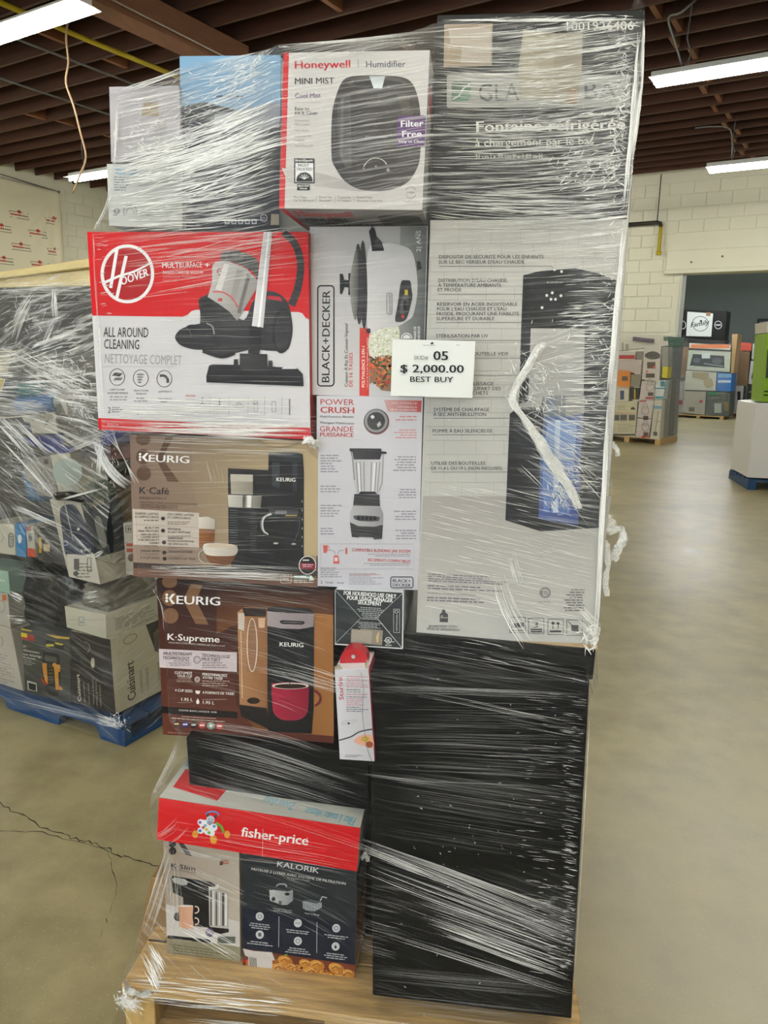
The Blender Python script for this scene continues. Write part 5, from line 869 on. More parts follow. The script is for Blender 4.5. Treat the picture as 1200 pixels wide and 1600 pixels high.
for y, a, b in ((839.5, 'COFFEE SHOT', 'CAF\u00c9 COURT'), (844, 'FOR SPECIALTY', 'POUR LES BOISSONS'), (848.7, 'DRINKS', 'DE SP\u00c9CIALIT\u00c9')): s.text(249 - len(a) * 2.5, y, 249, y, 3, a, '#3d2f2a', 0.03); s.text(263, y + 1.5, 263 + len(b) * 2.35, y + 2.5, 3, b, '#3d2f2a', 0.03)
for y, a, b in ((861, 'STRONG BREW', 'INFUSION INTENSE'), (872, '3 CUP SIZES', '3 FORMATS DE TASSE')): s.text(249.5 - len(a) * 2.7, y, 249.5, y + .5, 3, a, '#3d2f2a', 0.03); s.text(264, y + 1.2, 264 + len(b) * 2.3, y + 2, 3, b, '#3d2f2a', 0.03)
for y in (811, 833, 851, 864): s.micro(214, y, 248, y + 4, 1, '#7d6c62', align='r'); s.micro(262, y + 3, 300, y + 9, 2, '#7d6c62')
for y in (820, 836.5): s.line([(210, y - 2), (309, y + 3)], 0.5, '#9d8f85')
for x, y in ((255, 809), (255, 828), (256.5, 846.5), (257, 862.5), (257.5, 872)): s.ell(x, y, 3.2, 3, '#2e2421', n=14)
s.text(237, 885.5, 282, 887.5, 2.4, 'COLOUR: BLACK | COULEUR : NOIR', '#cfc6c0', 0.02)
s.text(441, 906.5, 451.5, 907, 4.6, '50%', '#d8cfc6', 0.04); s.frame(438.5, 897, 455, 910.5, 0.8, '#cbbfb4', 2); s.micro(441, 898.5, 453, 902, 1, '#cbbfb4'); s.rect(459, 898.5, 487, 904, '#6f8f8c'); s.micro(460, 899.3, 484, 904, 1, '#e0e4e0'); s.poly([(484, 899), (487, 899), (491, 906), (483, 907)], '#cfe0d4'); s.micro(459, 905.5, 490, 912, 2, '#cbbfb4')
s.on('small_badge', 'round black and red badge'); s.layer(6); s.ell(480.5, 882.5, 13.7, 14.8, '#e3dedb'); s.layer(7); s.ell(480.5, 882.5, 12.6, 13.6, '#1e1b1d'); s.layer(8); s.poly([(468.5, 878.5), (492.8, 879.5), (492.8, 889), (468.8, 888)], '#7f2437'); s.layer(9); s.micro(473, 873.5, 489, 878, 1, '#d8d3d3'); s.micro(472, 881, 490, 887, 2, '#d9b6bd', align='c')
s.on('product_picture', 'black coffee maker with frother, latte glass and cup'); s.layer(4)
s.poly([(356, 731), (419, 734), (419.5, 707), (473, 709), (475, 738), (474.5, 893), (362, 889), (357, 860)], '#1f1f20', (356, 800, 475, 790, '#181819'))
s.layer(5); s.poly([(360, 740), (395, 741), (395, 772), (361, 771)], '#a9a294', (360, 755, 395, 755, '#857f72')); s.poly([(360, 740), (395, 741), (395, 752), (360, 751)], '#b8b2a6')
s.poly([(356, 772), (409, 774), (407, 793), (357, 791)], '#c8c4bc', (356, 780, 408, 780, '#6d6a66')); s.layer(6); s.poly([(379, 772.5), (384, 772.7), (383, 792), (379, 792)], '#5b5955'); s.poly([(386, 773), (393, 773), (392, 792), (386, 792)], '#e4e1da')
s.layer(5); s.poly([(357, 792), (401, 793), (401, 862), (357, 860)], '#242425')
s.layer(6)
for k in range(17): s.line([(359, 796 + k * 3.9), (371, 796.5 + k * 3.9)], 1.1, '#56575a', 0.8); s.line([(391, 797 + k * 3.9), (400, 797 + k * 3.9)], 1.0, '#45464a')
s.layer(5); s.poly([(419.5, 707), (473, 709), (472, 722), (420, 720)], '#2c2f33'); s.poly([(425, 722), (437, 722), (437, 762), (425, 758)], '#35383d'); s.poly([(457, 722), (465, 722), (464, 768), (457, 766)], '#2b2e33'); s.layer(6); s.ell(446, 708.5, 24, 2, '#4a4e55', n=16)
s.text(432, 751, 461.5, 752, 6, 'KEURIG', '#e8e6e4', 0.04)
s.layer(6); s.poly([(420, 794), (466, 796), (466, 806), (420, 803)], '#3d3f43'); s.layer(7); s.poly([(430, 797), (448, 797), (448, 802), (430, 802)], '#6c6f72'); s.curve([(424, 802), (414, 806), (410, 816), (412, 828), (419, 834)], 3.2, '#c9c9c9', 2); s.curve([(418, 803), (409, 809), (408, 824), (414, 833)], 1.0, '#808284'); s.rect(446, 803.5, 464, 805.5, '#a28d56'); s.curve([(468, 806), (467, 828), (458, 848)], 0.8, '#4b4d50')
for k in range(6): s.rect(471.5, 781 + k * 14, 473, 784 + k * 14, '#8d9092')
s.ell(431, 848, 4, 1.5, '#b5b3ae', n=12); s.ell(459, 849, 4, 1.5, '#9a9894', n=12)
s.layer(5); s.poly([(311, 808), (337, 811), (334, 852), (311, 852)], '#8f5b33', (311, 830, 337, 830, '#6e4226')); s.layer(6); s.poly([(310.5, 807), (325, 806), (336.5, 811), (336, 826), (311, 825)], '#d7cfc4', (311, 810, 336, 820, '#a89f96'))
s.layer(7); s.blob([(318, 850), (333, 848), (352, 848.5), (370, 852), (369, 864), (360, 880), (345, 884), (330, 880), (321, 866)], '#7d4f2f', (318, 860, 370, 860, '#5e3a24')); s.layer(8); s.blob([(318, 850), (333, 847.5), (352, 848), (370, 852), (368, 866), (345, 868), (322, 865)], '#ddd5cb', (320, 855, 370, 855, '#b1a79c')); s.layer(9); s.ell(345, 851.5, 22, 3.2, '#c8b6a2'); s.ring(318, 868, 8, 10, 1.4, '#b9b4ad', a0=90, a1=300)
s.done()
# torn corner and flap
bm = bmesh.new(); c = [Vector(x) for x in DATA['cafe'][0]]; R = random.Random(4)
top = [c[0].lerp(c[1], t) for t in (0.69, 0.73, 0.78, 0.84, 0.9, 0.95, 1.0)]
vs = []
for i, p in enumerate(top): vs.append((bm.verts.new(p + Vector((0, -0.004, 0.001))), bm.verts.new(p + Vector((0.002, -0.006 - R.uniform(0, .006), -[0.002, 0.010, 0.013, 0.010, 0.002, 0.006, 0.018][i])))))
for a, b in zip(vs, vs[1:]): bm.faces.new((a[0], b[0], b[1], a[1]))
o = link('torn_edge', bm_mesh(bm, 'torn'), e, [mat('raw_card', '#a58e6c', 0.8)]); o['label'] = 'torn brown cardboard edge'

# ------------------------------------------------ coffee maker carton (dark brown)
e, F = carton('supreme', 'coffee_maker_box', 'dark brown coffee maker carton with a red mug picture, below the tan one', col='#2c1a14')
s = F.front().on('colour_panels'); s.full('#2a1512', (245, 905, 255, 1147, '#5c3025')); s.layer(1); s.poly([(365, 925), (521, 935), (522, 1150), (400, 1140), (370, 1100)], '#3c2116', (380, 1000, 470, 1010, '#a06c3c')) ; s.layer(2); s.poly([(340, 912), (521, 922), (521, 960), (420, 950), (340, 990)], '#2b1410', (440, 915, 440, 975, '#6b4228'))
s.layer(3); s.poly([(248.5, 1013), (371.5, 1018.5), (371.5, 1049), (249.5, 1042)], '#cbbdc2'); s.poly([(252.5, 1103), (372, 1112), (372, 1122), (253, 1113.5)], '#16100f')
s.on('round_logo', 'tan dots and chevron mark'); s.layer(4)
coffee_mark(s, ([(266, 909, 12, 9.5), (266, 934, 12, 12.5), (267.5, 961.5, 12.5, 12)], [(300, 912), (318, 914), (308, 938), (327.5, 975.5), (307, 974), (287, 937)]), '#7a573e', 0)
s.on('lettering'); s.layer(5)
for k in range(3): s.ell(261.5, 929 + k * 4.8, 2.3, 2.3, '#f3f0ee', n=10)
s.poly([(264.5, 934.5), (270, 927.5), (275, 927.5), (268.5, 935), (275, 943), (269.5, 943)], '#f3f0ee')
s.text(277, 943, 345, 945.5, 13.5, 'EURIG', '#f3f0ee', 0.05)
s.text(262.5, 999, 344, 1003, 10.5, 'K\u00b7Supreme', '#efe9e6', 0.045); s.text(264, 1004, 353, 1009.5, 2.3, 'SINGLE SERVE COFFEE MAKER | CAFETIERE UNE TASSE A LA FOIS', '#c7bbb5', 0.02)
s.text(256, 1022.5, 300, 1023.5, 5, 'MULTISTREAM', '#3a2f36', 0.02); s.text(254.5, 1029, 297.5, 1030, 5, 'TECHNOLOGY', '#3a2f36', 0.02); s.text(316.5, 1025, 361, 1027.5, 5, 'TECHNOLOGIE', '#3a2f36', 0.02); s.text(316.5, 1031, 346, 1032.5, 5, 'MULTIJET', '#3a2f36', 0.02)
s.micro(258, 1031, 299, 1041, 3, '#8c7d84', align='r'); s.micro(317, 1034, 364, 1045, 3, '#8c7d84'); s.ring(309, 1030, 5.5, 5.8, 0.8, '#3a2f36')
for dx in (-2, 2): 
    for dy in (-2, 2): s.ell(309 + dx, 1030 + dy, 0.6, 0.6, '#3a2f36', n=6)
s.text(273.5, 1052, 301, 1053, 4.3, 'CUSTOMIZE', '#efe6e2', 0.03); s.text(277.5, 1057, 301, 1058, 4, 'YOUR CUP', '#efe6e2', 0.03); s.text(317.5, 1054.5, 356.5, 1056.5, 4.3, 'PERSONNALISEZ', '#efe6e2', 0.03); s.text(317.5, 1059.5, 349, 1061, 4, 'VOTRE TASSE', '#efe6e2', 0.03); s.ring(309.3, 1060.5, 4, 4.2, 0.8, '#efe6e2'); s.ring(309.3, 1060.5, 2, 2.2, 0.6, '#efe6e2')
s.micro(266, 1058.5, 301, 1066, 3, '#a98d84', align='r'); s.micro(317, 1062.5, 362, 1073, 3, '#a98d84')
s.text(274, 1079.5, 301.5, 1081, 4.2, '4 CUP SIZES', '#efe6e2', 0.03); s.text(317.5, 1083, 367, 1085, 4.2, '4 FORMATS DE TASSE', '#efe6e2', 0.03); s.poly([(306, 1078), (314, 1078.5), (312.5, 1083.5), (307.5, 1083)], '#efe6e2')
s.text(284, 1094, 302, 1095, 5, '1.95 L', '#efe6e2', 0.03); s.text(318, 1098.5, 336, 1100, 5, '1,95 L', '#efe6e2', 0.03); s.ell(310, 1096, 2.6, 3.4, '#efe6e2', n=12); s.poly([(308, 1094.5), (310, 1090), (312, 1094.5)], '#efe6e2'); s.micro(270, 1096.5, 300, 1098.5, 1, '#a98d84', align='r'); s.micro(318, 1091.5, 358, 1094, 1, '#a98d84')
s.text(280, 1110, 340, 1113.5, 2.8, 'COLOUR: BLACK | COULEUR : NOIR', '#d8cbc6', 0.03)
s.micro(279, 1118, 344, 1120.5, 1, '#c8b2a8', slope=.06, align='c'); s.micro(268, 1120.5, 353, 1123.5, 1, '#c8b2a8', slope=.07, align='c'); s.micro(262, 1143, 400, 1147, 1, '#8c6a5e', slope=.06)
for x, c, c2 in ((276.5, '#3c241c', '#d9b27a'), (290, '#3b2b66', '#d7cfe8'), (303.5, '#2a1a18', '#d8d0cc'), (316.5, '#b03a34', '#f0d4d0'), (330.5, '#d9ddd5', '#2f6b4f'), (344, '#b0322f', '#efd8d4')):
    y = 1130.5 + (x - 276) * 0.055; s.layer(5); s.ell(x, y, 5.6, 5.4, c, n=18); s.layer(6); s.rect(x - 3.6, y - 1.4, x + 3.6, y + 1.2, c2) if c2 != '#2f6b4f' else s.ring(x, y, 4.8, 4.7, 1.6, c2)
s.on('product_picture', 'black coffee maker with water tank and a red mug of coffee'); s.layer(5)
s.poly([(372.5, 956), (383, 948), (420, 949), (418, 1105), (376, 1100)], '#a87a56', (373, 1020, 418, 1020, '#8a5f3e')); s.layer(6); s.poly([(374, 957), (384, 957), (383, 985), (374, 982)], '#cbbdb2'); s.poly([(380, 949), (418, 950), (417, 963), (384, 962)], '#2a1f1a'); s.poly([(388, 965), (404, 966), (404, 1050), (387, 1048)], '#8f6a50'); s.ring(395.5, 1007, 8.5, 42, 1.6, '#d9c6b4'); s.poly([(405, 965), (416, 965), (415, 980), (406, 980)], '#cfa98e'); s.ell(397.5, 1094, 10, 5, '#2c1c14'); s.line([(378, 985), (380, 1090)], 1.4, '#cdb39c')
s.poly([(375, 1101), (418, 1106), (424, 1140), (378, 1118)], '#1b1615')
s.layer(5); s.poly([(419, 950), (430, 947), (487, 950), (492, 960), (491, 1105), (488, 1146), (420, 1142)], '#1a1a1b', (419, 1000, 492, 1000, '#0f0f10')); s.layer(6); s.poly([(419, 954), (430, 955), (470, 957), (492, 958), (491, 978), (470, 982), (440, 981), (419, 977)], '#a3989b', (419, 965, 492, 968, '#8b8084')); s.poly([(419, 950), (430, 947), (487, 950), (492, 958), (450, 957)], '#2b2a2c')
s.layer(7); s.poly([(439, 969), (443, 968), (475, 969.5), (478, 972), (474, 975), (443, 974), (439, 972)], '#2a2628'); s.line([(444, 971), (473, 972)], 1.2, '#6a6366'); s.text(438.5, 1008.5, 475, 1010, 6.6, 'KEURIG', '#ecebe9', 0.04)
s.layer(7); s.blob([(426, 1069), (430, 1066.5), (455, 1065), (480, 1067), (483.5, 1070), (483, 1100), (480, 1115), (470, 1123), (455, 1125), (440, 1123), (430, 1114), (427, 1100)], '#a3243f', (426, 1090, 484, 1090, '#861b33'), 5); s.layer(8); s.ell(455, 1070.5, 28.5, 5, '#d8cdc6'); s.layer(9); s.ell(455, 1071, 25, 3.8, '#2b1710'); s.ring(488, 1090, 15, 14, 3.4, '#6d1b2c', a0=-80, a1=70); s.line([(454, 1064), (455, 1070)], 1.2, '#2b1710')
s.done()

# ------------------------------------------------ small black carton
e, F = carton('small_black', 'small_appliance_box', 'small black carton showing its bottom flaps, reading FOR HOUSEHOLD USE ONLY', col='#cfd6da')
s = F.front().on('colour_panels'); s.full('#2b3033'); s.on('flap_seams', 'white worn seams of the folded flaps'); s.layer(1)
s.line([(524, 922), (564, 966), (586, 967), (629, 927)], 0.9, '#9aa0a2'); s.line([(524, 1005), (562, 967)], 0.9, '#8d9395'); s.line([(590, 967), (628, 1012)], 0.9, '#c9cdce'); s.line([(523.5, 921.5), (523.5, 1007)], 1.2, '#a7adae'); s.line([(523.5, 1006.2), (629, 1013)], 1.8, '#d9dcdc'); s.line([(630.3, 926), (628.7, 1013)], 1.6, '#dfe2e3')
s.on('lettering'); s.layer(2)
s.text(537, 929, 619, 934.5, 6.6, 'FOR HOUSEHOLD USE ONLY', '#eef0f0', 0.05); s.text(542, 936.5, 613.5, 941, 6.6, 'POUR USAGE M\u00c9NAGER', '#eef0f0', 0.05); s.text(559, 943.5, 596, 946.5, 6.4, 'SEULEMENT', '#eef0f0', 0.05)
s.micro(558, 948, 600, 968, 7, '#a9aeb0', slope=.05, align='c'); s.micro(556, 971, 598, 981, 4, '#a9aeb0', slope=.06, align='c'); s.frame(615, 951.5, 624.5, 988, 0.6, '#c2c6c7', 0.5); s.text(621, 986, 621.5, 960, 2.4, 'CERTIFICATION', '#c2c6c7', 0.03); s.ring(619.5, 955.5, 3, 2.5, 0.8, '#c2c6c7')
s.ring(606.5, 1000, 5.2, 5, 0.9, '#e8eaea'); s.text(603.5, 1002.5, 609.5, 1003, 5, 'UL', '#e8eaea', 0.05); s.text(599.5, 1001.5, 601.5, 1001.6, 2.6, 'c', '#e8eaea', 0.04); s.text(612, 1003, 616, 1003.3, 2.4, 'us', '#e8eaea', 0.04); s.text(601.5, 1008.5, 611.5, 1009, 2.2, 'LISTED', '#e8eaea', 0.04)
s.on('shipping_sticker', 'grey and tan torn sticker'); s.poly([(548.5, 982), (563, 983.5), (563, 981.5), (598, 984.5), (596.5, 1008), (547.5, 1004)], '#8d867a'); s.layer(3); s.poly([(549.5, 983.5), (581, 985.5), (580, 1005.5), (549, 1003)], '#a39c90'); s.poly([(590, 988), (592, 987), (591, 1004), (588, 1003), (587, 996)], '#cbb183')
s.done()
s = F.right().on('side_panel'); s.full('#c9d3d8'); s.done()

# ------------------------------------------------ kitchen tool carton, torn open
e, F = carton('starfrit', 'grater_box', 'narrow white upright carton with a torn open top, red plastic tool poking out', col='#d8d6dc')
s = F.front().on('colour_panels'); s.full('#d0cfd8', (525, 1060, 583, 1060, '#b9b7be')); s.on('lettering'); s.layer(1)
s.text(536.5, 1092, 534.5, 1056, 7.2, 'Starfrit', '#b0253c', 0.045)
for y, n, c in ((1056, 6, '#c08a96'), (1076, 2, '#77757e'), (1083, 1, '#c08a96'), (1087, 1, '#77757e'), (1090, 4, '#c08a96'), (1103, 3, '#77757e')): s.micro(541, y, 577, y + n * 3.1, n, c, slope=.02)
s.micro(539, 1179, 566, 1184, 2, '#77757e')
s.on('product_picture', 'peeled food on a plate'); s.layer(1); s.curve([(529.5, 1156), (548, 1150), (562, 1142), (582, 1138)], 2.2, '#4a484c'); s.frame(534, 1127, 556, 1131, 0.5, '#98969d', 1, dy=-.2); s.ell(544.5, 1129, 1.8, 1.8, '#2b292c', n=8)
s.layer(2); s.blob([(553, 1156), (563, 1148), (578, 1147), (583.5, 1155), (583, 1168), (570, 1165), (558, 1161)], '#d9a08c'); s.layer(3); s.ell(571, 1154, 8, 5, '#c9a24f'); s.ell(577, 1162, 6, 5, '#8f4c34'); s.layer(4); s.ring(570, 1153, 5, 3, 1, '#8d8a3a')
s.on('crease', 'dark crease down the buckled card'); s.layer(3); s.curve([(564, 1050), (568, 1075), (566, 1110), (569, 1140), (574, 1170), (581, 1188)], 0.7, '#6f6d74')
s.done()
s = F.right().on('side_panel'); s.full('#b5283c'); s.done()
s = F.left().on('side_panel'); s.full('#5b4a45'); s.layer(1); s.rect(10, 30, 90, 55, '#2b2323'); s.rect(20, 68, 80, 90, '#8d827c'); s.done()
c = [Vector(x) for x in DATA['starfrit'][0]]; rt = (c[1] - c[0]).normalized(); up = (c[0] - c[3]).normalized(); W = (c[1] - c[0]).length
for nm, a, h, ln in (('torn_flap', 0.0, 0.014, 0.25), ('torn_flap', 0.92, 0.022, 0.10)):
    bm = bmesh.new(); p = c[0] + rt * (a * W)
    v_ = [bm.verts.new(p + rt * (x * ln * W) + up * y + Vector((0, z, 0))) for x, y, z in ((0, 0, 0), (1, 0, 0), (0.7, h, -0.008), (0.1, h * .7, -0.012))]
    bm.faces.new(v_); link(nm, bm_mesh(bm, nm), e, [mat('card_inside', '#c9c0ae', 0.8)])
bm = bmesh.new(); N = 14
outl = [(0.14 + 0.0 * k, 0) for k in range(1)]
pr = [(-0.5, -0.03), (-0.5, 0.004)] + [(0.5 * math.cos(math.radians(180 - 180 * k / N)), 0.004 + 0.026 * math.sin(math.radians(180 * k / N))) for k in range(1, N)] + [(0.5, 0.004), (0.5, -0.03)]
cx = c[0] + rt * W * 0.5 + Vector((0, 0.03, 0)); fr, bk = [], []
for x, z in pr: fr.append(bm.verts.new(cx + rt * (x * W * 0.84) + up * z)); bk.append(bm.verts.new(cx + rt * (x * W * 0.84) + up * z + Vector((0, 0.03, 0))))
bm.faces.new(fr); bm.faces.new(bk[::-1])
for i in range(len(fr)): bm.faces.new((fr[i], fr[(i + 1) % len(fr)], bk[(i + 1) % len(fr)], bk[i]))
bmesh.ops.recalc_face_normals(bm, faces=bm.faces)
tool = link('slicer', bm_mesh(bm, 'slicer'), None, [mat('red_plastic', '#b01020', 0.25)]); tag(tool, 'red rounded plastic kitchen tool sticking out of the torn white carton', 'kitchen tool')
bm = tube_bm([cx + up * 0.014 + Vector((0, -0.001, 0)), cx + up * 0.014 + Vector((0, -0.003, 0))], 0.004, 12); link('hanging_hole', bm_mesh(bm, 'hh'), tool, [mat('pale_metal', '#c9c9cc', 0.3, 0.8)])

# ------------------------------------------------ toy carton
e, F = carton('fp', 'toy_box', 'flat bright red toy carton with white top, jutting out near the bottom', col='#cfd0cd')
s = F.front().on('colour_panels'); s.full('#d0141c', (248, 1250, 560, 1350, '#c3141e')); s.on('lettering'); s.layer(1)
s.text(375.5, 1305.5, 480, 1320, 15, 'fisher-price', '#eeeae8', 0.05, 0.0); s.ell(479.5, 1309, 0.8, 0.8, '#eeeae8', n=8)
s.on('product_picture', 'small plastic baby walker toy with wheels'); s.layer(1)
for x, y, r in ((304.5, 1302.5, 4.5), (333, 1311, 5.5), (354, 1303, 4.5)): s.ell(x, y, r, r + 1.5, '#d9952c', n=14)
s.curve([(336, 1285), (344, 1290), (349, 1300)], 4, '#5f9a3c'); s.layer(2)
for x, y, r in ((318, 1287, 7), (325, 1296, 8), (313, 1297, 5), (333, 1292, 6), (330, 1301, 5), (313, 1284, 5)): s.ell(x, y, r, r, '#e3e6ec', n=14)
s.layer(3)
for x, y, c_ in ((312, 1284, '#8a5aa8'), (320, 1289, '#7fa7c9'), (334, 1290, '#4f9ac4'), (326, 1300, '#7fb24a'), (312, 1297, '#4a6fae'), (322, 1295, '#d7b83c'), (317, 1292, '#c95a5a')): s.ell(x, y, 2.6, 2.4, c_, n=10)
s.layer(2); s.ell(328, 1280, 6.5, 6.5, '#b9c2d2', n=16); s.ell(327, 1284.5, 4.5, 3, '#8a97ad', n=14); s.layer(1); s.ring(331, 1272, 10.5, 6, 2.4, '#4b86c4', a0=180, a1=380); s.layer(3); s.ell(324, 1272.5, 2, 2.8, '#35353c', n=10); s.ell(336, 1275, 2, 2.6, '#35353c', n=10); s.ell(326, 1279, 0.8, 1, '#222', n=8); s.ell(330.5, 1279.5, 0.8, 1, '#222', n=8)
s.on('tape_seam', 'clear tape edge'); s.layer(4); s.line([(362, 1264), (361.5, 1328)], 0.8, '#b02a2e'); s.line([(410, 1294), (409, 1338)], 0.8, '#e09a9c')
s.done()
s = F.top().on('top_panel'); s.full('#c9cbc6'); s.layer(1); s.poly([(3, 72), (30, 82), (28, 96), (3, 90)], '#cf2f33'); s.poly([(2, 30), (8, 30), (6, 70), (2, 70)], '#8fc3cf')
s.text(66, 88, 50, 86, 7, 'Zoom along', '#76b3c6', 0.03); s.text(97, 93, 72, 90, 7, 'Filez \u00e0 toute vitesse', '#76b3c6', 0.03); s.micro(70, 80, 98, 87, 2, '#8f9090'); s.done()
s = F.right().on('side_panel'); s.full('#c9cbc6'); s.done()

# ------------------------------------------------ slim coffee maker carton
e, F = carton('slim', 'slim_coffee_maker_box', 'cream slim coffee maker carton with peach mugs at the bottom left', col='#a79c86')
s = F.front().on('colour_panels'); s.full('#a8988a', (256, 1315, 375, 1340, '#c1b6a8')); s.layer(1); s.poly([(259.5, 1413), (374.5, 1440), (375, 1479), (261, 1463)], '#cfcac6'); s.poly([(261, 1463), (375.5, 1479), (376, 1513), (262, 1497)], '#8f8a70')
s.poly([(262, 1461), (330, 1468), (330, 1473.5), (262, 1466)], '#1d1b1d'); 
s.on('round_logo', 'dark dots and chevron mark'); s.layer(2); coffee_mark(s, ([(269.5, 1318, 6, 6), (270, 1329.5, 6, 6)], [(278, 1315), (287, 1317), (301, 1337.5), (291, 1335)]), '#2b2528', 0)
s.on('lettering'); s.layer(2); s.text(267, 1355.5, 305.5, 1361, 7.5, 'K\u00b7Slim', '#2a2226', 0.035); s.text(267, 1358.7, 307, 1365, 1.9, 'SINGLE SERVE COFFEE MAKER', '#4a4044', 0.02); s.micro(271, 1475, 370, 1500, 6, '#6c6752', slope=.13); s.text(272, 1467.5, 300, 1471, 1.6, 'COLOUR: BLACK', '#d6d2ce', 0.02)
s.on('product_picture', 'black slim coffee maker with two stacked peach mugs'); s.layer(3)
s.poly([(267.5, 1372), (270, 1368.5), (330, 1378), (337, 1383), (337, 1385), (328, 1385), (328, 1408), (329, 1450), (300, 1446), (288, 1440), (287, 1402), (270, 1394)], '#1e1d1e', (268, 1380, 330, 1400, '#121212')); s.layer(4); s.poly([(269, 1373), (273, 1370.5), (290, 1373.5), (294.5, 1378), (293, 1382.5), (286, 1383), (272, 1379)], '#b4b1af'); s.ell(279, 1432, 7, 7, '#2b292a', n=14); s.poly([(328, 1448), (358, 1451), (358.5, 1456), (346, 1459), (325, 1453)], '#1b1a1b')
s.layer(4); s.poly([(327, 1387), (357, 1395), (357, 1449), (328, 1446)], '#b9b4b0'); s.layer(5)
for x, w, c_ in ((330, 2, '#3f3c3b'), (334, 1.4, '#efedea'), (338, 2.4, '#5c5856'), (343, 1.6, '#e9e6e3'), (348, 3, '#4b4745'), (353, 2, '#f0eeec'), (332, 1, '#d9d6d3')): s.poly([(x, 1390 + (x - 328) * .25), (x + w, 1390 + (x - 328) * .25), (x + w, 1446), (x, 1446)], c_)
s.poly([(326, 1385), (336, 1386), (342, 1380), (344, 1386), (340, 1389), (328, 1389)], '#dedbd8')
s.layer(6); s.poly([(278, 1414), (303, 1415.5), (302, 1432), (304, 1450), (291, 1451), (281, 1447), (281, 1432)], '#cf9a7c', (280, 1430, 304, 1430, '#e0b095')); s.layer(7); s.ell(290.5, 1415, 12.5, 1.6, '#e6dcd2', n=16); s.ring(307, 1421, 5.5, 6, 1.8, '#e3cdbb', a0=-110, a1=110); s.ring(307, 1439, 5.5, 6, 1.8, '#e3cdbb', a0=-110, a1=110)
s.poly([(312, 1450), (325, 1448), (323, 1455), (314, 1456)], '#d8cdc8'); s.ell(329, 1456.5, 6.6, 7, '#5c5076', n=18); s.layer(8); s.micro(324, 1453, 334, 1460, 2, '#c8a0b0'); s.rect(341, 1463, 368, 1473, '#5f645c'); s.poly([(346, 1342), (357, 1344), (358, 1349), (348, 1350)], '#b0725c'); s.poly([(345, 1345), (350, 1345), (349, 1351), (344, 1351)], '#4c2e24')
s.done()

# ------------------------------------------------ deep fryer carton
e, F = carton('kalorik', 'deep_fryer_box', 'dark blue deep fryer carton with fried food along its foot, at the bottom', col='#c9bfb2')
s = F.front().on('colour_panels'); s.full('#2e3338', (377, 1333, 380, 1500, '#1a1f2a')); s.layer(1); s.poly([(377.8, 1418), (556, 1444), (555, 1510), (379.3, 1482)], '#161c2e')
s.on('lettering'); s.layer(2)
s.text(433, 1353, 498, 1364, 8.6, 'KALORIK', '#d6d7d9', 0.05); s.text(393, 1358.5, 540, 1382, 4, 'FRITEUSE 3 LITRES AVEC SYST\u00c8ME DE FILTRATION', '#dcdcdc', 0.03); s.text(449, 1371.5, 484, 1377, 2.8, '3 L Capacite | 12 tasses', '#b9bbbd', 0.02)
s.text(427, 1419.5, 456, 1423, 2.3, 'Friteuse 3 litres avec', '#c3c5c8', 0.02); s.text(427, 1422.5, 456, 1426, 2.3, 'systeme de filtration', '#c3c5c8', 0.02); s.text(476.5, 1427, 499, 1430, 2.3, 'Panier de filtrage', '#c3c5c8', 0.02)
for x0, y0, x1 in ((436, 1431, 436), (495.5, 1440, 495.5)): s.line([(x0, y0), (x1 - .5, y0 + 48)], 1, '#a8abb0')
for x, y, k in ((406, 1431, 0), (406, 1459.5, 1), (465.5, 1441.5, 2), (465.5, 1469.5, 3), (525.5, 1449.5, 4), (524.5, 1478, 5)):
    s.layer(2); s.ell(x, y, 6.3, 6.6, '#c9cccf', n=20); s.layer(3)
    if k == 5: s.ell(x, y + 1, 1.8, 2.2, '#20242b', n=10); s.poly([(x - 1.4, y), (x, y - 3.4), (x + 1.4, y)], '#20242b')
    elif k == 2: s.text(x - 4, y + 1.2, x + 4, y + 1.4, 2.4, '375F', '#3c4148', 0.03)
    elif k == 1: s.rect(x - 2.5, y - 3, x + 2.5, y + 3, '#5a6068')
    else: s.ring(x, y, 3.4, 3.6, 0.9, '#5a6068')
    s.layer(2); s.micro(x - 20, y + 9, x + 20, y + 9 + (3 if k in (0, 3, 5) else 2) * 3.4, 3 if k in (0, 3, 5) else 2, '#b9bdc2', slope=.12, align='c')
s.on('product_picture', 'steel deep fryer and its wire basket'); s.layer(3)
s.poly([(421, 1388), (428, 1386), (458, 1390), (458, 1406), (449, 1413), (440, 1413), (430, 1409), (422, 1406)], '#c2c4c6', (422, 1395, 458, 1400, '#8d9093')); s.layer(4); s.poly([(421, 1385), (427, 1382), (457, 1383), (458, 1389), (450, 1392), (425, 1389)], '#34373b'); s.curve([(432, 1384), (436, 1380.5), (446, 1381), (448, 1385)], 2.2, '#a4a7aa'); s.line([(416, 1387), (426, 1389)], 2, '#202225'); s.ell(427.5, 1403.5, 3.2, 3.4, '#2b2e31', n=14); s.ell(449, 1396, 4, 2.4, '#2b2e31', n=12); s.poly([(436, 1406), (441, 1407), (440, 1413), (435, 1412)], '#5c6063')
s.layer(3); s.poly([(473, 1407), (503, 1409), (503, 1417), (492, 1423), (478, 1421), (473.5, 1418)], '#8f959b'); s.layer(4); s.poly([(473, 1406), (482, 1404), (503, 1407), (495, 1411)], '#4b5056'); s.line([(500, 1408), (504, 1400), (511, 1402)], 1.6, '#c2c4c6')
for k in range(6): s.line([(476 + k * 4.4, 1410), (477 + k * 4.2, 1421)], 0.4, '#5a6066')
s.on('food_picture', 'golden fried food'); s.layer(3); s.poly([(379.3, 1481), (555.5, 1507), (554.4, 1547.6), (379.6, 1519.5)], '#5b3420', (380, 1490, 554, 1530, '#7a3a24')); s.poly([(379.3, 1481), (397, 1485), (425, 1487), (430, 1500), (400, 1500), (383, 1492)], '#cfc9c6')
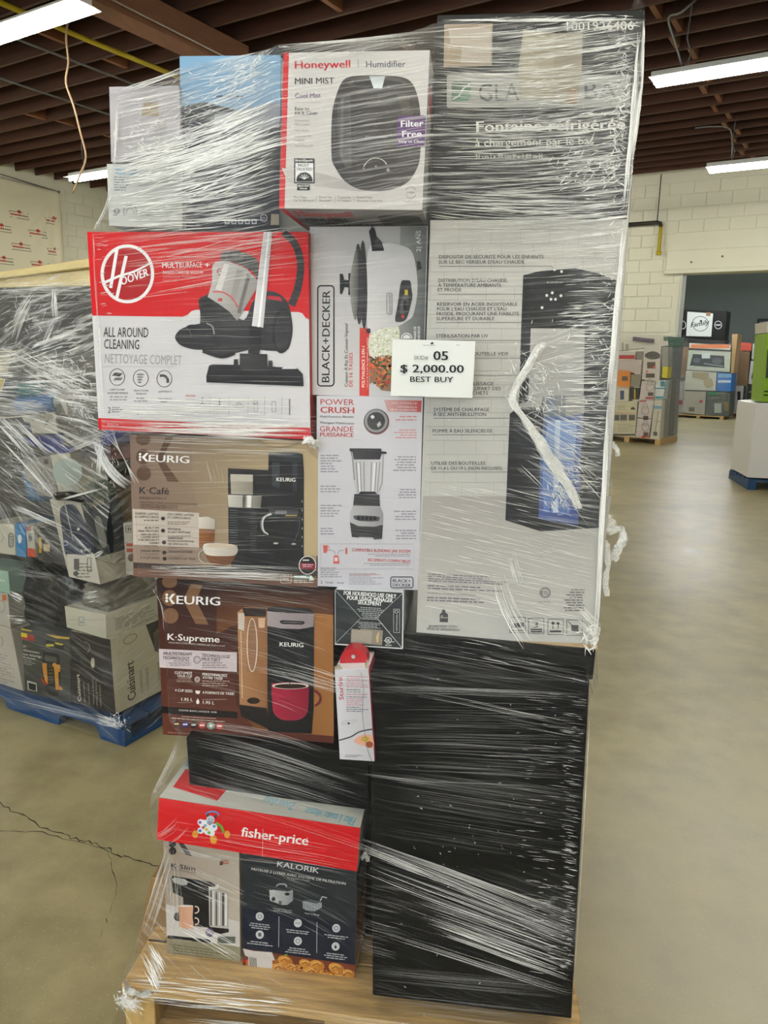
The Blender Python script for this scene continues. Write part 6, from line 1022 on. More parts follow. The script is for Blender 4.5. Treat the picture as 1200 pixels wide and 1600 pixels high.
s.layer(4); R = random.Random(12)
for k in range(210):
    x = R.uniform(386, 553); y = R.uniform(1492, 1520) + (x - 380) * 0.16
    if y > 1519 + (x - 380) * .16 - 4 or (x < 425 and y < 1500): continue
    s.ell(x, y, R.uniform(2, 7), R.uniform(1.8, 4.5), R.choice(['#c98a3c', '#b8742c', '#dba552', '#a3611f', '#e3b566', '#8a4c1a', '#c07f35']), rot=R.uniform(0, 180), n=9)
s.layer(5)
for x, y, rx in ((446, 1500, 12), (436, 1512, 12), (455, 1510, 10), (478, 1505, 11), (496, 1507, 12), (488, 1518, 13), (508, 1526, 12), (526, 1512, 13), (545, 1520, 10), (532, 1528, 12), (462, 1524, 11), (448, 1527, 9), (516, 1537, 11), (424, 1516, 8), (541, 1536, 10)):
    s.ell(x, y, rx, rx * .62, '#d79c48', (x - rx, y - rx * .6, x + rx, y + rx * .6, '#a9682a'), rot=20, n=14); s.layer(6); s.curve([(x - rx * .6, y + rx * .1), (x - rx * .1, y - rx * .25), (x + rx * .3, y + rx * .1), (x + rx * .7, y - rx * .05)], 1.6, '#8a4f20', 0.6); s.curve([(x - rx * .5, y - rx * .25), (x, y - rx * .42), (x + rx * .5, y - rx * .2)], 1.2, '#efc77c', 0.5); s.layer(5)
s.layer(6)
for k in range(90):
    x = R.uniform(430, 550); y = R.uniform(1494, 1514) + (x - 380) * .15; s.ell(x, y, 1.1, 0.9, R.choice(['#f0c77c', '#e8b765', '#7d4518']), n=6)
s.ell(447, 1491, 3, 1.6, '#7d9a3c', n=8)
s.layer(7); s.poly([(388, 1491), (400, 1493), (400, 1514), (389, 1511)], '#c9c5c2'); s.poly([(398, 1493), (426, 1497), (425, 1519), (399, 1514)], '#cfcac8'); s.layer(8)
for k in range(4): s.line([(391 + k * 3, 1494 + k * .5), (391.5 + k * 3, 1511 + k * .5)], 1.3, '#332c2a')
s.poly([(380, 1497), (386, 1498), (385, 1503), (380.5, 1502)], '#c0202c')
s.done()
s = F.right().on('side_panel'); s.full('#b9b2aa'); s.layer(1); s.rect(0, 0, 100, 12, '#2a2a2e'); s.rect(0, 36, 100, 78, '#a4672c'); s.ell(50, 55, 30, 12, '#d79c48'); s.done()

# ------------------------------------------------ water cooler carton
e, F = carton('cooler', 'water_cooler_box', 'tallest carton, water cooler box on the right, black top half, white lower part', col='#b9b5ae', bevel=0.003)
s = F.front().on('colour_panels'); s.full('#cbc8c0', (700, 340, 690, 1000, '#b3b4b1'))
s.layer(1); s.poly([(683, 24), (1006, 17), (979.5, 336.5), (671.5, 338)], '#161719'); s.poly([(661, 770), (955, 770), (944, 850), (933, 1007), (650, 996)], '#a39f9b', (700, 770, 690, 900, '#c3c2be'))
s.on('brick_wall_picture', 'faint brick wall printed behind the cooler'); s.layer(2)
R = random.Random(9)
for r in range(19):
    y = 352 + r * 22
    s.line([(671 - r * .4, y), (975 - r * 1.5, y + 1)], 0.7, '#a7a298')
    x = 672 + (r % 2) * 22
    while x < 965: s.line([(x, y), (x, y + 22)], 0.6, '#a7a298'); x += R.choice((44, 46, 50))
s.on('logo_bar', 'white bar with leaf mark and cut off store brand name'); s.layer(3); s.poly(rrect(698, 115, 985, 165, 3), '#a9a9a5')
s.layer(4); s.poly([(705.5, 128), (709, 125), (736, 125), (736, 150), (731, 154.5), (706, 155)], '#45524b', (706, 125, 730, 155, '#6f9a7f')); s.layer(5); s.curve([(707, 152), (718, 146), (724, 136), (735, 129)], 1.8, '#dcdedb', 3)
s.text(748, 155, 812, 154, 28, 'GLA', '#4a4e51', 0.005); s.text(914, 152, 990, 151, 27, 'BAY', '#5a5d60', 0.0)
s.on('lettering'); s.layer(3); s.text(886, 47.5, 990, 46.5, 14, '1001926406', '#f0ede4', 0.013); s.text(950, 59, 982, 59, 6, 'MODEL NO.', '#9c9a92', 0.01); s.text(718.5, 33.5, 748, 32.5, 3, 'Model # 3692-500', '#dadada', 0.03)
s.text(745, 202.5, 977, 198.5, 17.5, 'Fontaine r\u00e9frig\u00e9r\u00e9e', '#f6f3ea', 0.05); s.text(743, 224.5, 928, 221.5, 12.5, '\u00e0 chargement par le bas', '#e9e6dc', 0.013)
s.text(743, 243.5, 848, 243, 7.6, '31 cm l x 35 cm P x 1,03 m H', '#e0dcd0', 0.03); s.text(743, 251, 797, 251, 2.8, 'Dimensions hors tout : 4 x 5 x 6', '#8b8880', 0.01)
C_ = '#3a383a'
def row(y, t, x0, x1, h=5.6): s.text(x0, y, x1, y, h, t, C_, 0.012)
row(397.5, 'DISPOSITIF DE S\u00c9CURIT\u00c9 POUR LES ENFANTS', 686, 850); row(405.5, "SUR LE BEC VERSEUR D'EAU CHAUDE", 685.5, 820)
row(434, "DISTRIBUTION D'EAU CHAUDE,", 685, 794); row(441.5, '\u00c0 TEMP\u00c9RATURE AMBIANTE', 684.5, 784); row(448.5, 'ET FROIDE', 684, 721)
row(471, 'R\u00c9SERVOIR EN ACIER INOXYDABLE', 683, 809); row(478.5, "POUR L'EAU CHAUDE ET L'EAU", 683, 792); row(486, 'FROIDE, PROCURANT UNE FIABILIT\u00c9', 682.5, 811.5); row(493.5, 'SUP\u00c9RIEURE ET DURABLE', 682, 773)
row(520.5, 'ST\u00c9RILISATION PAR UV', 681.5, 763); row(548.5, 'DE BOUTEILLE VIDE', 723, 795); row(595.5, "REMPLISSAGE", 718, 772); row(603, 'DE LA PLUPART DES', 710, 783); row(610, 'PICHETS', 732, 763)
row(636, 'SYST\u00c8ME DE CHAUFFAGE', 677.5, 765); row(643.5, '\u00c0 SEC ANTI-\u00c9BULLITION', 677, 760); row(669.5, 'POMPE \u00c0 EAU SILENCIEUSE', 676, 770); row(720.5, 'UTILISE DES BOUTEILLES', 674, 758.5); row(728.5, 'DE 11,4 L OU 19 L (NON INCLUSES)', 674, 785)
for y, x0, x1 in ((409.5, 686, 862), (453, 684.5, 818), (497, 682, 815), (525, 681, 838), (553, 742, 834), (580, 740, 812), (614, 735, 795), (647, 677, 795), (673, 676, 793), (732, 674, 863)): s.line([(x0, y), (x1, y)], 0.7, '#4b494a')
for a, b in (((862, 409.5), (867, 415)), ((838, 525), (845, 503)), ((834, 553), (851, 504)), ((843, 570), (866, 512))): s.line([a, b], 0.6, '#3f3d3e')
s.micro(669, 893, 792, 907, 4, '#77747a', slope=.05, h=.5); s.micro(668, 911, 792, 920, 2, '#77747a', slope=.04, h=.5); s.text(667, 924.5, 744, 928.5, 2.4, 'Cet appareil doit etre transporte en position verticale.', '#5d5a5c', 0.02); s.micro(667, 930, 790, 939, 2, '#77747a', slope=.04, h=.5)
s.text(670, 979, 715, 979.5, 4, "BONBONNE D'EAU", '#4a474a', 0.02); s.text(666, 983, 719, 985.5, 4, 'VENDUE S\u00c9PAR\u00c9MENT', '#4a474a', 0.02)
s.micro(880, 918, 913, 955, 9, '#6b686a', align='r', h=.45); s.text(842, 939, 860, 940, 2.4, '4000774', '#5d5a5c', 0.02)
s.on('handling_symbols', 'boxed handling symbols and certification mark'); s.ring(852, 923.5, 8.5, 8.5, 1.3, '#4a474a'); s.ring(852, 923.5, 6, 6, 0.6, '#4a474a'); s.text(846.5, 926.5, 857.5, 926.5, 5.6, 'ETL', '#4a474a', 0.04)
for k, x in enumerate((797, 826, 856, 885.5)):
    y = 963 + k * 1.4; s.layer(3); s.frame(x, y, x + 24, y + 24.5, 1.1, '#3c3a3c')
    s.layer(4)
    if k == 0: s.poly([(x + 2, y + 10), (x + 22, y + 8), (x + 22, y + 15), (x + 2, y + 17)], '#565356'); s.line([(x + 2, y + 21), (x + 22, y + 21)], 1.2, '#3c3a3c')
    if k == 1: s.text(x + 8, y + 15, x + 15, y + 15, 11, '3', '#3c3a3c', 0.01); s.rect(x + 3, y + 17, x + 21, y + 19, '#3c3a3c'); s.rect(x + 3, y + 20.5, x + 21, y + 22.5, '#3c3a3c')
    if k == 2:
        for dx in (8, 16): s.line([(x + dx, y + 16), (x + dx, y + 5)], 1.6, '#3c3a3c'); s.poly([(x + dx - 3.2, y + 8), (x + dx, y + 3), (x + dx + 3.2, y + 8)], '#3c3a3c')
        s.rect(x + 3, y + 18, x + 21, y + 21, '#3c3a3c')
    if k == 3: s.poly([(x + 7, y + 8), (x + 18, y + 8), (x + 18, y + 18), (x + 7, y + 18)], '#565356'); s.line([(x + 2, y + 2), (x + 22, y + 22)], 1.1, '#3c3a3c')
s.poly([(691, 950), (695.5, 950), (696, 955), (700, 958), (700, 971), (687, 970.5), (687, 958), (690.5, 955)], '#4b494c'); s.layer(5); s.rect(687.5, 963, 699.5, 964.2, '#b9b6b0'); s.rect(689, 960, 692, 962, '#b9b6b0')
s.on('product_picture', 'black floor standing water cooler with blue bottle cabinet'); s.layer(3)
s.poly([(820, 423), (840, 420), (845, 417), (900, 413), (907, 416), (936, 421), (968, 434), (964, 490), (956, 495), (938, 820), (845, 826), (790, 808), (797, 640), (811, 630), (815, 504), (818, 424)], '#222325', (800, 600, 960, 600, '#37393b'))
s.layer(4); s.poly([(818, 424), (840, 418), (900, 413), (936, 421), (968, 434), (964, 490), (900, 498), (816, 503)], '#191a1b', (820, 430, 960, 440, '#2c2e2f')); s.poly([(830, 506), (920, 506), (914, 610), (826, 620)], '#b4b2ad', (830, 506, 914, 612, '#a5a4a2')); s.poly([(815, 503), (900, 498), (896, 503), (921, 503), (921, 507), (815, 506)], '#0f1011'); s.poly([(898, 499), (921, 503), (896, 503)], '#6f7274')
s.poly([(848, 613), (905, 609), (900, 640), (880, 645), (850, 645)], '#7f8386'); s.poly([(812, 625), (848, 615), (846, 629), (806, 630)], '#adaba6')
s.layer(4); s.poly([(850, 645), (914, 640), (908, 700), (903, 816), (842, 806), (845, 700)], '#5b6c96', (850, 645, 840, 816, '#3f5390')); s.layer(5); s.poly([(856, 652), (902, 650), (897, 730), (890, 800), (850, 795), (848, 730)], '#8ba3cc', (860, 650, 850, 800, '#5672b0')); s.layer(6); s.poly([(868, 650), (876, 650), (872, 796), (864, 796)], '#b8c6dc'); s.curve([(881, 752), (872, 766), (861, 785), (860, 800)], 1.6, '#3b4a68'); s.rect(848, 728, 900, 731, '#4a5f97'); s.rect(846, 762, 898, 765, '#7f96c0'); s.rect(858, 612, 866, 645, '#6f7b8c'); s.poly([(884, 612), (914, 612), (913, 640), (884, 645)], '#9b9a95')
s.layer(5); s.poly([(914, 508), (957, 500), (940, 816), (905, 820), (912, 640)], '#2a2c2d', (914, 600, 956, 600, '#4b4e4f'))
s.layer(6)
for x, y in ((867, 415), (878, 418), (855, 455), (863.5, 451), (877, 455.5), (861.5, 461), (868.5, 461), (847.5, 474)): s.ell(x, y, 2.2, 2.2, '#dadad6', n=12)
s.text(859, 436, 881, 436, 3, 'GLACIER BAY', '#b9b9b5', 0.01); s.ell(856.5, 434.8, 1.2, 1.2, '#b9b9b5', n=8); s.rect(863.3, 492, 864.2, 496.5, '#b9b9b5'); s.ell(867, 509, 1.6, 1.6, '#dadad6', n=8); s.ell(889, 620, 2, 2, '#dadad6', n=10)
s.on('paper_patches', 'brown torn paper patches over the printing'); s.layer(7); s.poly([(694, 38), (770, 37), (769, 101), (693, 104)], '#a08f7a'); s.layer(8); s.poly([(700, 44), (768, 43), (767, 98), (720, 97), (722, 70), (704, 68)], '#b9aea0')
s.layer(7); s.poly([(818, 46), (870, 52), (911, 52), (909, 110), (902, 160), (870, 158), (812, 150), (810, 110)], '#a49a86'); s.layer(8); s.poly([(820, 50), (868, 56), (864, 150), (814, 144)], '#b0a690'); s.poly([(885, 138), (900, 134), (901, 160), (884, 158)], '#a48c70')
s.done()
s = F.right().on('side_panel'); s.full('#cfd0cf'); s.done()
c = [Vector(x) for x in DATA['cooler'][0]]
bm = bmesh.new(); R = random.Random(8); prev = None
for i in range(22):
    t = i / 21; p = c[3].lerp(c[2], t); h = 0.004 + 0.006 * R.random() + 0.008 * math.exp(-((t - 0.97) / .05) ** 2)
    a = bm.verts.new(p + Vector((0, -0.002, 0.002))); b_ = bm.verts.new(p + Vector((0, -0.006, -h)))
    if prev: bm.faces.new((prev[0], a, b_, prev[1]))
    prev = (a, b_)
o = link('torn_edge', bm_mesh(bm, 'te'), e, [mat('raw_card', '#a58e6c', 0.8)]); o['label'] = 'frayed brown cardboard along the bottom edge'

# ------------------------------------------------ plain cartons
e, F = carton('blue', 'blue_box', 'pale blue carton with a dark lower half, left of the humidifier carton', col='#5d7389')
s = F.front().on('colour_panels'); s.full('#7ba3c4', (281, 88, 281, 180, '#8a9bb0')); s.layer(1); s.poly([(282, 168), (320, 160), (438, 190), (436, 356), (286, 357)], '#23262f', (290, 180, 300, 350, '#141828')); s.layer(2); s.poly([(336, 180), (437, 160), (437, 200), (334, 205)], '#8c9099')
s.on('handling_symbols'); s.layer(3)
for k in range(5): s.rect(351.5 + k * 10.5, 342.5, 359.5 + k * 10.5, 350.5, '#b9bcc2'); s.layer(4); s.rect(353.5 + k * 10.5, 344.5, 357.5 + k * 10.5, 348.5, '#33384a'); s.layer(3)
s.ring(412.5, 341, 5.6, 5.6, 0.9, '#b9bcc2'); s.text(409, 343, 416, 343, 3.6, 'ETL', '#b9bcc2', 0.03); s.poly([(424, 335), (436, 335), (436, 352), (423, 352)], '#8f8775')
s.on('lettering'); s.micro(338, 150, 400, 156, 1, '#4b5a6b'); s.micro(352, 313, 376, 318, 1, '#a7abb3')
s.done()
e, F = carton('white_up', 'white_box', 'upper of two lilac white cartons at the top left corner of the stack', col='#b3afb6')
s = F.front().on('colour_panels'); s.full('#b7b3ba', (171, 136, 284, 253, '#a9a5a8')); s.layer(1); s.poly([(225, 160), (248, 160), (248, 181), (221, 180)], '#a3927a'); s.rect(261, 190, 281, 203, '#c4c0c8'); s.done()
e, F = carton('white_lo', 'white_box', 'lower of two white cartons at the left, resting on the red vacuum carton', col='#b9bab7')
s = F.front().on('colour_panels'); s.full('#c3c5c3', (167, 256, 285, 357, '#b3b5b0')); s.on('lettering'); s.layer(1)
s.micro(180, 263, 262, 275, 2, '#7ea4bf', slope=.05, h=.5); s.micro(178, 276, 205, 300, 6, '#7c7e80', slope=.03)
s.on('handling_symbols'); s.ring(182.5, 330, 4.5, 4.5, 1, '#3f4143'); s.text(180, 332.2, 185, 332.2, 4, 'U', '#3f4143', 0.05); s.micro(177, 335.5, 188, 338.5, 1, '#6a6c6e'); s.ring(203, 331, 11, 11, 2, '#8a8c8d', a0=150, a1=390); s.ring(203, 331, 6.5, 6.5, 1.5, '#8a8c8d', a0=150, a1=390); s.ring(222, 334, 3.5, 3.5, 0.8, '#8a8c8d'); s.line([(226, 336), (239, 337)], 1.6, '#8a8c8d'); s.ring(248, 336, 4.5, 4.5, 0.6, '#a2a4a5')
s.line([(259, 333), (265, 341)], 0.8, '#77797b'); s.line([(266, 333), (259, 341)], 0.8, '#77797b'); s.rect(257, 343, 268, 344.5, '#77797b'); s.done()

BLK = mat('black_carton', '#060708', 0.4, bump=0.05, scale=6, spec=0.15)
carton('black_top', 'black_box', 'shallow black carton directly under the water cooler carton', mtl=BLK)
e, F = carton('black_big', 'black_box', 'biggest black carton filling the lower right of the stack', mtl=BLK)
carton('black_long', 'black_box', 'long low black carton lying on the red toy carton', mtl=BLK)
carton('back_black', 'black_box', 'black carton set back behind the torn white carton and small black carton', mtl=BLK)
carton('back_low', 'black_box', 'dark carton set back behind the deep fryer carton', mtl=BLK)
carton('kraft', 'kraft_box', 'brown kraft carton behind the film at the bottom left of the stack', mtl=mat('kraft', '#8d6f45', 0.7, noise=0.3, scale=6, dark=0.8))

# ------------------------------------------------ price label
c, d, src = DATA['label']; c = [Vector(x) for x in c]
bm = bmesh.new(); G = []
for j in range(9):
    r_ = []
    for i in range(13):
        u_, v_ = i / 12, j / 8; p = c[0].lerp(c[1], u_).lerp(c[3].lerp(c[2], u_), v_)
        r_.append(bm.verts.new(p + Vector((0, 0.0012 * math.sin(u_ * 5) + 0.004 * max(0, u_ - .85) * 6 * max(0, v_ - .6), 0))))
    G.append(r_)
for j in range(8):
    for i in range(12): bm.faces.new((G[j][i], G[j + 1][i], G[j + 1][i + 1], G[j][i + 1]))
lab = link('price_label', bm_mesh(bm, 'label'), None, [mat('label_paper', '#dde0de', 0.5)]); md = lab.modifiers.new('t', 'SOLIDIFY'); md.thickness = 0.0006
tag(lab, 'white printed price label reading SKID# 05 stuck on the film', 'label')
s = Sheet(lab, c, src, gap=0.0022).on('lettering'); K_ = '#121214'
s.text(647, 561.5, 669, 562, 6.2, 'SKID#', '#55565a', -0.005); s.text(677.5, 562.5, 700, 563, 14.6, '05', K_, 0.05)
s.text(625.8, 581.5, 724.5, 582.5, 12.6, '$ 2,000.00', K_, 0.05); s.text(641, 596.3, 708, 597.3, 8.8, 'BEST BUY', K_, 0.03)
s.poly([(675.6, 534), (677, 536), (678, 536.2), (676.8, 538), (675.8, 538), (675.7, 539.2), (675.2, 538), (673.2, 538), (672.8, 536.2), (674.4, 536)], K_); s.micro(661, 539.3, 690, 541.6, 1, '#9b9da0', rnd=random.Random(1)); s.micro(713, 539, 719, 541, 1, '#9b9da0')
s.done()

# ------------------------------------------------ wooden pallet under the stack
PINE = mat('pine', '#cdaa72', 0.6, noise=0.9, scale=8, bump=0.25, stretch=(0.8, 7, 20), dark=0.5)
PINE2 = mat('pine_end', '#cba968', 0.65, noise=0.6, scale=9, bump=0.3, stretch=(9, 9, 2), dark=0.6)
pal = empty('wooden_pallet', (-0.2, 0.45, 0)); tag(pal, 'pale pine pallet carrying the middle stack, wrapped at its left corner', 'pallet')
def board(name, lo, hi, m, parent, yaw=0.0, bev=0.002):
    bm = box_bm(lo, hi, bev); 
    if yaw: bm.transform(Matrix.Translation(((lo[0] + hi[0]) / 2, (lo[1] + hi[1]) / 2, 0)) @ Matrix.Rotation(yaw, 4, 'Z') @ Matrix.Translation((-(lo[0] + hi[0]) / 2, -(lo[1] + hi[1]) / 2, 0)))
    return link(name, bm_mesh(bm, name), parent, [m])
y = -0.066
for k in range(7):
    w = 0.14 if k == 0 else 0.09; board('deck_board', (-0.715, y, 0.108), (0.285, y + w, 0.130), PINE, pal, yaw=-0.03 if k == 0 else 0.0); y += w + (0.004 if k == 0 else 0.045)
for x in (-0.715, -0.262, 0.235): board('stringer', (x, -0.045, 0.016), (x + (0.07 if x < -0.5 else .085 if x < 0 else .05), 0.9, 0.107), PINE2, pal)
for yy in (-0.05, 0.4, 0.82): board('bottom_board', (-0.715, yy, 0.0), (0.285, yy + 0.09, 0.015), PINE, pal)
bm = tube_bm([(-0.16, -0.0555, 0.117), (-0.16, -0.057, 0.117)], 0.007, 8); link('knot', bm_mesh(bm, 'knot'), pal, [mat('knot', '#4a3520', 0.8)])
# ================================================================ LEFT STACK ON THE BLUE PALLET
G_L = 'goods wrapped on the blue pallet'
e, F = carton('L_cuis', 'coffee_maker_box', 'black and white coffee maker carton at the near corner of the blue pallet', col='#b5af99')
s = F.front().on('colour_panels'); s.full('#29251f'); s.on('lettering'); s.layer(1); s.text(127, 1095, 124, 1050, 5, 'Cuisinart', '#c9c2ae', 0.03)
for x, y0, y1 in ((134, 1097, 1063), (141, 1100, 1064), (148, 1100, 1056), (153, 1102, 1060), (159, 1104, 1066)): s.text(x, y0, x - 2, y1, 2.2, 'GRIND & BREW', '#8c8573', 0.02)
s.on('product_picture'); s.ring(131, 1010, 10, 9, 1.2, '#6d6858', a0=-90, a1=60); s.ell(145, 1033, 3, 8, '#a49d8a'); s.poly([(112, 1020), (125, 1022), (126, 1036), (113, 1033)], '#15130f'); s.done()
s = F.right().on('colour_panels'); s.full('#b5af98'); s.layer(1); s.poly([(45, -0), (100, 0), (100, 60), (75, 58), (55, 40)], '#24211b'); s.on('product_picture'); s.layer(2); s.ring(72, 33, 14, 12, 3, '#8f8873'); s.poly([(55, 15), (62, 12), (60, 45), (54, 40)], '#4d493d')
s.on('lettering'); s.layer(1); s.text(26, 92, 26, 40, 11, 'Cuisinart', '#1f1d19', 0.045)
for x in (36, 44, 60, 70, 80, 90): s.text(x, 90, x, 58, 3.4, 'COFFEEMAKER', '#6d6858', 0.02)
s.ring(24, 10, 9, 6, 1, '#6d6858'); s.done()
e, F = carton('L_comp', 'white_box', 'flat white carton lying across the black and white coffee maker carton', col='#b3b09c')
s = F.front().on('colour_panels'); s.full('#b9b6a3', (100, 950, 166, 990, '#a9a693')); s.layer(1); s.rect(103, 968, 166, 968.6, '#8f8c7c'); s.frame(122, 964, 130, 977, 0.8, '#6f8089', 1); s.rect(124, 971, 129, 973, '#6f8089'); s.done()
s = F.right().on('lettering'); s.micro(10, 30, 60, 85, 7, '#7d7a6b'); s.micro(65, 25, 98, 75, 6, '#7d7a6b'); s.text(30, 96, 62, 88, 9, 'Compact', '#5d5a4d', 0.02); s.done()
e, F = carton('L_surv', 'jump_starter_box', 'dark grey carton with yellow trim and a yellow black power tool picture', col='#3b3a33')
s = F.front().on('colour_panels'); s.full('#3b3b35'); s.layer(1); s.poly([(33, 981), (50, 985), (50, 987), (33, 984)], '#a8933a'); s.poly([(72, 991), (92, 994), (109, 996), (109, 999), (90, 998)], '#b0953a')
s.poly([(33, 988), (54, 993), (54, 1003), (33, 999)], '#8f2a22'); s.layer(2); s.poly([(33, 988), (43, 990.5), (43, 997), (33, 995)], '#c7b02c'); s.layer(1); s.poly([(72, 1000), (85, 1003), (85, 1013), (72, 1010)], '#1b1a15'); s.poly([(87, 1003), (100, 1006), (100, 1016), (87, 1014)], '#1b1a15'); s.layer(2); s.rect(73, 1007, 85, 1011, '#a89a2c'); s.poly([(87, 1004), (100, 1007), (98, 1009), (88, 1007)], '#b9a52c')
s.on('lettering'); s.layer(1)
for y, t, x in ((1012, '12V', 41), (1018, 'Alimentation', 62), (1024, 'pour demarrage', 65), (1029, 'de secours', 56)): s.text(36, y, x, y + (x - 36) * .18, 3.6, t, '#b8b5a8', 0.03)
s.micro(37, 1031, 58, 1040, 3, '#8d8a7d', slope=.2)
s.on('product_picture', 'yellow and black jump starter'); s.layer(3)
s.blob([(68, 1022), (72, 1019.5), (90, 1023), (94, 1030), (95, 1045), (94, 1080), (88, 1088), (76, 1084), (68, 1060)], '#1d1b17'); s.layer(4); s.poly([(71, 1024), (89, 1028), (90, 1036), (72, 1034)], '#45443c')
s.poly([(67, 1037), (74, 1038), (76, 1070), (72, 1068), (68, 1050)], '#b07a26'); s.poly([(84, 1038), (95, 1040), (95, 1050), (92, 1052), (93, 1072), (99, 1076), (98, 1079), (88, 1078), (86, 1050)], '#b07a26'); s.ell(86, 1040, 3, 3, '#c48a2c'); s.layer(5)
for k in range(6): s.rect(77, 1042 + k * 5, 84, 1044 + k * 5, '#5b4a26')
s.poly([(65, 1058), (76, 1070), (72, 1072), (66, 1065)], '#8c2a20'); s.poly([(43, 1064), (58, 1068), (59, 1081), (44, 1078)], '#a9a598'); s.layer(6); s.poly([(45, 1067), (57, 1070), (57, 1080), (46, 1077)], '#1b1a18'); s.done()
e, F = carton('L_wl', 'white_box', 'large off white carton at the bottom left edge of the picture', col='#aaa496')
s = F.front().on('colour_panels'); s.full('#aaa496'); s.on('lettering'); s.layer(1); s.micro(-30, 1010, 28, 1070, 14, '#89847a', slope=.3); s.ring(2, 1001, 3, 7, 0.8, '#554f48', a0=-90, a1=90); s.done()
e, F = carton('L_wl2', 'white_box', 'white carton with a small orange mark above the off white one at left edge', col='#a09c90')
s = F.front().on('colour_panels'); s.full('#a8a498'); s.layer(1); s.rect(3, 929, 10, 938, '#b0622c'); s.ring(1, 947, 7, 9, 1, '#7f7b70'); s.done()
e, F = carton('L_mint', 'mint_box', 'pale mint green carton at the left edge', col='#7d9486')
s = F.front().on('colour_panels'); s.full('#8ba896'); s.on('lettering'); s.layer(1); s.text(-10, 908, 7, 909, 4, 'AURA', '#c9d6c8', 0.03); s.done()
BAGM = mat('black_bag', '#14130f', 0.3, bump=0.9, scale=9)
def lump(key, name, label, cat, m, amp=0.012, n=10, seed=1):
    """soft, crumpled thing filling the same place as its wrapper: a rounded hexahedron with folds"""
    c, d, src = DATA[key]; c = [Vector(x) for x in c]; d = Vector(d); R = random.Random(seed)
    bm = hexa(c + [x + d for x in c]); bmesh.ops.subdivide_edges(bm, edges=bm.edges[:], cuts=n, use_grid_fill=True)
    ctr = sum((v.co for v in bm.verts), Vector()) / len(bm.verts)
    ex, ez = (c[1] - c[0]), (c[3] - c[0]); hx, hz, hd = ex.length / 2, ez.length / 2, d.length / 2; ax, az, ad = ex.normalized(), ez.normalized(), d.normalized()
    ph = [R.uniform(0, 6) for _ in range(6)]
    for v in bm.verts:
        p = v.co - ctr; a, b, q = p.dot(ax) / hx, p.dot(az) / hz, p.dot(ad) / hd
        k = (abs(a) ** 4 + abs(b) ** 4 + abs(q) ** 4) ** 0.25; rr = 1 / max(k, .3) * max(abs(a), abs(b), abs(q))
        v.co = ctr + p * (0.25 + 0.75 * min(1, rr)) + (ax * math.sin(b * 7 + ph[0] + q * 4) + az * math.sin(a * 9 + ph[1]) + ad * math.sin(a * 11 + b * 8 + ph[2])) * amp * 0.5
    o = link(name, bm_mesh(bm, name, True), None, [m]); tag(o, label, cat); return o
lump('L_bag', 'black_bag', 'glossy black bag behind the grey and yellow carton on blue pallet', 'bag', BAGM, 0.02, 12, 2)
lump('L_cushion', 'grey_pouch', 'soft grey pouch lying on the flat white carton', 'pouch', mat('grey_pouch', '#6c685a', 0.5), 0.012, 9, 3)
e, F = carton('L_oral', 'toothbrush_box', 'navy and white electric toothbrush carton tilted on its corner', col='#a8a394')
s = F.front().on('colour_panels'); s.full('#a9a392'); s.layer(1); s.blob([(93, 800), (100, 790), (118, 792), (140, 830), (147, 862), (120, 868), (103, 868), (97, 830)], '#1f2438'); s.poly([(104, 866), (148, 866), (157, 913), (108, 901)], '#b5b1a4')
s.on('lettering'); s.layer(2); s.text(142, 857, 125, 859, 4.5, 'Oral B', '#b9b6ac', 0.04); s.layer(2); s.ring(102, 849, 4, 4, 1.2, '#8f98b0'); s.micro(118, 880, 150, 905, 5, '#77746a'); s.ell(118, 896, 4, 4, '#4b4842', n=14); s.rect(115, 873, 123, 890, '#4b4842'); s.frame(136, 872, 142, 893, 1, '#3d3a34', 1)
s.on('product_picture'); s.line([(100, 785), (107, 815), (114, 845)], 2.2, '#8f8d86', 1.2); s.ell(122, 827, 2.4, 2.4, '#b9b6ac', n=10); s.done()
s = F.right().on('colour_panels'); s.full('#2d3336'); s.layer(1); s.rect(0, 70, 100, 100, '#a39f90'); s.poly(rrect(22, 25, 42, 62, 9), '#8a8d86'); s.rect(20, 4, 60, 14, '#8a8061'); s.line([(0, 70), (50, 84), (100, 70)], 1, '#6f6b5e'); s.done()
for k, nm, lb, col in (('L_owhite', 'toothbrush_box', 'small white toothbrush carton at the left edge beside a blue one', '#b3af9f'), ('L_oblue', 'blue_box', 'narrow bright blue carton between two white toothbrush cartons', '#2b6f9e'), ('L_ored', 'toothbrush_box', 'narrow white carton with an orange red base at the left', '#a8a293')):
    e, F = carton(k, nm, lb, col=col); s = F.front().on('lettering')
    if k == 'L_owhite': s.layer(1); s.frame(14, 833, 21, 854, 1.2, '#2f3440', 3); s.text(19, 852, 19, 836, 3.4, 'Oral B', '#2f3440', 0.04); s.ring(-1, 838, 6, 10, 0.8, '#8d897b')
    elif k == 'L_oblue': s.layer(1); s.ell(31, 842, 3.2, 7, '#c5cdd0', n=14)
    else: s.layer(1); s.poly([(42, 855), (55, 857), (56, 871), (43, 869)], '#b0452c'); s.ell(47, 839, 3, 7, '#6d6f70', n=12); s.rect(41, 822, 48, 829, '#8c2f2c')
    s.done()
e, F = carton('L_tool', 'tool_box', 'dark carton with a yellow bar and padlock picture beside small toothbrush cartons', col='#2a2822')
s = F.front().on('product_picture'); s.layer(1); s.rect(61, 838, 66, 862, '#a88c2c'); s.poly([(69, 848), (79, 849), (79, 860), (69, 859)], '#b09c74'); s.ring(74, 848, 3, 5, 1.2, '#b09c74', a0=180, a1=360); s.done()
carton('L_dark1', 'dark_box', 'dark carton deep in the left stack behind the toothbrush cartons', col='#2b2923')
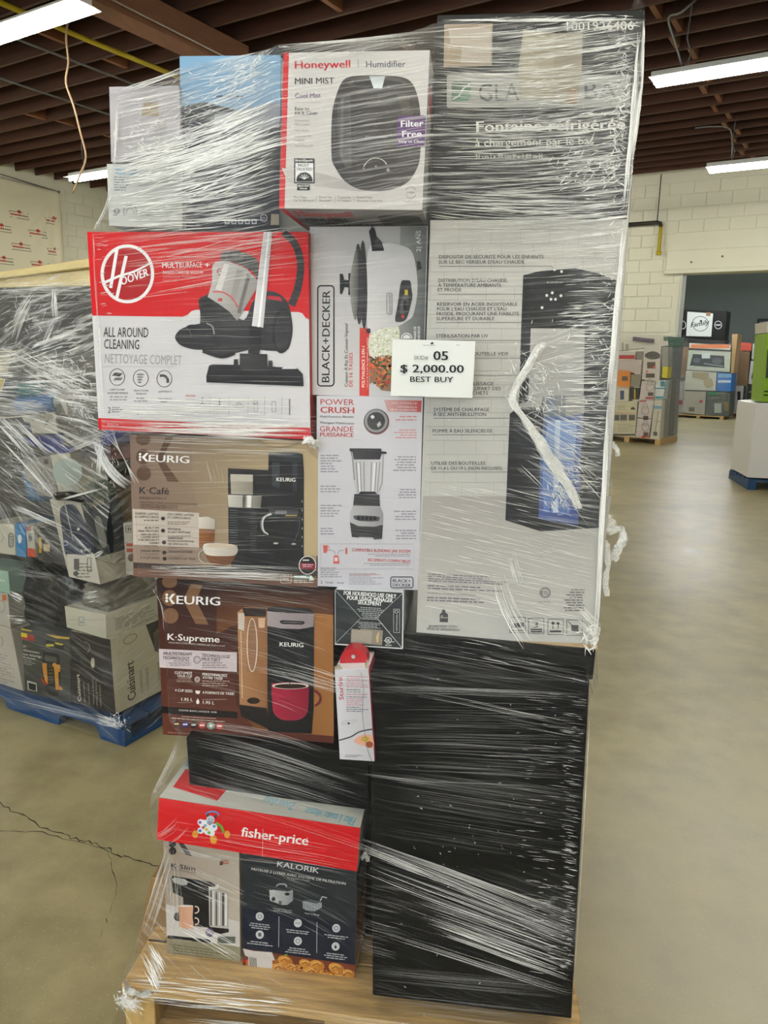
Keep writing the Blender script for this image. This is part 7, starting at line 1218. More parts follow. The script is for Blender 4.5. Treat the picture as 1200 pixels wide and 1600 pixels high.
lump('L_tape', 'blue_pouch', 'slate blue pouch behind the plastic at the left of the stack', 'pouch', mat('slate_blue', '#35607f', 0.4), 0.008, 6, 5)
e, F = carton('L_gbox', 'grey_box', 'small grey carton with a cup picture, tilted under the navy bag', col='#77736a')
s = F.front().on('product_picture'); s.layer(1); s.ell(52, 740, 12, 18, '#8d8a80'); s.rect(68, 719, 76, 731, '#4a3d30'); s.done()
carton('L_gbox2', 'cream_box', 'cream carton with a clear round lid next to the grey carton', col='#b5b09c')
c_, d_, _ = DATA['L_gbox2']; pp = Vector(c_[1]).lerp(Vector(c_[2]), 0.45) + Vector((-0.006, -0.035, 0))
tag(link('clear_lid', bm_mesh(tube_bm([pp, pp + Vector((-0.004, 0.012, 0))], 0.052, 28), 'lid'), None, [mat('milky_plastic', '#8f9a90', 0.25)]), 'milky round plastic lid in front of the cream carton on left stack', 'disc')  # clear round lid
lump('L_navy', 'navy_bag', 'shiny navy blue bag across the middle of the left stack', 'bag', mat('navy_film', '#17277a', 0.25, bump=0.5, scale=12), 0.012, 12, 6)
e, F = carton('L_booklet', 'white_box', 'small white carton with barcode lines above the navy bag', col='#b3ad9f')
s = F.front().on('lettering'); s.layer(1)
for k in range(16): s.line([(44 + k * 2.5, 646 + (k % 3)), (44 + k * 2.5 + .3, 655 + (k * 7) % 5)], 0.9, '#4d483f')
s.ell(70, 662, 4, 3.6, '#3c3934', n=14); s.poly([(30, 668), (36, 659), (45, 662), (50, 677), (45, 677)], '#3a3f4d'); s.done()
lump('L_teal', 'teal_pack', 'teal plastic pack in the upper part of the left stack', 'pack', mat('teal_film', '#0e6a6c', 0.3), 0.008, 8, 7)
c_, d_, _ = DATA['L_bluecyl']; c_ = [Vector(x) for x in c_]; a_ = (c_[0] + c_[3]) / 2; b_ = (c_[1] + c_[2]) / 2; dd = Vector(d_) * 0.25
can = link('blue_canister', bm_mesh(tube_bm([a_ + dd, b_ + dd], 0.037, 24), 'can', False), None, [mat('blue_plastic', '#24619a', 0.35)]); tag(can, 'blue cylindrical canister lying under the teal pack', 'canister')
link('canister_cap', bm_mesh(tube_bm([b_ + dd, b_ + dd + (b_ - a_).normalized() * 0.04], 0.03, 20), 'cap'), can, [mat('milky_plastic', '#8f9a90', 0.25)])
e, F = carton('L_ynavy', 'yellow_navy_box', 'navy carton with yellow stripe cut by left picture edge', col='#262b3d')
s = F.front().on('colour_panels'); s.layer(1); s.poly([(-12, 589), (5, 591), (-2, 622), (-10, 618)], '#c0a41f'); s.poly([(6, 591), (8, 591), (2, 612), (0, 612)], '#c9c5b0'); s.done()
# grey storage tray with a rim, upside down
c_, d_, src_ = DATA['L_tray']; e, F = carton('L_tray', 'storage_tote', 'dark grey storage tote with taped lid at the top of the left stack', 'tote', mtl=mat('dark_tote', '#2a2926', 0.35, bump=0.3, scale=5), part='body')
s = F.front().on('rim', 'raised grey rim'); s.gap = 0.006; s.rect(-45, 450, 150, 457, '#3b3a35'); s.done()
carton('L_grey2', 'grey_box', 'grey carton behind loose film under the dark tote', col='#57534a')
carton('L_beige', 'beige_box', 'beige carton at the left picture edge under the tote', col='#aca58c')
carton('L_fill2', 'dark_box', 'dark carton behind the blue canister', col='#35322a')
carton('L_fill3', 'brown_box', 'dark brown carton deep behind the green tuft', col='#2f2b22')
carton('L_pink', 'pink_box', 'pinkish red carton behind film beside the tan coffee maker carton', col='#96625a')
carton('L_brown', 'kraft_box', 'ochre brown carton beside the tan coffee maker carton', mtl=mat('ochre', '#4c3a1d', 0.6))
e, F = carton('L_bdside', 'white_box', 'white carton edge with red print peeking out left of the tan carton', col='#a39d8f')
s = F.front().on('lettering'); s.layer(1); s.frame(197, 822, 215, 834, 1, '#3a3833', 2); s.text(200, 831, 212, 831, 6, 'BL', '#3a3833', 0.04); s.rect(198, 852, 214, 857, '#9c4a3a'); s.rect(198, 860, 214, 866, '#9c4a3a'); s.ell(206, 874, 6, 6, '#4a3a30'); s.done()
# tag, tuft, handle
def quadpx(pts, off):       # helper only used for loose things in the left stack frame
    return [Vector(p) for p in pts]
bp = Vector(DATA['L_grey2'][0][2]) 
K_L = Vector((-1.282, 1.177, 0)); p_L = Vector((0.936, -0.351, 0)); q_L = Vector((0.351, 0.936, 0))
def LP(p, q, z): return K_L + p_L * p + q_L * q + Vector((0, 0, z))
bm = bmesh.new(); R = random.Random(21)
for k in range(420):
    a, b, r = R.uniform(0, 6.28), R.uniform(-1.4, 1.4), R.uniform(0.5, 1)
    ctr = LP(-0.075, 0.02, 1.005); d = Vector((math.cos(a) * math.cos(b), math.sin(a) * math.cos(b) * .6, math.sin(b) * .7))
    p0 = ctr + d * 0.02; p1 = ctr + d * 0.075 * r; s_ = d.orthogonal() * 0.0035
    bm.faces.new([bm.verts.new(x) for x in (p0 - s_, p0 + s_, p1)])
tag(link('green_tuft', bm_mesh(bm, 'tuft'), None, [mat('tuft_green', '#5b6a50', 0.6, noise=0.8, scale=60, dark=0.3)]), 'grey green artificial foliage tuft beside the tan coffee maker carton', 'artificial plant', kind='stuff')
tag(link('black_handle', bm_mesh(tube_bm([LP(-0.27, -0.02, 0.965), LP(-0.19, -0.025, 0.975), LP(-0.10, -0.01, 0.965)], [0.016, 0.018, 0.015], 12), 'handle', True), None, [mat('handle_black', '#0d0c0b', 0.3)]), 'thick black plastic handle poking out beneath the green tuft', 'rod')  # handle of an item hidden in the stack
tg = empty('shipping_tag', LP(-0.19, -0.01, 1.31)); tag(tg, 'small white paper tag tilted in loose film beside the red vacuum carton', 'tag')
tc = [LP(-0.235, -0.015, 1.335), LP(-0.155, -0.015, 1.375), LP(-0.115, -0.015, 1.33), LP(-0.195, -0.015, 1.27)]
link('paper', bm_mesh(hexa(tc + [x + q_L * 0.001 for x in tc]), 'paper'), tg, [mat('tag_paper', '#a99f94', 0.6)])
s = Sheet(tg, tc, gap=0.001).on('lettering'); s.text(40, 62, 62, 62, 26, '101', '#3a352f', 0.05); s.done()
# crushed clear bag with small goods
bm = bmesh.new(); bmesh.ops.create_icosphere(bm, subdivisions=4, radius=1)
R = random.Random(3)
for v in bm.verts:
    n = v.co.copy(); f = 1 + 0.16 * math.sin(n.x * 9 + n.z * 5) * math.sin(n.z * 11) + 0.08 * math.sin(n.x * 23 + n.z * 17)
    v.co = LP(-0.17, 0.03, 1.27) + p_L * (n.x * 0.11 * f) + q_L * (n.y * 0.05 * f) + Vector((0, 0, n.z * 0.13 * f))
tag(link('clear_bag', bm_mesh(bm, 'bag', True), None, [mat('bag_fill', '#5f5a4c', 0.3, noise=0.8, scale=25, bump=0.8, dark=0.35)]), 'crumpled clear bag of loose goods beside the red vacuum carton', 'bag')
# pine pallet boards on top of the left stack
tp = empty('top_pallet', Vector(DATA['L_plank1'][0][3])); tag(tp, 'pale pine frame of boards resting on top of the left stack', 'wooden frame')
for k in ('L_plank1', 'L_plank2'):
    c_, d_, _ = DATA[k]; c_ = [Vector(x) for x in c_]; link('plank', bm_mesh(hexa(c_ + [x + Vector(d_) for x in c_], 0.003), 'plank'), tp, [mat('pale_pine', '#d8c58c', 0.5, noise=0.4, scale=7, stretch=(2, 8, 14), dark=0.75)])

# blue pallet with notched stringers
BLU = mat('pallet_blue', '#0b3f70', 0.45, noise=0.8, scale=9, bump=0.3, dark=0.55)
bp_ = empty('blue_pallet', LP(-0.5, 0.5, 0)); tag(bp_, 'blue painted pallet under the left stack', 'pallet')
LM = Matrix(((p_L.x, q_L.x, 0, K_L.x), (p_L.y, q_L.y, 0, K_L.y), (0, 0, 1, 0), (0, 0, 0, 1)))
def profile(pts, y0, y1, name, par, m, M):
    bm = bmesh.new(); a = [bm.verts.new(M @ Vector((x, y0, z))) for x, z in pts]; b = [bm.verts.new(M @ Vector((x, y1, z))) for x, z in pts]
    bm.faces.new(a); bm.faces.new(b[::-1])
    for i in range(len(pts)): bm.faces.new((a[i], a[(i + 1) % len(pts)], b[(i + 1) % len(pts)], b[i]))
    bmesh.ops.recalc_face_normals(bm, faces=bm.faces); return link(name, bm_mesh(bm, name), par, [m])
notch = [(0, 0.0), (0, 0.07), (-1.2, 0.07), (-1.2, 0), (-0.95, 0), (-0.93, 0.038), (-0.9, 0.048), (-0.72, 0.048), (-0.7, 0.038), (-0.68, 0), (-0.37, 0), (-0.36, 0.04), (-0.33, 0.052), (-0.17, 0.052), (-0.15, 0.04), (-0.13, 0)]
for q0 in (0.0, 0.5, 0.98): profile(notch, q0, q0 + 0.035, 'stringer', bp_, BLU, LM)
for k in range(7): link('deck_board', bm_mesh(box_bm((-1.2, -0.004 + k * 0.155, 0.0705), (-0.01, -0.004 + k * 0.155 + 0.145, 0.084), 0.002, LM), 'db'), bp_, [BLU])
for k in range(3): link('end_board', bm_mesh(box_bm((-0.1 - k * 0.5, 0.036, 0), (-0.0 - k * 0.5, 0.98, 0.016), 0.002, LM), 'eb'), bp_, [BLU])

# ================================================================ FAR STACKS
def far_carton(key, name, label, col, draw=None, side=None, group=None):
    e, F = carton(key, name, label, col=col, group=group, bevel=0.004)
    if draw: s = F.front(gap=0.003); draw(s); s.done()
    return e, F
def dr_cream(s): s.on('artwork'); s.layer(3); s.full('#c3bd9f'); s.layer(6); s.ell(988, 640, 4, 4, '#3d3a33', a0=180, a1=360); s.micro(964, 633, 980, 642, 3, '#a39c82'); [s.rect(x, 648, x + 11, 657, '#55564f') for x in (955, 967, 981)]; s.rect(950, 645, 993, 646, '#c48a6a'); s.micro(964, 662, 990, 676, 5, '#a8a189'); s.rect(950, 678, 992, 680.5, '#4a4a52')
def dr_pan(s, x, y, red): s.on('artwork'); s.layer(3); s.full('#c4bab6'); s.layer(6); s.ring(x, y, 6, 7, 1, '#8a8280'); s.ring(x, y - 7, 4, 5, 0.8, '#8a8280'); s.rect(x - 3, y + 8, x + 5, y + 14, '#4f403e'); s.rect(*red, '#9c3534')
def dr_rice(s): s.on('artwork'); s.layer(3); s.full('#c2bdb5'); s.layer(6); s.blob([(1008, 553), (1016, 549), (1024, 549), (1031, 553), (1030, 559), (1018, 561), (1009, 558)], '#4c4c49'); s.rect(1011, 565, 1024, 575, '#5b4a42'); s.rect(1009, 583, 1023, 590, '#4c4541'); s.layer(9); s.ell(1022, 573, 2.2, 2.2, '#c04a40'); s.ell(1011, 580, 1.8, 1.8, '#c04a40')
def dr_plain(c, c2, bars): 
    def f(s):
        s.on('artwork'); s.layer(3); s.full(c)
        s.layer(6)
        for b in bars: s.rect(*b, c2)
    return f
items = [
 ('A_cream', 'cream_box', 'large cream carton with three small pictures, bottom left of the near far stack', '#b9b398', dr_cream),
 ('A_pan1', 'cookware_box', 'white cookware carton with red trim, upper one of two', '#b9afab', lambda s: dr_pan(s, 1008, 642, (1000, 626, 1010, 628))),
 ('A_pan2', 'cookware_box', 'white cookware carton with red trim, lower one of two', '#b9afab', lambda s: dr_pan(s, 1008, 668, (1002, 681, 1014, 684))),
 ('A_mop', 'mop_box', 'tall white carton with a thin mop picture and blue band', '#bdb9a9', lambda s: (s.on('artwork'), s.layer(3), s.full('#c2beae'), s.layer(6), s.rect(1022, 633, 1034, 637, '#5b9ab8'), s.line([(1029, 640), (1025, 665), (1023, 680)], 1, '#6b6a66'), s.rect(1021, 673, 1027, 680, '#5a5855'))),
 ('A_pan3', 'cookware_box', 'white carton with a pan picture and a dark bowl below it', '#b5aeaa', lambda s: dr_pan(s, 1016, 604, (1009, 620, 1022, 623))),
 ('A_bwp', 'small_box', 'small white carton with blue and pink corners', '#b8c3c5', dr_plain('#c4cccc', '#2f7f94', [(1024, 607, 1040, 609), (1032, 596, 1039, 605), (1024, 620, 1036, 623)])),
 ('A_ricew', 'toy_robot_box', 'big white carton with three dark machine pictures in the upper middle', '#b9b4ac', dr_rice),
 ('A_yel', 'yellow_box', 'small bright yellow carton near the right corner', '#c9bd2c', None),
 ('A_orange', 'orange_box', 'orange carton with a dark picture at the stack left', '#cc7f2c', dr_plain('#d1822d', '#5b5140', [(972, 588, 981, 595)])),
 ('A_orange2', 'tool_box', 'white carton with orange edges and a blue figure', '#c2bba8', dr_plain('#c9c2b0', '#384a72', [(970, 610, 976, 624)])),
 ('A_olive', 'olive_box', 'olive grey carton beside the orange one', '#7b7660', None),
 ('A_blky', 'black_yellow_box', 'black carton with a yellow upright stripe', '#26241d', dr_plain('#26241d', '#c2a52e', [(991, 608, 993, 623)])),
 ('A_wred', 'white_red_box', 'white carton with a red lower band near the top', '#b8b4ae', dr_plain('#c2beb8', '#a83a3a', [(966, 555, 992, 561)])),
 ('A_wpink', 'pale_box', 'pale pinkish carton behind glossy film', '#b8aaa3', None),
 ('A_greym', 'grey_box', 'grey carton left of the big white one', '#77736a', None),
 ('A_purple', 'purple_box', 'long flat purple carton on top of the stack', '#473350', None),
 ('A_topw', 'white_box', 'long white carton along the top under the purple carton', '#c2c0b4', dr_plain('#c4c2b6', '#8f8a78', [(976, 535, 981, 546), (985, 537, 992, 546), (1000, 529, 1030, 530)])),
 ('A_greyr', 'grey_box', 'grey white carton at the upper right corner', '#8a8b85', None),
 ('A_s0', 'green_box', 'dark green carton at the top of the right side', '#3f6d5c', None), ('A_s1', 'grey_box', 'slate grey carton on the right side under the green one', '#6d7175', None),
 ('A_s2', 'upright_box', 'left one of three tall grey cartons standing on the right side', '#84857f', None), ('A_s3', 'upright_box', 'middle one of three tall grey cartons standing on the right side', '#6a6a65', None), ('A_s4', 'upright_box', 'right one of three tall grey cartons standing on the right side', '#7b7d7d', None)]
for k, n, l, c, dr in items: far_carton(k, n, l + ', far stack beside the doorway' if len(l.split()) < 11 else l, c, dr)
def rec(s): s.on('artwork'); s.layer(3); s.full('#b9c0b0'); s.layer(6); s.poly([(1083, 553), (1132, 556), (1132, 575), (1078, 571)], '#3f4648'); s.layer(9); s.ell(1089, 563, 6, 4, '#5b6466'); s.ell(1121, 564, 8, 5, '#5b6466'); s.rect(1097, 552, 1110, 560, '#c9d3d0'); s.line([(1100, 568), (1130, 572)], 1, '#a9b5b5')
def famd(s): s.on('artwork'); s.layer(3); s.full('#141312'); s.layer(6); s.poly([(1074, 487), (1114, 490), (1111, 526), (1072, 525)], '#c6cac4'); s.layer(9); s.ring(1094, 506, 13, 12, 1, '#55585a'); s.text(1079, 512, 1107, 507, 8, 'Family', '#26282a', 0.04, 0.4); s.ell(1095, 502, 2, 2, '#26282a', n=8); s.rect(1103, 488, 1110, 494, '#8d6a4a'); s.ring(1122, 508, 6, 6.5, 1, '#b9bcb8'); s.ring(1067, 508, 5, 6.5, 1, '#b9bcb8'); s.rect(1118, 507, 1126, 509, '#b9bcb8')
items = [
 ('B_family', 'black_white_box', 'black carton with a white centre and cursive lettering, high in the back room', '#171615', famd),
 ('B_famstand', 'dark_box', 'dark carton holding up the black carton with cursive lettering', '#1d1b19', None),
 ('B_top', 'flat_box', 'flat white carton with orange print on top of the record player carton', '#c6c2b6', lambda s: (s.on('artwork'), s.layer(4), s.rect(1080, 538, 1140, 544, '#d07a4c'))),
 ('B_player', 'record_player_box', 'pale green carton with a dark record player picture', '#b3b9ab', rec),
 ('B_beige', 'beige_box', 'pale carton with a beige bedding picture under the record player carton', '#bcbdac', lambda s: (s.on('artwork'), s.layer(4), s.poly([(1082, 581), (1108, 582), (1108, 595), (1082, 590)], '#9d9476'), s.blob([(1100, 595), (1112, 592), (1114, 603), (1104, 606)], '#a89c7c'))),
 ('B_blue', 'blue_box', 'blue and white carton beside the beige one in the doorway', '#2f6db0', lambda s: (s.on('artwork'), s.layer(4), s.rect(1122, 584, 1143, 590, '#7ba3c4'), s.rect(1122, 594, 1142, 598, '#c4d0d8'))),
 ('B_grey', 'grey_box', 'pale grey carton with a red dot at the lower left of doorway stack', '#a39f90', lambda s: (s.on('artwork'), s.layer(4), s.ell(1095, 627, 3, 2.4, '#a83a3a'), s.rect(1076, 636, 1085, 643, '#6b5f54'))),
 ('B_dark', 'dark_green_box', 'dark carton with a green strip at the lower right of doorway stack', '#4b524b', lambda s: (s.on('artwork'), s.layer(4), s.rect(1106, 613, 1122, 617, '#2f7a4c'), s.rect(1116, 630, 1127, 645, '#a3a89f'), s.rect(1132, 628, 1138, 642, '#7d6a4a'))),
 ('B_kraft', 'kraft_post', 'tall kraft cardboard corner post on the doorway stack', '#a98c5f', None),
 ('B_brownl', 'brown_box', 'brown carton behind the doorway stack at its left', '#7d5f3c', None), ('B_whitel', 'white_box', 'white and red carton low behind the doorway stack at its left', '#b9b5ad', lambda s: (s.on('artwork'), s.layer(4), s.rect(1059, 625, 1066, 632, '#a32f33'))),
 ('C_red', 'red_box', 'orange red patterned carton on top of the rightmost back stack', '#c2513c', None), ('C_brown', 'kraft_box', 'tall brown kraft carton in the rightmost back stack', '#6e573b', None),
 ('C_white', 'white_box', 'white carton with small figures at top of the rightmost back stack', '#b3b5ad', lambda s: (s.on('artwork'), s.layer(4), s.rect(1178, 548, 1181, 560, '#a3924c'), s.rect(1186, 551, 1190, 561, '#444b52'))),
 ('C_helmet', 'appliance_box', 'white carton with a dark round appliance picture in the back stack', '#b9bbbd', lambda s: (s.on('artwork'), s.layer(4), s.ell(1186, 592, 12, 18, '#2c3040', a0=180, a1=360), s.layer(6), s.ring(1186, 585, 6, 8, 1.2, '#9a9fa8', a0=180, a1=360))),
 ('C_black', 'black_box', 'black carton with pale lettering at the foot of the back stack', '#1f2121', lambda s: (s.on('artwork'), s.layer(4), s.rect(1170, 611, 1186, 613, '#7d8080'), s.rect(1166, 626, 1173, 632, '#9a9d9c'))),
 ('C_bottle', 'bottle_box', 'white carton with a black bottle picture at foot of back stack', '#b3b0ad', lambda s: (s.on('artwork'), s.layer(4), s.rect(1152, 612, 1157, 640, '#2a292a')))]
for k, n, l, c, dr in items: far_carton(k, n, l, c, dr)
e, F = carton('N_white', 'white_box', 'tall plain white carton on a blue pallet at the right picture edge', col='#dedee0')
e, F = carton('N_green', 'green_box', 'lime green carton standing on the plain white one at right edge', col='#7ba31f')
s = F.front(gap=0.002).on('artwork'); s.layer(2); s.poly([(1199, 545), (1250, 545), (1250, 590), (1196, 590)], '#3a3d3a'); s.rect(1194, 610, 1250, 612, '#15170f'); s.rect(1193, 616, 1250, 618, '#15170f'); s.done()
carton('N_top', 'white_box', 'white wrapped carton on top of the lime green one', col='#c3bfb5')
# far pallets
def far_pallet(frame_o, p, q, w, d, z, m, label, nblk=3):
    e = empty('pallet', frame_o); tag(e, label, 'pallet')
    M = Matrix(((p.x, q.x, 0, frame_o.x), (p.y, q.y, 0, frame_o.y), (0, 0, 1, 0), (0, 0, 0, 1)))
    for k in range(5): link('deck_board', bm_mesh(box_bm((-w, k * d / 5, z - 0.025), (0, k * d / 5 + d / 5 * .8, z), 0.002, M), 'b'), e, [m])
    for k in range(nblk):
        x = -w + (w - 0.1) * k / (nblk - 1); link('stringer', bm_mesh(box_bm((x, 0, 0), (x + 0.1, d, z - 0.026), 0.002, M), 's'), e, [m])
    return e
def ax(az): a = math.radians(az); return Vector((math.cos(a), -math.sin(a), 0)), Vector((math.sin(a), math.cos(a), 0))
p_, q_ = ax(32); far_pallet(Vector((3.568, 13.603, 0)), p_, q_, 1.3, 1.0, 0.12, PINE, 'pine pallet under the far stack beside the doorway')
p_, q_ = ax(25.5); far_pallet(Vector((7.05, 21.25, 0)), p_, q_, 1.35, 1.0, 0.09, PINE, 'pine pallet under the stack standing in the doorway')
far_pallet(Vector((8.9, 22.0, 0)), p_, q_, 1.4, 1.0, 0.12, PINE, 'pine pallet under the rightmost back stack')
p_, q_ = ax(5); far_pallet(Vector((4.45, 8.30, 0)), p_, q_, 1.03, 1.0, 0.13, BLU, 'blue pallet under the plain white carton at right edge')
# ================================================================ STRETCH FILM
def film_mat(name, base=0.004, gain=0.55, freq=210.0, rough=0.2, lo=0.53, hi=0.72, bump=0.5, glare=0.16):
    """clear polyethylene: see-through sheet, milkier and glossier where it is pleated; uses the film's own uv (along, across)"""
    m = bpy.data.materials.new(name); m.use_nodes = True; nt = m.node_tree; N = nt.nodes; L = nt.links; N.clear()
    out = N.new('ShaderNodeOutputMaterial'); mix = N.new('ShaderNodeMixShader'); tr = N.new('ShaderNodeBsdfTransparent'); p = N.new('ShaderNodeBsdfPrincipled')
    p.inputs['Base Color'].default_value = (0.86, 0.86, 0.84, 1); p.inputs['Roughness'].default_value = rough; p.inputs['Specular IOR Level'].default_value = 0.9
    uv = N.new('ShaderNodeUVMap'); uv.uv_map = 'film'
    def ns(sx, sy, det):
        mp = N.new('ShaderNodeMapping'); mp.inputs['Scale'].default_value = (sx, sy, 1); L.new(uv.outputs[0], mp.inputs[0])
        n = N.new('ShaderNodeTexNoise'); n.noise_dimensions = '2D'; n.inputs['Scale'].default_value = 1; n.inputs['Detail'].default_value = det; n.inputs['Roughness'].default_value = 0.6
        L.new(mp.outputs[0], n.inputs['Vector']); return n
    a, b, c = ns(3.5, freq, 3), ns(12, freq * 2.6, 2), ns(2.2, 9, 3)
    ma = N.new('ShaderNodeMapRange'); ma.inputs[1].default_value = lo; ma.inputs[2].default_value = hi; L.new(a.outputs[0], ma.inputs[0])
    mb = N.new('ShaderNodeMapRange'); mb.inputs[1].default_value = 0.56; mb.inputs[2].default_value = 0.8; mb.inputs[4].default_value = 0.7; L.new(b.outputs[0], mb.inputs[0])
    mc = N.new('ShaderNodeMapRange'); mc.inputs[1].default_value = 0.35; mc.inputs[2].default_value = 0.65; mc.inputs[3].default_value = 0.35; L.new(c.outputs[0], mc.inputs[0])
    ad = N.new('ShaderNodeMath'); ad.operation = 'ADD'; L.new(ma.outputs[0], ad.inputs[0]); L.new(mb.outputs[0], ad.inputs[1])
    mu = N.new('ShaderNodeMath'); mu.operation = 'MULTIPLY'; L.new(ad.outputs[0], mu.inputs[0]); L.new(mc.outputs[0], mu.inputs[1])
    at = N.new('ShaderNodeAttribute'); at.attribute_name = 'film_haze'
    m2 = N.new('ShaderNodeMath'); m2.operation = 'MULTIPLY'; L.new(mu.outputs[0], m2.inputs[0]); L.new(at.outputs['Fac'], m2.inputs[1])
    m3 = N.new('ShaderNodeMath'); m3.operation = 'MULTIPLY_ADD'; m3.inputs[1].default_value = gain; m3.inputs[2].default_value = base; m3.use_clamp = True; L.new(m2.outputs[0], m3.inputs[0])
    m4 = N.new('ShaderNodeMath'); m4.operation = 'MULTIPLY_ADD'; m4.inputs[1].default_value = 0.04; m4.use_clamp = True; L.new(at.outputs['Fac'], m4.inputs[0]); L.new(m3.outputs[0], m4.inputs[2])
    bp = N.new('ShaderNodeBump'); bp.inputs['Strength'].default_value = bump; bp.inputs['Distance'].default_value = 0.003; L.new(a.outputs[0], bp.inputs['Height'])
    b2 = N.new('ShaderNodeBump'); b2.inputs['Strength'].default_value = bump * .7; b2.inputs['Distance'].default_value = 0.001; L.new(b.outputs[0], b2.inputs['Height']); L.new(bp.outputs[0], b2.inputs['Normal'])
    L.new(b2.outputs[0], p.inputs['Normal'])
    L.new(m4.outputs[0], mix.inputs[0]); L.new(tr.outputs[0], mix.inputs[1]); L.new(p.outputs[0], mix.inputs[2]); gl = N.new('ShaderNodeBsdfGlossy'); gl.inputs['Roughness'].default_value = rough * 0.6; L.new(b2.outputs[0], gl.inputs['Normal'])
    fr = N.new('ShaderNodeFresnel'); fr.inputs['IOR'].default_value = 1.42; L.new(b2.outputs[0], fr.inputs['Normal'])
    fm = N.new('ShaderNodeMath'); fm.operation = 'MULTIPLY_ADD'; fm.inputs[1].default_value = glare; fm.inputs[2].default_value = 0.0; fm.use_clamp = True; L.new(fr.outputs[0], fm.inputs[0])
    mx2 = N.new('ShaderNodeMixShader'); L.new(fm.outputs[0], mx2.inputs[0]); L.new(mix.outputs[0], mx2.inputs[1]); L.new(gl.outputs[0], mx2.inputs[2]); L.new(mx2.outputs[0], out.inputs[0])
    return m

def interp(pts, z, i=1, j=0):
    P = sorted((p[i], p[j]) for p in pts)
    if z <= P[0][0]: return P[0][1]
    for (a, x), (b, y) in zip(P, P[1:]):
        if z <= b: return x + (y - x) * (z - a) / max(b - a, 1e-9)
    return P[-1][1]

# ---- height field of the main wrap: stretched over the carton fronts
MAIN = ['cooler', 'black_top', 'black_big', 'honey', 'blue', 'white_up', 'white_lo', 'hoover', 'rice', 'blender', 'cafe', 'supreme', 'small_black', 'starfrit', 'black_long', 'fp', 'slim', 'kalorik']
X0, X1, Z0, Z1, NX, NZ = -0.78, 0.50, 0.0, 2.2, 128, 220
gx = np.linspace(X0, X1, NX); gz = np.linspace(Z0, Z1, NZ); GX, GZ = np.meshgrid(gx, gz)
T = np.full((NZ, NX), 0.12)
T[GZ < 0.13] = (-0.056 - 0.028 * (GX + 0.7))[GZ < 0.13]
for k in MAIN:
    c = np.array(DATA[k][0]); x0, x1 = (c[0, 0] + c[3, 0]) / 2, (c[1, 0] + c[2, 0]) / 2
    zt = np.interp(GX, [c[0, 0], c[1, 0]], [c[0, 2], c[1, 2]]); zb = np.interp(GX, [c[3, 0], c[2, 0]], [c[3, 2], c[2, 2]])
    msk = (GX > x0 - 0.012) & (GX < x1 + 0.012) & (GZ > zb - 0.012) & (GZ < zt + 0.012)
    T[msk] = np.minimum(T[msk], c[0, 1])
Tc = T - 0.007; Fm = Tc.copy()
for it in range(260):
    P = np.pad(Fm, 1, mode='edge'); av = (P[1:-1, :-2] * 1.6 + P[1:-1, 2:] * 1.6 + P[:-2, 1:-1] * 0.4 + P[2:, 1:-1] * 0.4) / 4
    Fm = np.minimum(Tc, av)
def film_y(x, z):
    fx = min(max((x - X0) / (X1 - X0) * (NX - 1), 0), NX - 1.001); fz = min(max((z - Z0) / (Z1 - Z0) * (NZ - 1), 0), NZ - 1.001)
    i, j = int(fx), int(fz); a, b = fx - i, fz - j
    return float((Fm[j, i] * (1 - a) + Fm[j, i + 1] * a) * (1 - b) + (Fm[j + 1, i] * (1 - a) + Fm[j + 1, i + 1] * a) * b)

# film haze over the stack: extra layers plus painted-in glare, world x, z, radius x, radius z, amount
def film_haze(x, z):
    w = 0.07
    for cx, cz, rx, rz, a in FILM_HAZE: w += a * math.exp(-((x - cx) / rx) ** 2 - ((z - cz) / rz) ** 2)
    return max(w, 0.03)
def slope(z):      # how the wrapping spiral tilts: rising to the right at the top, falling to the right below
    return float(np.interp(z, [0.0, 0.25, 0.5, 0.8, 1.0, 1.15, 1.45, 1.75, 2.15], [-0.10, -0.30, -0.24, -0.06, -0.22, -0.12, 0.02, 0.12, 0.16]))

def film_sheet(name, fn, nu, nv, m, parent, label=None):
    """fn(u, v) -> position, uv, wraps"""
    V, UV, Wp = [], [], []
    for j in range(nv + 1):
        for i in range(nu + 1):
            p, uvc, w = fn(i / nu, j / nv); V.append(tuple(p)); UV.append(uvc); Wp.append(w)
    Fc = [(j * (nu + 1) + i, j * (nu + 1) + i + 1, (j + 1) * (nu + 1) + i + 1, (j + 1) * (nu + 1) + i) for j in range(nv) for i in range(nu)]
    me = mesh(name, V, Fc, True); ul = me.uv_layers.new(name='film')
    li = np.empty(len(me.loops), dtype=np.int32); me.loops.foreach_get('vertex_index', li); ul.data.foreach_set('uv', np.array(UV, dtype=np.float32)[li].ravel())
    at = me.attributes.new('film_haze', 'FLOAT', 'POINT'); at.data.foreach_set('value', np.array(Wp, dtype=np.float32))
    o = link(name, me, parent, [m]); 
    if label: o['label'] = label
    return o

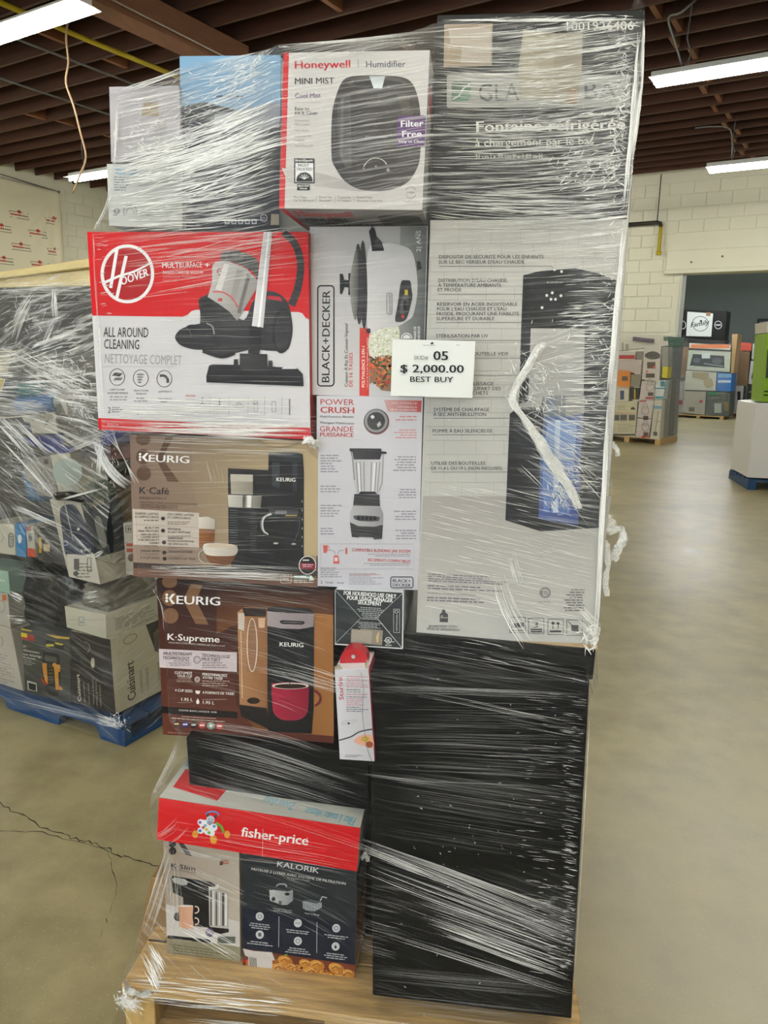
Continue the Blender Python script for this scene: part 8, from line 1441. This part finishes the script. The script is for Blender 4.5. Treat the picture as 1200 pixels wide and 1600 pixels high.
FILM = film_mat('stretch_film'); 
wrap = empty('stretch_film', Vector((-0.15, 0.4, 0))); tag(wrap, 'clear stretch film wound round the whole middle stack of cartons', 'plastic wrap')
zb = 0.0
def front_fn(u, v):
    xl0, xr0 = interp(WRAP_L, zb + v * 2.15), interp(WRAP_R, zb + v * 2.15)
    xg = xl0 + (xr0 - xl0) * u; zt = interp(WRAP_T, xg, 0, 1); z = zb + v * (zt - zb)
    xl, xr = interp(WRAP_L, z), interp(WRAP_R, z); x = xl + (xr - xl) * u
    return (x, film_y(x, z) - 0.0015 * math.sin(x * 90 + z * 40), z), (x, z - slope(z) * (x + 0.1)), film_haze(x, z)
film_sheet('front_sheet', front_fn, 120, 210, FILM, wrap)
def side_fn(WR, sgn):
    def f(u, v):
        z = 0.0 + v * (2.14 if sgn > 0 else 1.93); x = interp(WR, z); y0 = film_y(x, z); y = y0 + u * (0.42 - y0)
        return (x + sgn * 0.003 * math.sin(min(u * 6, math.pi / 2)), y, z), (y, z), 0.8
    return f
film_sheet('side_sheet', side_fn(WRAP_R, 1), 6, 120, FILM, wrap); film_sheet('side_sheet', side_fn(WRAP_L, -1), 6, 120, FILM, wrap)
def top_fn(u, v):
    x = WRAP_T[0][0] + (WRAP_T[-1][0] - WRAP_T[0][0]) * u; z = interp(WRAP_T, x, 0, 1); y0 = film_y(x, z); y = y0 + v * (0.4 - y0)
    return (x, y, z + 0.01 * math.sin(v * 3)), (x * 3, y), 0.9
film_sheet('top_sheet', top_fn, 80, 6, FILM, wrap)

# ---- pleats: raised folds of the film, millimetre-wide white ribbons painting in its glints
def pleat_mat():
    m = bpy.data.materials.new('film_pleat'); m.use_nodes = True; nt = m.node_tree; N = nt.nodes; L = nt.links
    p = N['Principled BSDF']; out = N['Material Output']; p.inputs['Base Color'].default_value = (0.9, 0.9, 0.87, 1); p.inputs['Roughness'].default_value = 0.22; p.inputs['Specular IOR Level'].default_value = 0.9
    tr = N.new('ShaderNodeBsdfTransparent'); mix = N.new('ShaderNodeMixShader'); at = N.new('ShaderNodeAttribute'); at.attribute_name = 'fold'
    L.new(at.outputs['Fac'], mix.inputs[0]); L.new(tr.outputs[0], mix.inputs[1]); L.new(p.outputs[0], mix.inputs[2]); L.new(mix.outputs[0], out.inputs[0]); return m
PLEAT = pleat_mat()
class Pleats:
    clip = None
    def __init__(s, yfn, seed=1): s.V, s.F, s.A, s.y, s.R = [], [], [], yfn, random.Random(seed)
    def ribbon(s, pts, w, a):
        if s.clip: pts = [s.clip(*p) for p in pts]
        n = len(pts); o = len(s.V)
        for i, (x, z) in enumerate(pts):
            x0, z0 = pts[max(i - 1, 0)]; x1, z1 = pts[min(i + 1, n - 1)]; l = math.hypot(x1 - x0, z1 - z0) or 1
            t = math.sin(math.pi * (i + 0.15) / (n - 0.7)) ** 0.5 if n > 2 else 1
            nx, nz = -(z1 - z0) / l * w / 2 * t, (x1 - x0) / l * w / 2 * t; lift = 0.003 + s.R.uniform(0, .0006)
            for k, dy in ((1, 0.0), (0, -0.0007), (-1, 0.0)):
                X, Z = x + nx * k, z + nz * k; s.V.append(s.y(X, Z, lift - dy)); s.A.append(a * t)
        for i in range(n - 1):
            a_ = o + 3 * i; s.F += [(a_, a_ + 3, a_ + 4, a_ + 1), (a_ + 1, a_ + 4, a_ + 5, a_ + 2)]
    def band(s, x0, z0, x1, z1, spread, n, w=0.0011, a=0.5, frac=(0.2, 1.0), fan=1.0, curve=0.0, wob=0.0006, ang=0.0):
        """n folds between two points; fan scales the spread at the far end"""
        R = s.R; L = math.hypot(x1 - x0, z1 - z0); dx, dz = (x1 - x0) / L, (z1 - z0) / L; nx, nz = -dz, dx
        for _ in range(n):
            o = R.uniform(-1, 1); f = R.uniform(*frac); t0 = R.uniform(0, 1 - f); t1 = t0 + f; ww = w * R.uniform(0.45, 1.7); aa = a * R.uniform(0.45, 1.5); da = R.gauss(0, ang)
            k = max(3, int(f * L / 0.03)); pts = []; ph = R.uniform(0, 6)
            for i in range(k + 1):
                t = t0 + (t1 - t0) * i / k; off = o * spread * (1 + (fan - 1) * t) + curve * 4 * t * (1 - t) + wob * math.sin(t * 14 + ph) + da * (t - t0) * L
                pts.append((x0 + dx * L * t + nx * off, z0 + dz * L * t + nz * off))
            s.ribbon(pts, ww, min(aa, 0.95))
    def crinkle(s, cx, cz, rx, rz, n, w=0.0012, a=0.6, L=0.012, slope=0.0, jit=0.6):
        R = s.R
        for _ in range(n):
            x, z = cx + R.gauss(0, rx * .5), cz + R.gauss(0, rz * .5); an = math.atan(slope) + R.gauss(0, jit); l = L * R.uniform(0.4, 1.8); b = R.gauss(0, .25)
            pts = [(x + l * t * math.cos(an + b * t), z + l * t * math.sin(an + b * t)) for t in (0, .5, 1)]
            s.ribbon(pts, w * R.uniform(.5, 1.8), min(.95, a * R.uniform(.4, 1.5)))
    def build(s, name, parent):
        me = mesh(name, s.V, s.F, True); at = me.attributes.new('fold', 'FLOAT', 'POINT'); at.data.foreach_set('value', np.array(s.A, dtype=np.float32))
        o = link(name, me, parent, [PLEAT]); o['kind'] = 'stuff'; return o
PL = Pleats(lambda x, z, l: (x, film_y(x, z) - l, z), 5)
def clip_main(x, z):
    x = min(max(x, interp(WRAP_L, z) - 0.001), interp(WRAP_R, z) + 0.001); return x, min(z, interp(WRAP_T, x, 0, 1) + 0.002)
PL.clip = clip_main
for b in BANDS: PL.band(*b[0], **b[1])
for b in CRINKLES: PL.crinkle(*b[0], **b[1])
PL.build('pleat_glints', wrap)

# ---- twisted rope of film and loose tails
def twist(name, pts, r, n, seed, parent, label=None):
    R = random.Random(seed); q = Pleats(None, seed); path = [Vector(p) for p in smooth(pts, 6, False)]
    for k in range(n):
        ph, rr = R.uniform(0, 6.28), R.uniform(.3, 1) * r; P3 = []
        for i, p in enumerate(path):
            t = i / (len(path) - 1); env = (0.35 + 0.9 * abs(math.sin(t * 5 + 1)) ) * rr; a_ = ph + t * R.choice((5, 7, 9)) * 0 + t * 8 + math.sin(t * 17 + ph) * .8
            P3.append(p + Vector((math.cos(a_) * env, math.sin(a_) * env * .35 - r * .3, math.sin(a_ * 1.3) * env)))
        o = len(q.V); w = R.uniform(.001, .0045)
        for i, p in enumerate(P3):
            d = (P3[min(i + 1, len(P3) - 1)] - P3[max(i - 1, 0)]).normalized(); sd = d.cross(Vector((math.sin(i * .7 + ph) * .5, -1, math.cos(i * .9) * .4))).normalized() * w
            q.V += [tuple(p - sd), tuple(p + sd)]; q.A += [R.uniform(.12, .55)] * 2
        q.F += [(o + 2 * i, o + 2 * i + 1, o + 2 * i + 3, o + 2 * i + 2) for i in range(len(P3) - 1)]
    ob = q.build(name, parent)
    if label: ob['label'] = label
    return ob
for nm, pts, r, n, sd, lb in TWISTS: twist(nm, pts, r, n, sd, wrap, lb)

# ---- film on the left stack
lw = empty('stretch_film', LP(-0.5, 0.5, 0)); tag(lw, 'wrinkled clear stretch film round the left stack on the blue pallet', 'plastic wrap')
FILM2 = film_mat('stretch_film_loose', base=0.01, gain=0.6, freq=55, rough=0.2, lo=0.5, hi=0.8, bump=0.9)
def lfront(u, v):
    p = -0.95 + 0.96 * u; z = 0.03 + 1.74 * v; q = -0.028 - 0.012 * math.sin(p * 17 + z * 9) - 0.008 * math.sin(z * 31 + p * 7)
    s_ = np.interp(z, [0, 0.6, 0.9, 1.2, 1.5, 1.8], [-0.25, -0.2, -0.5, -0.35, 0.3, 0.1]); w = 0.25 + 0.8 / (1 + math.exp(-(z - 0.85) * 14)) + 2.2 * math.exp(-((z - 1.42) / .13) ** 2) + 0.8 * math.exp(-((z - 1.68) / .09) ** 2) + 0.5 * math.exp(-((z - 1.22) / .12) ** 2) + .3 * math.exp(-((z - 1.0) / .1) ** 2)
    return LP(p, q, z), (p, z - s_ * p), w
film_sheet('front_sheet', lfront, 40, 80, FILM2, lw)
film_sheet('side_sheet', lambda u, v: (LP(0.012 + 0.01 * math.sin(v * 30), -0.028 + 0.6 * u, 0.03 + 1.74 * v), (u, v * 1.7 - u * .2), 0.7), 12, 60, FILM2, lw)
QL = Pleats(lambda p, z, l: tuple(LP(p, -0.045 - l * 2, z)), 9)
for b in LBANDS: QL.band(*b[0], **b[1])
for b in LCRINK: QL.crinkle(*b[0], **b[1])
QL.build('pleat_glints', lw)

# ---- film on the far stacks
FILM3 = film_mat('stretch_film_far', base=0.02, gain=0.3, freq=14, rough=0.2)
def far_wrap(o, az, w, d, z0, z1, label):
    p_, q_ = ax(az); e = empty('stretch_film', o + Vector((0, 0, z0))); tag(e, label, 'plastic wrap')
    P = lambda a, b, z: o + p_ * a + q_ * b + Vector((0, 0, z))
    film_sheet('front_sheet', lambda u, v: (P(-w + w * u, -0.05 - .01 * math.sin(u * 20 + v * 9), z0 + (z1 - z0) * v), (u * w, v * (z1 - z0) - .2 * u), .6), 14, 20, FILM3, e)
    film_sheet('side_sheet', lambda u, v: (P(0.03, -0.05 + d * u, z0 + (z1 - z0) * v), (u * d, v * (z1 - z0)), .8), 8, 20, FILM3, e)
far_wrap(Vector((3.568, 13.603, 0)), 32, 1.4, 1.0, 0.08, 2.05, 'clear film round the far stack beside the doorway')
far_wrap(Vector((7.05, 21.25, 0)), 25.5, 1.35, .9, 0.1, 2.1, 'clear film round the stack standing in the doorway')
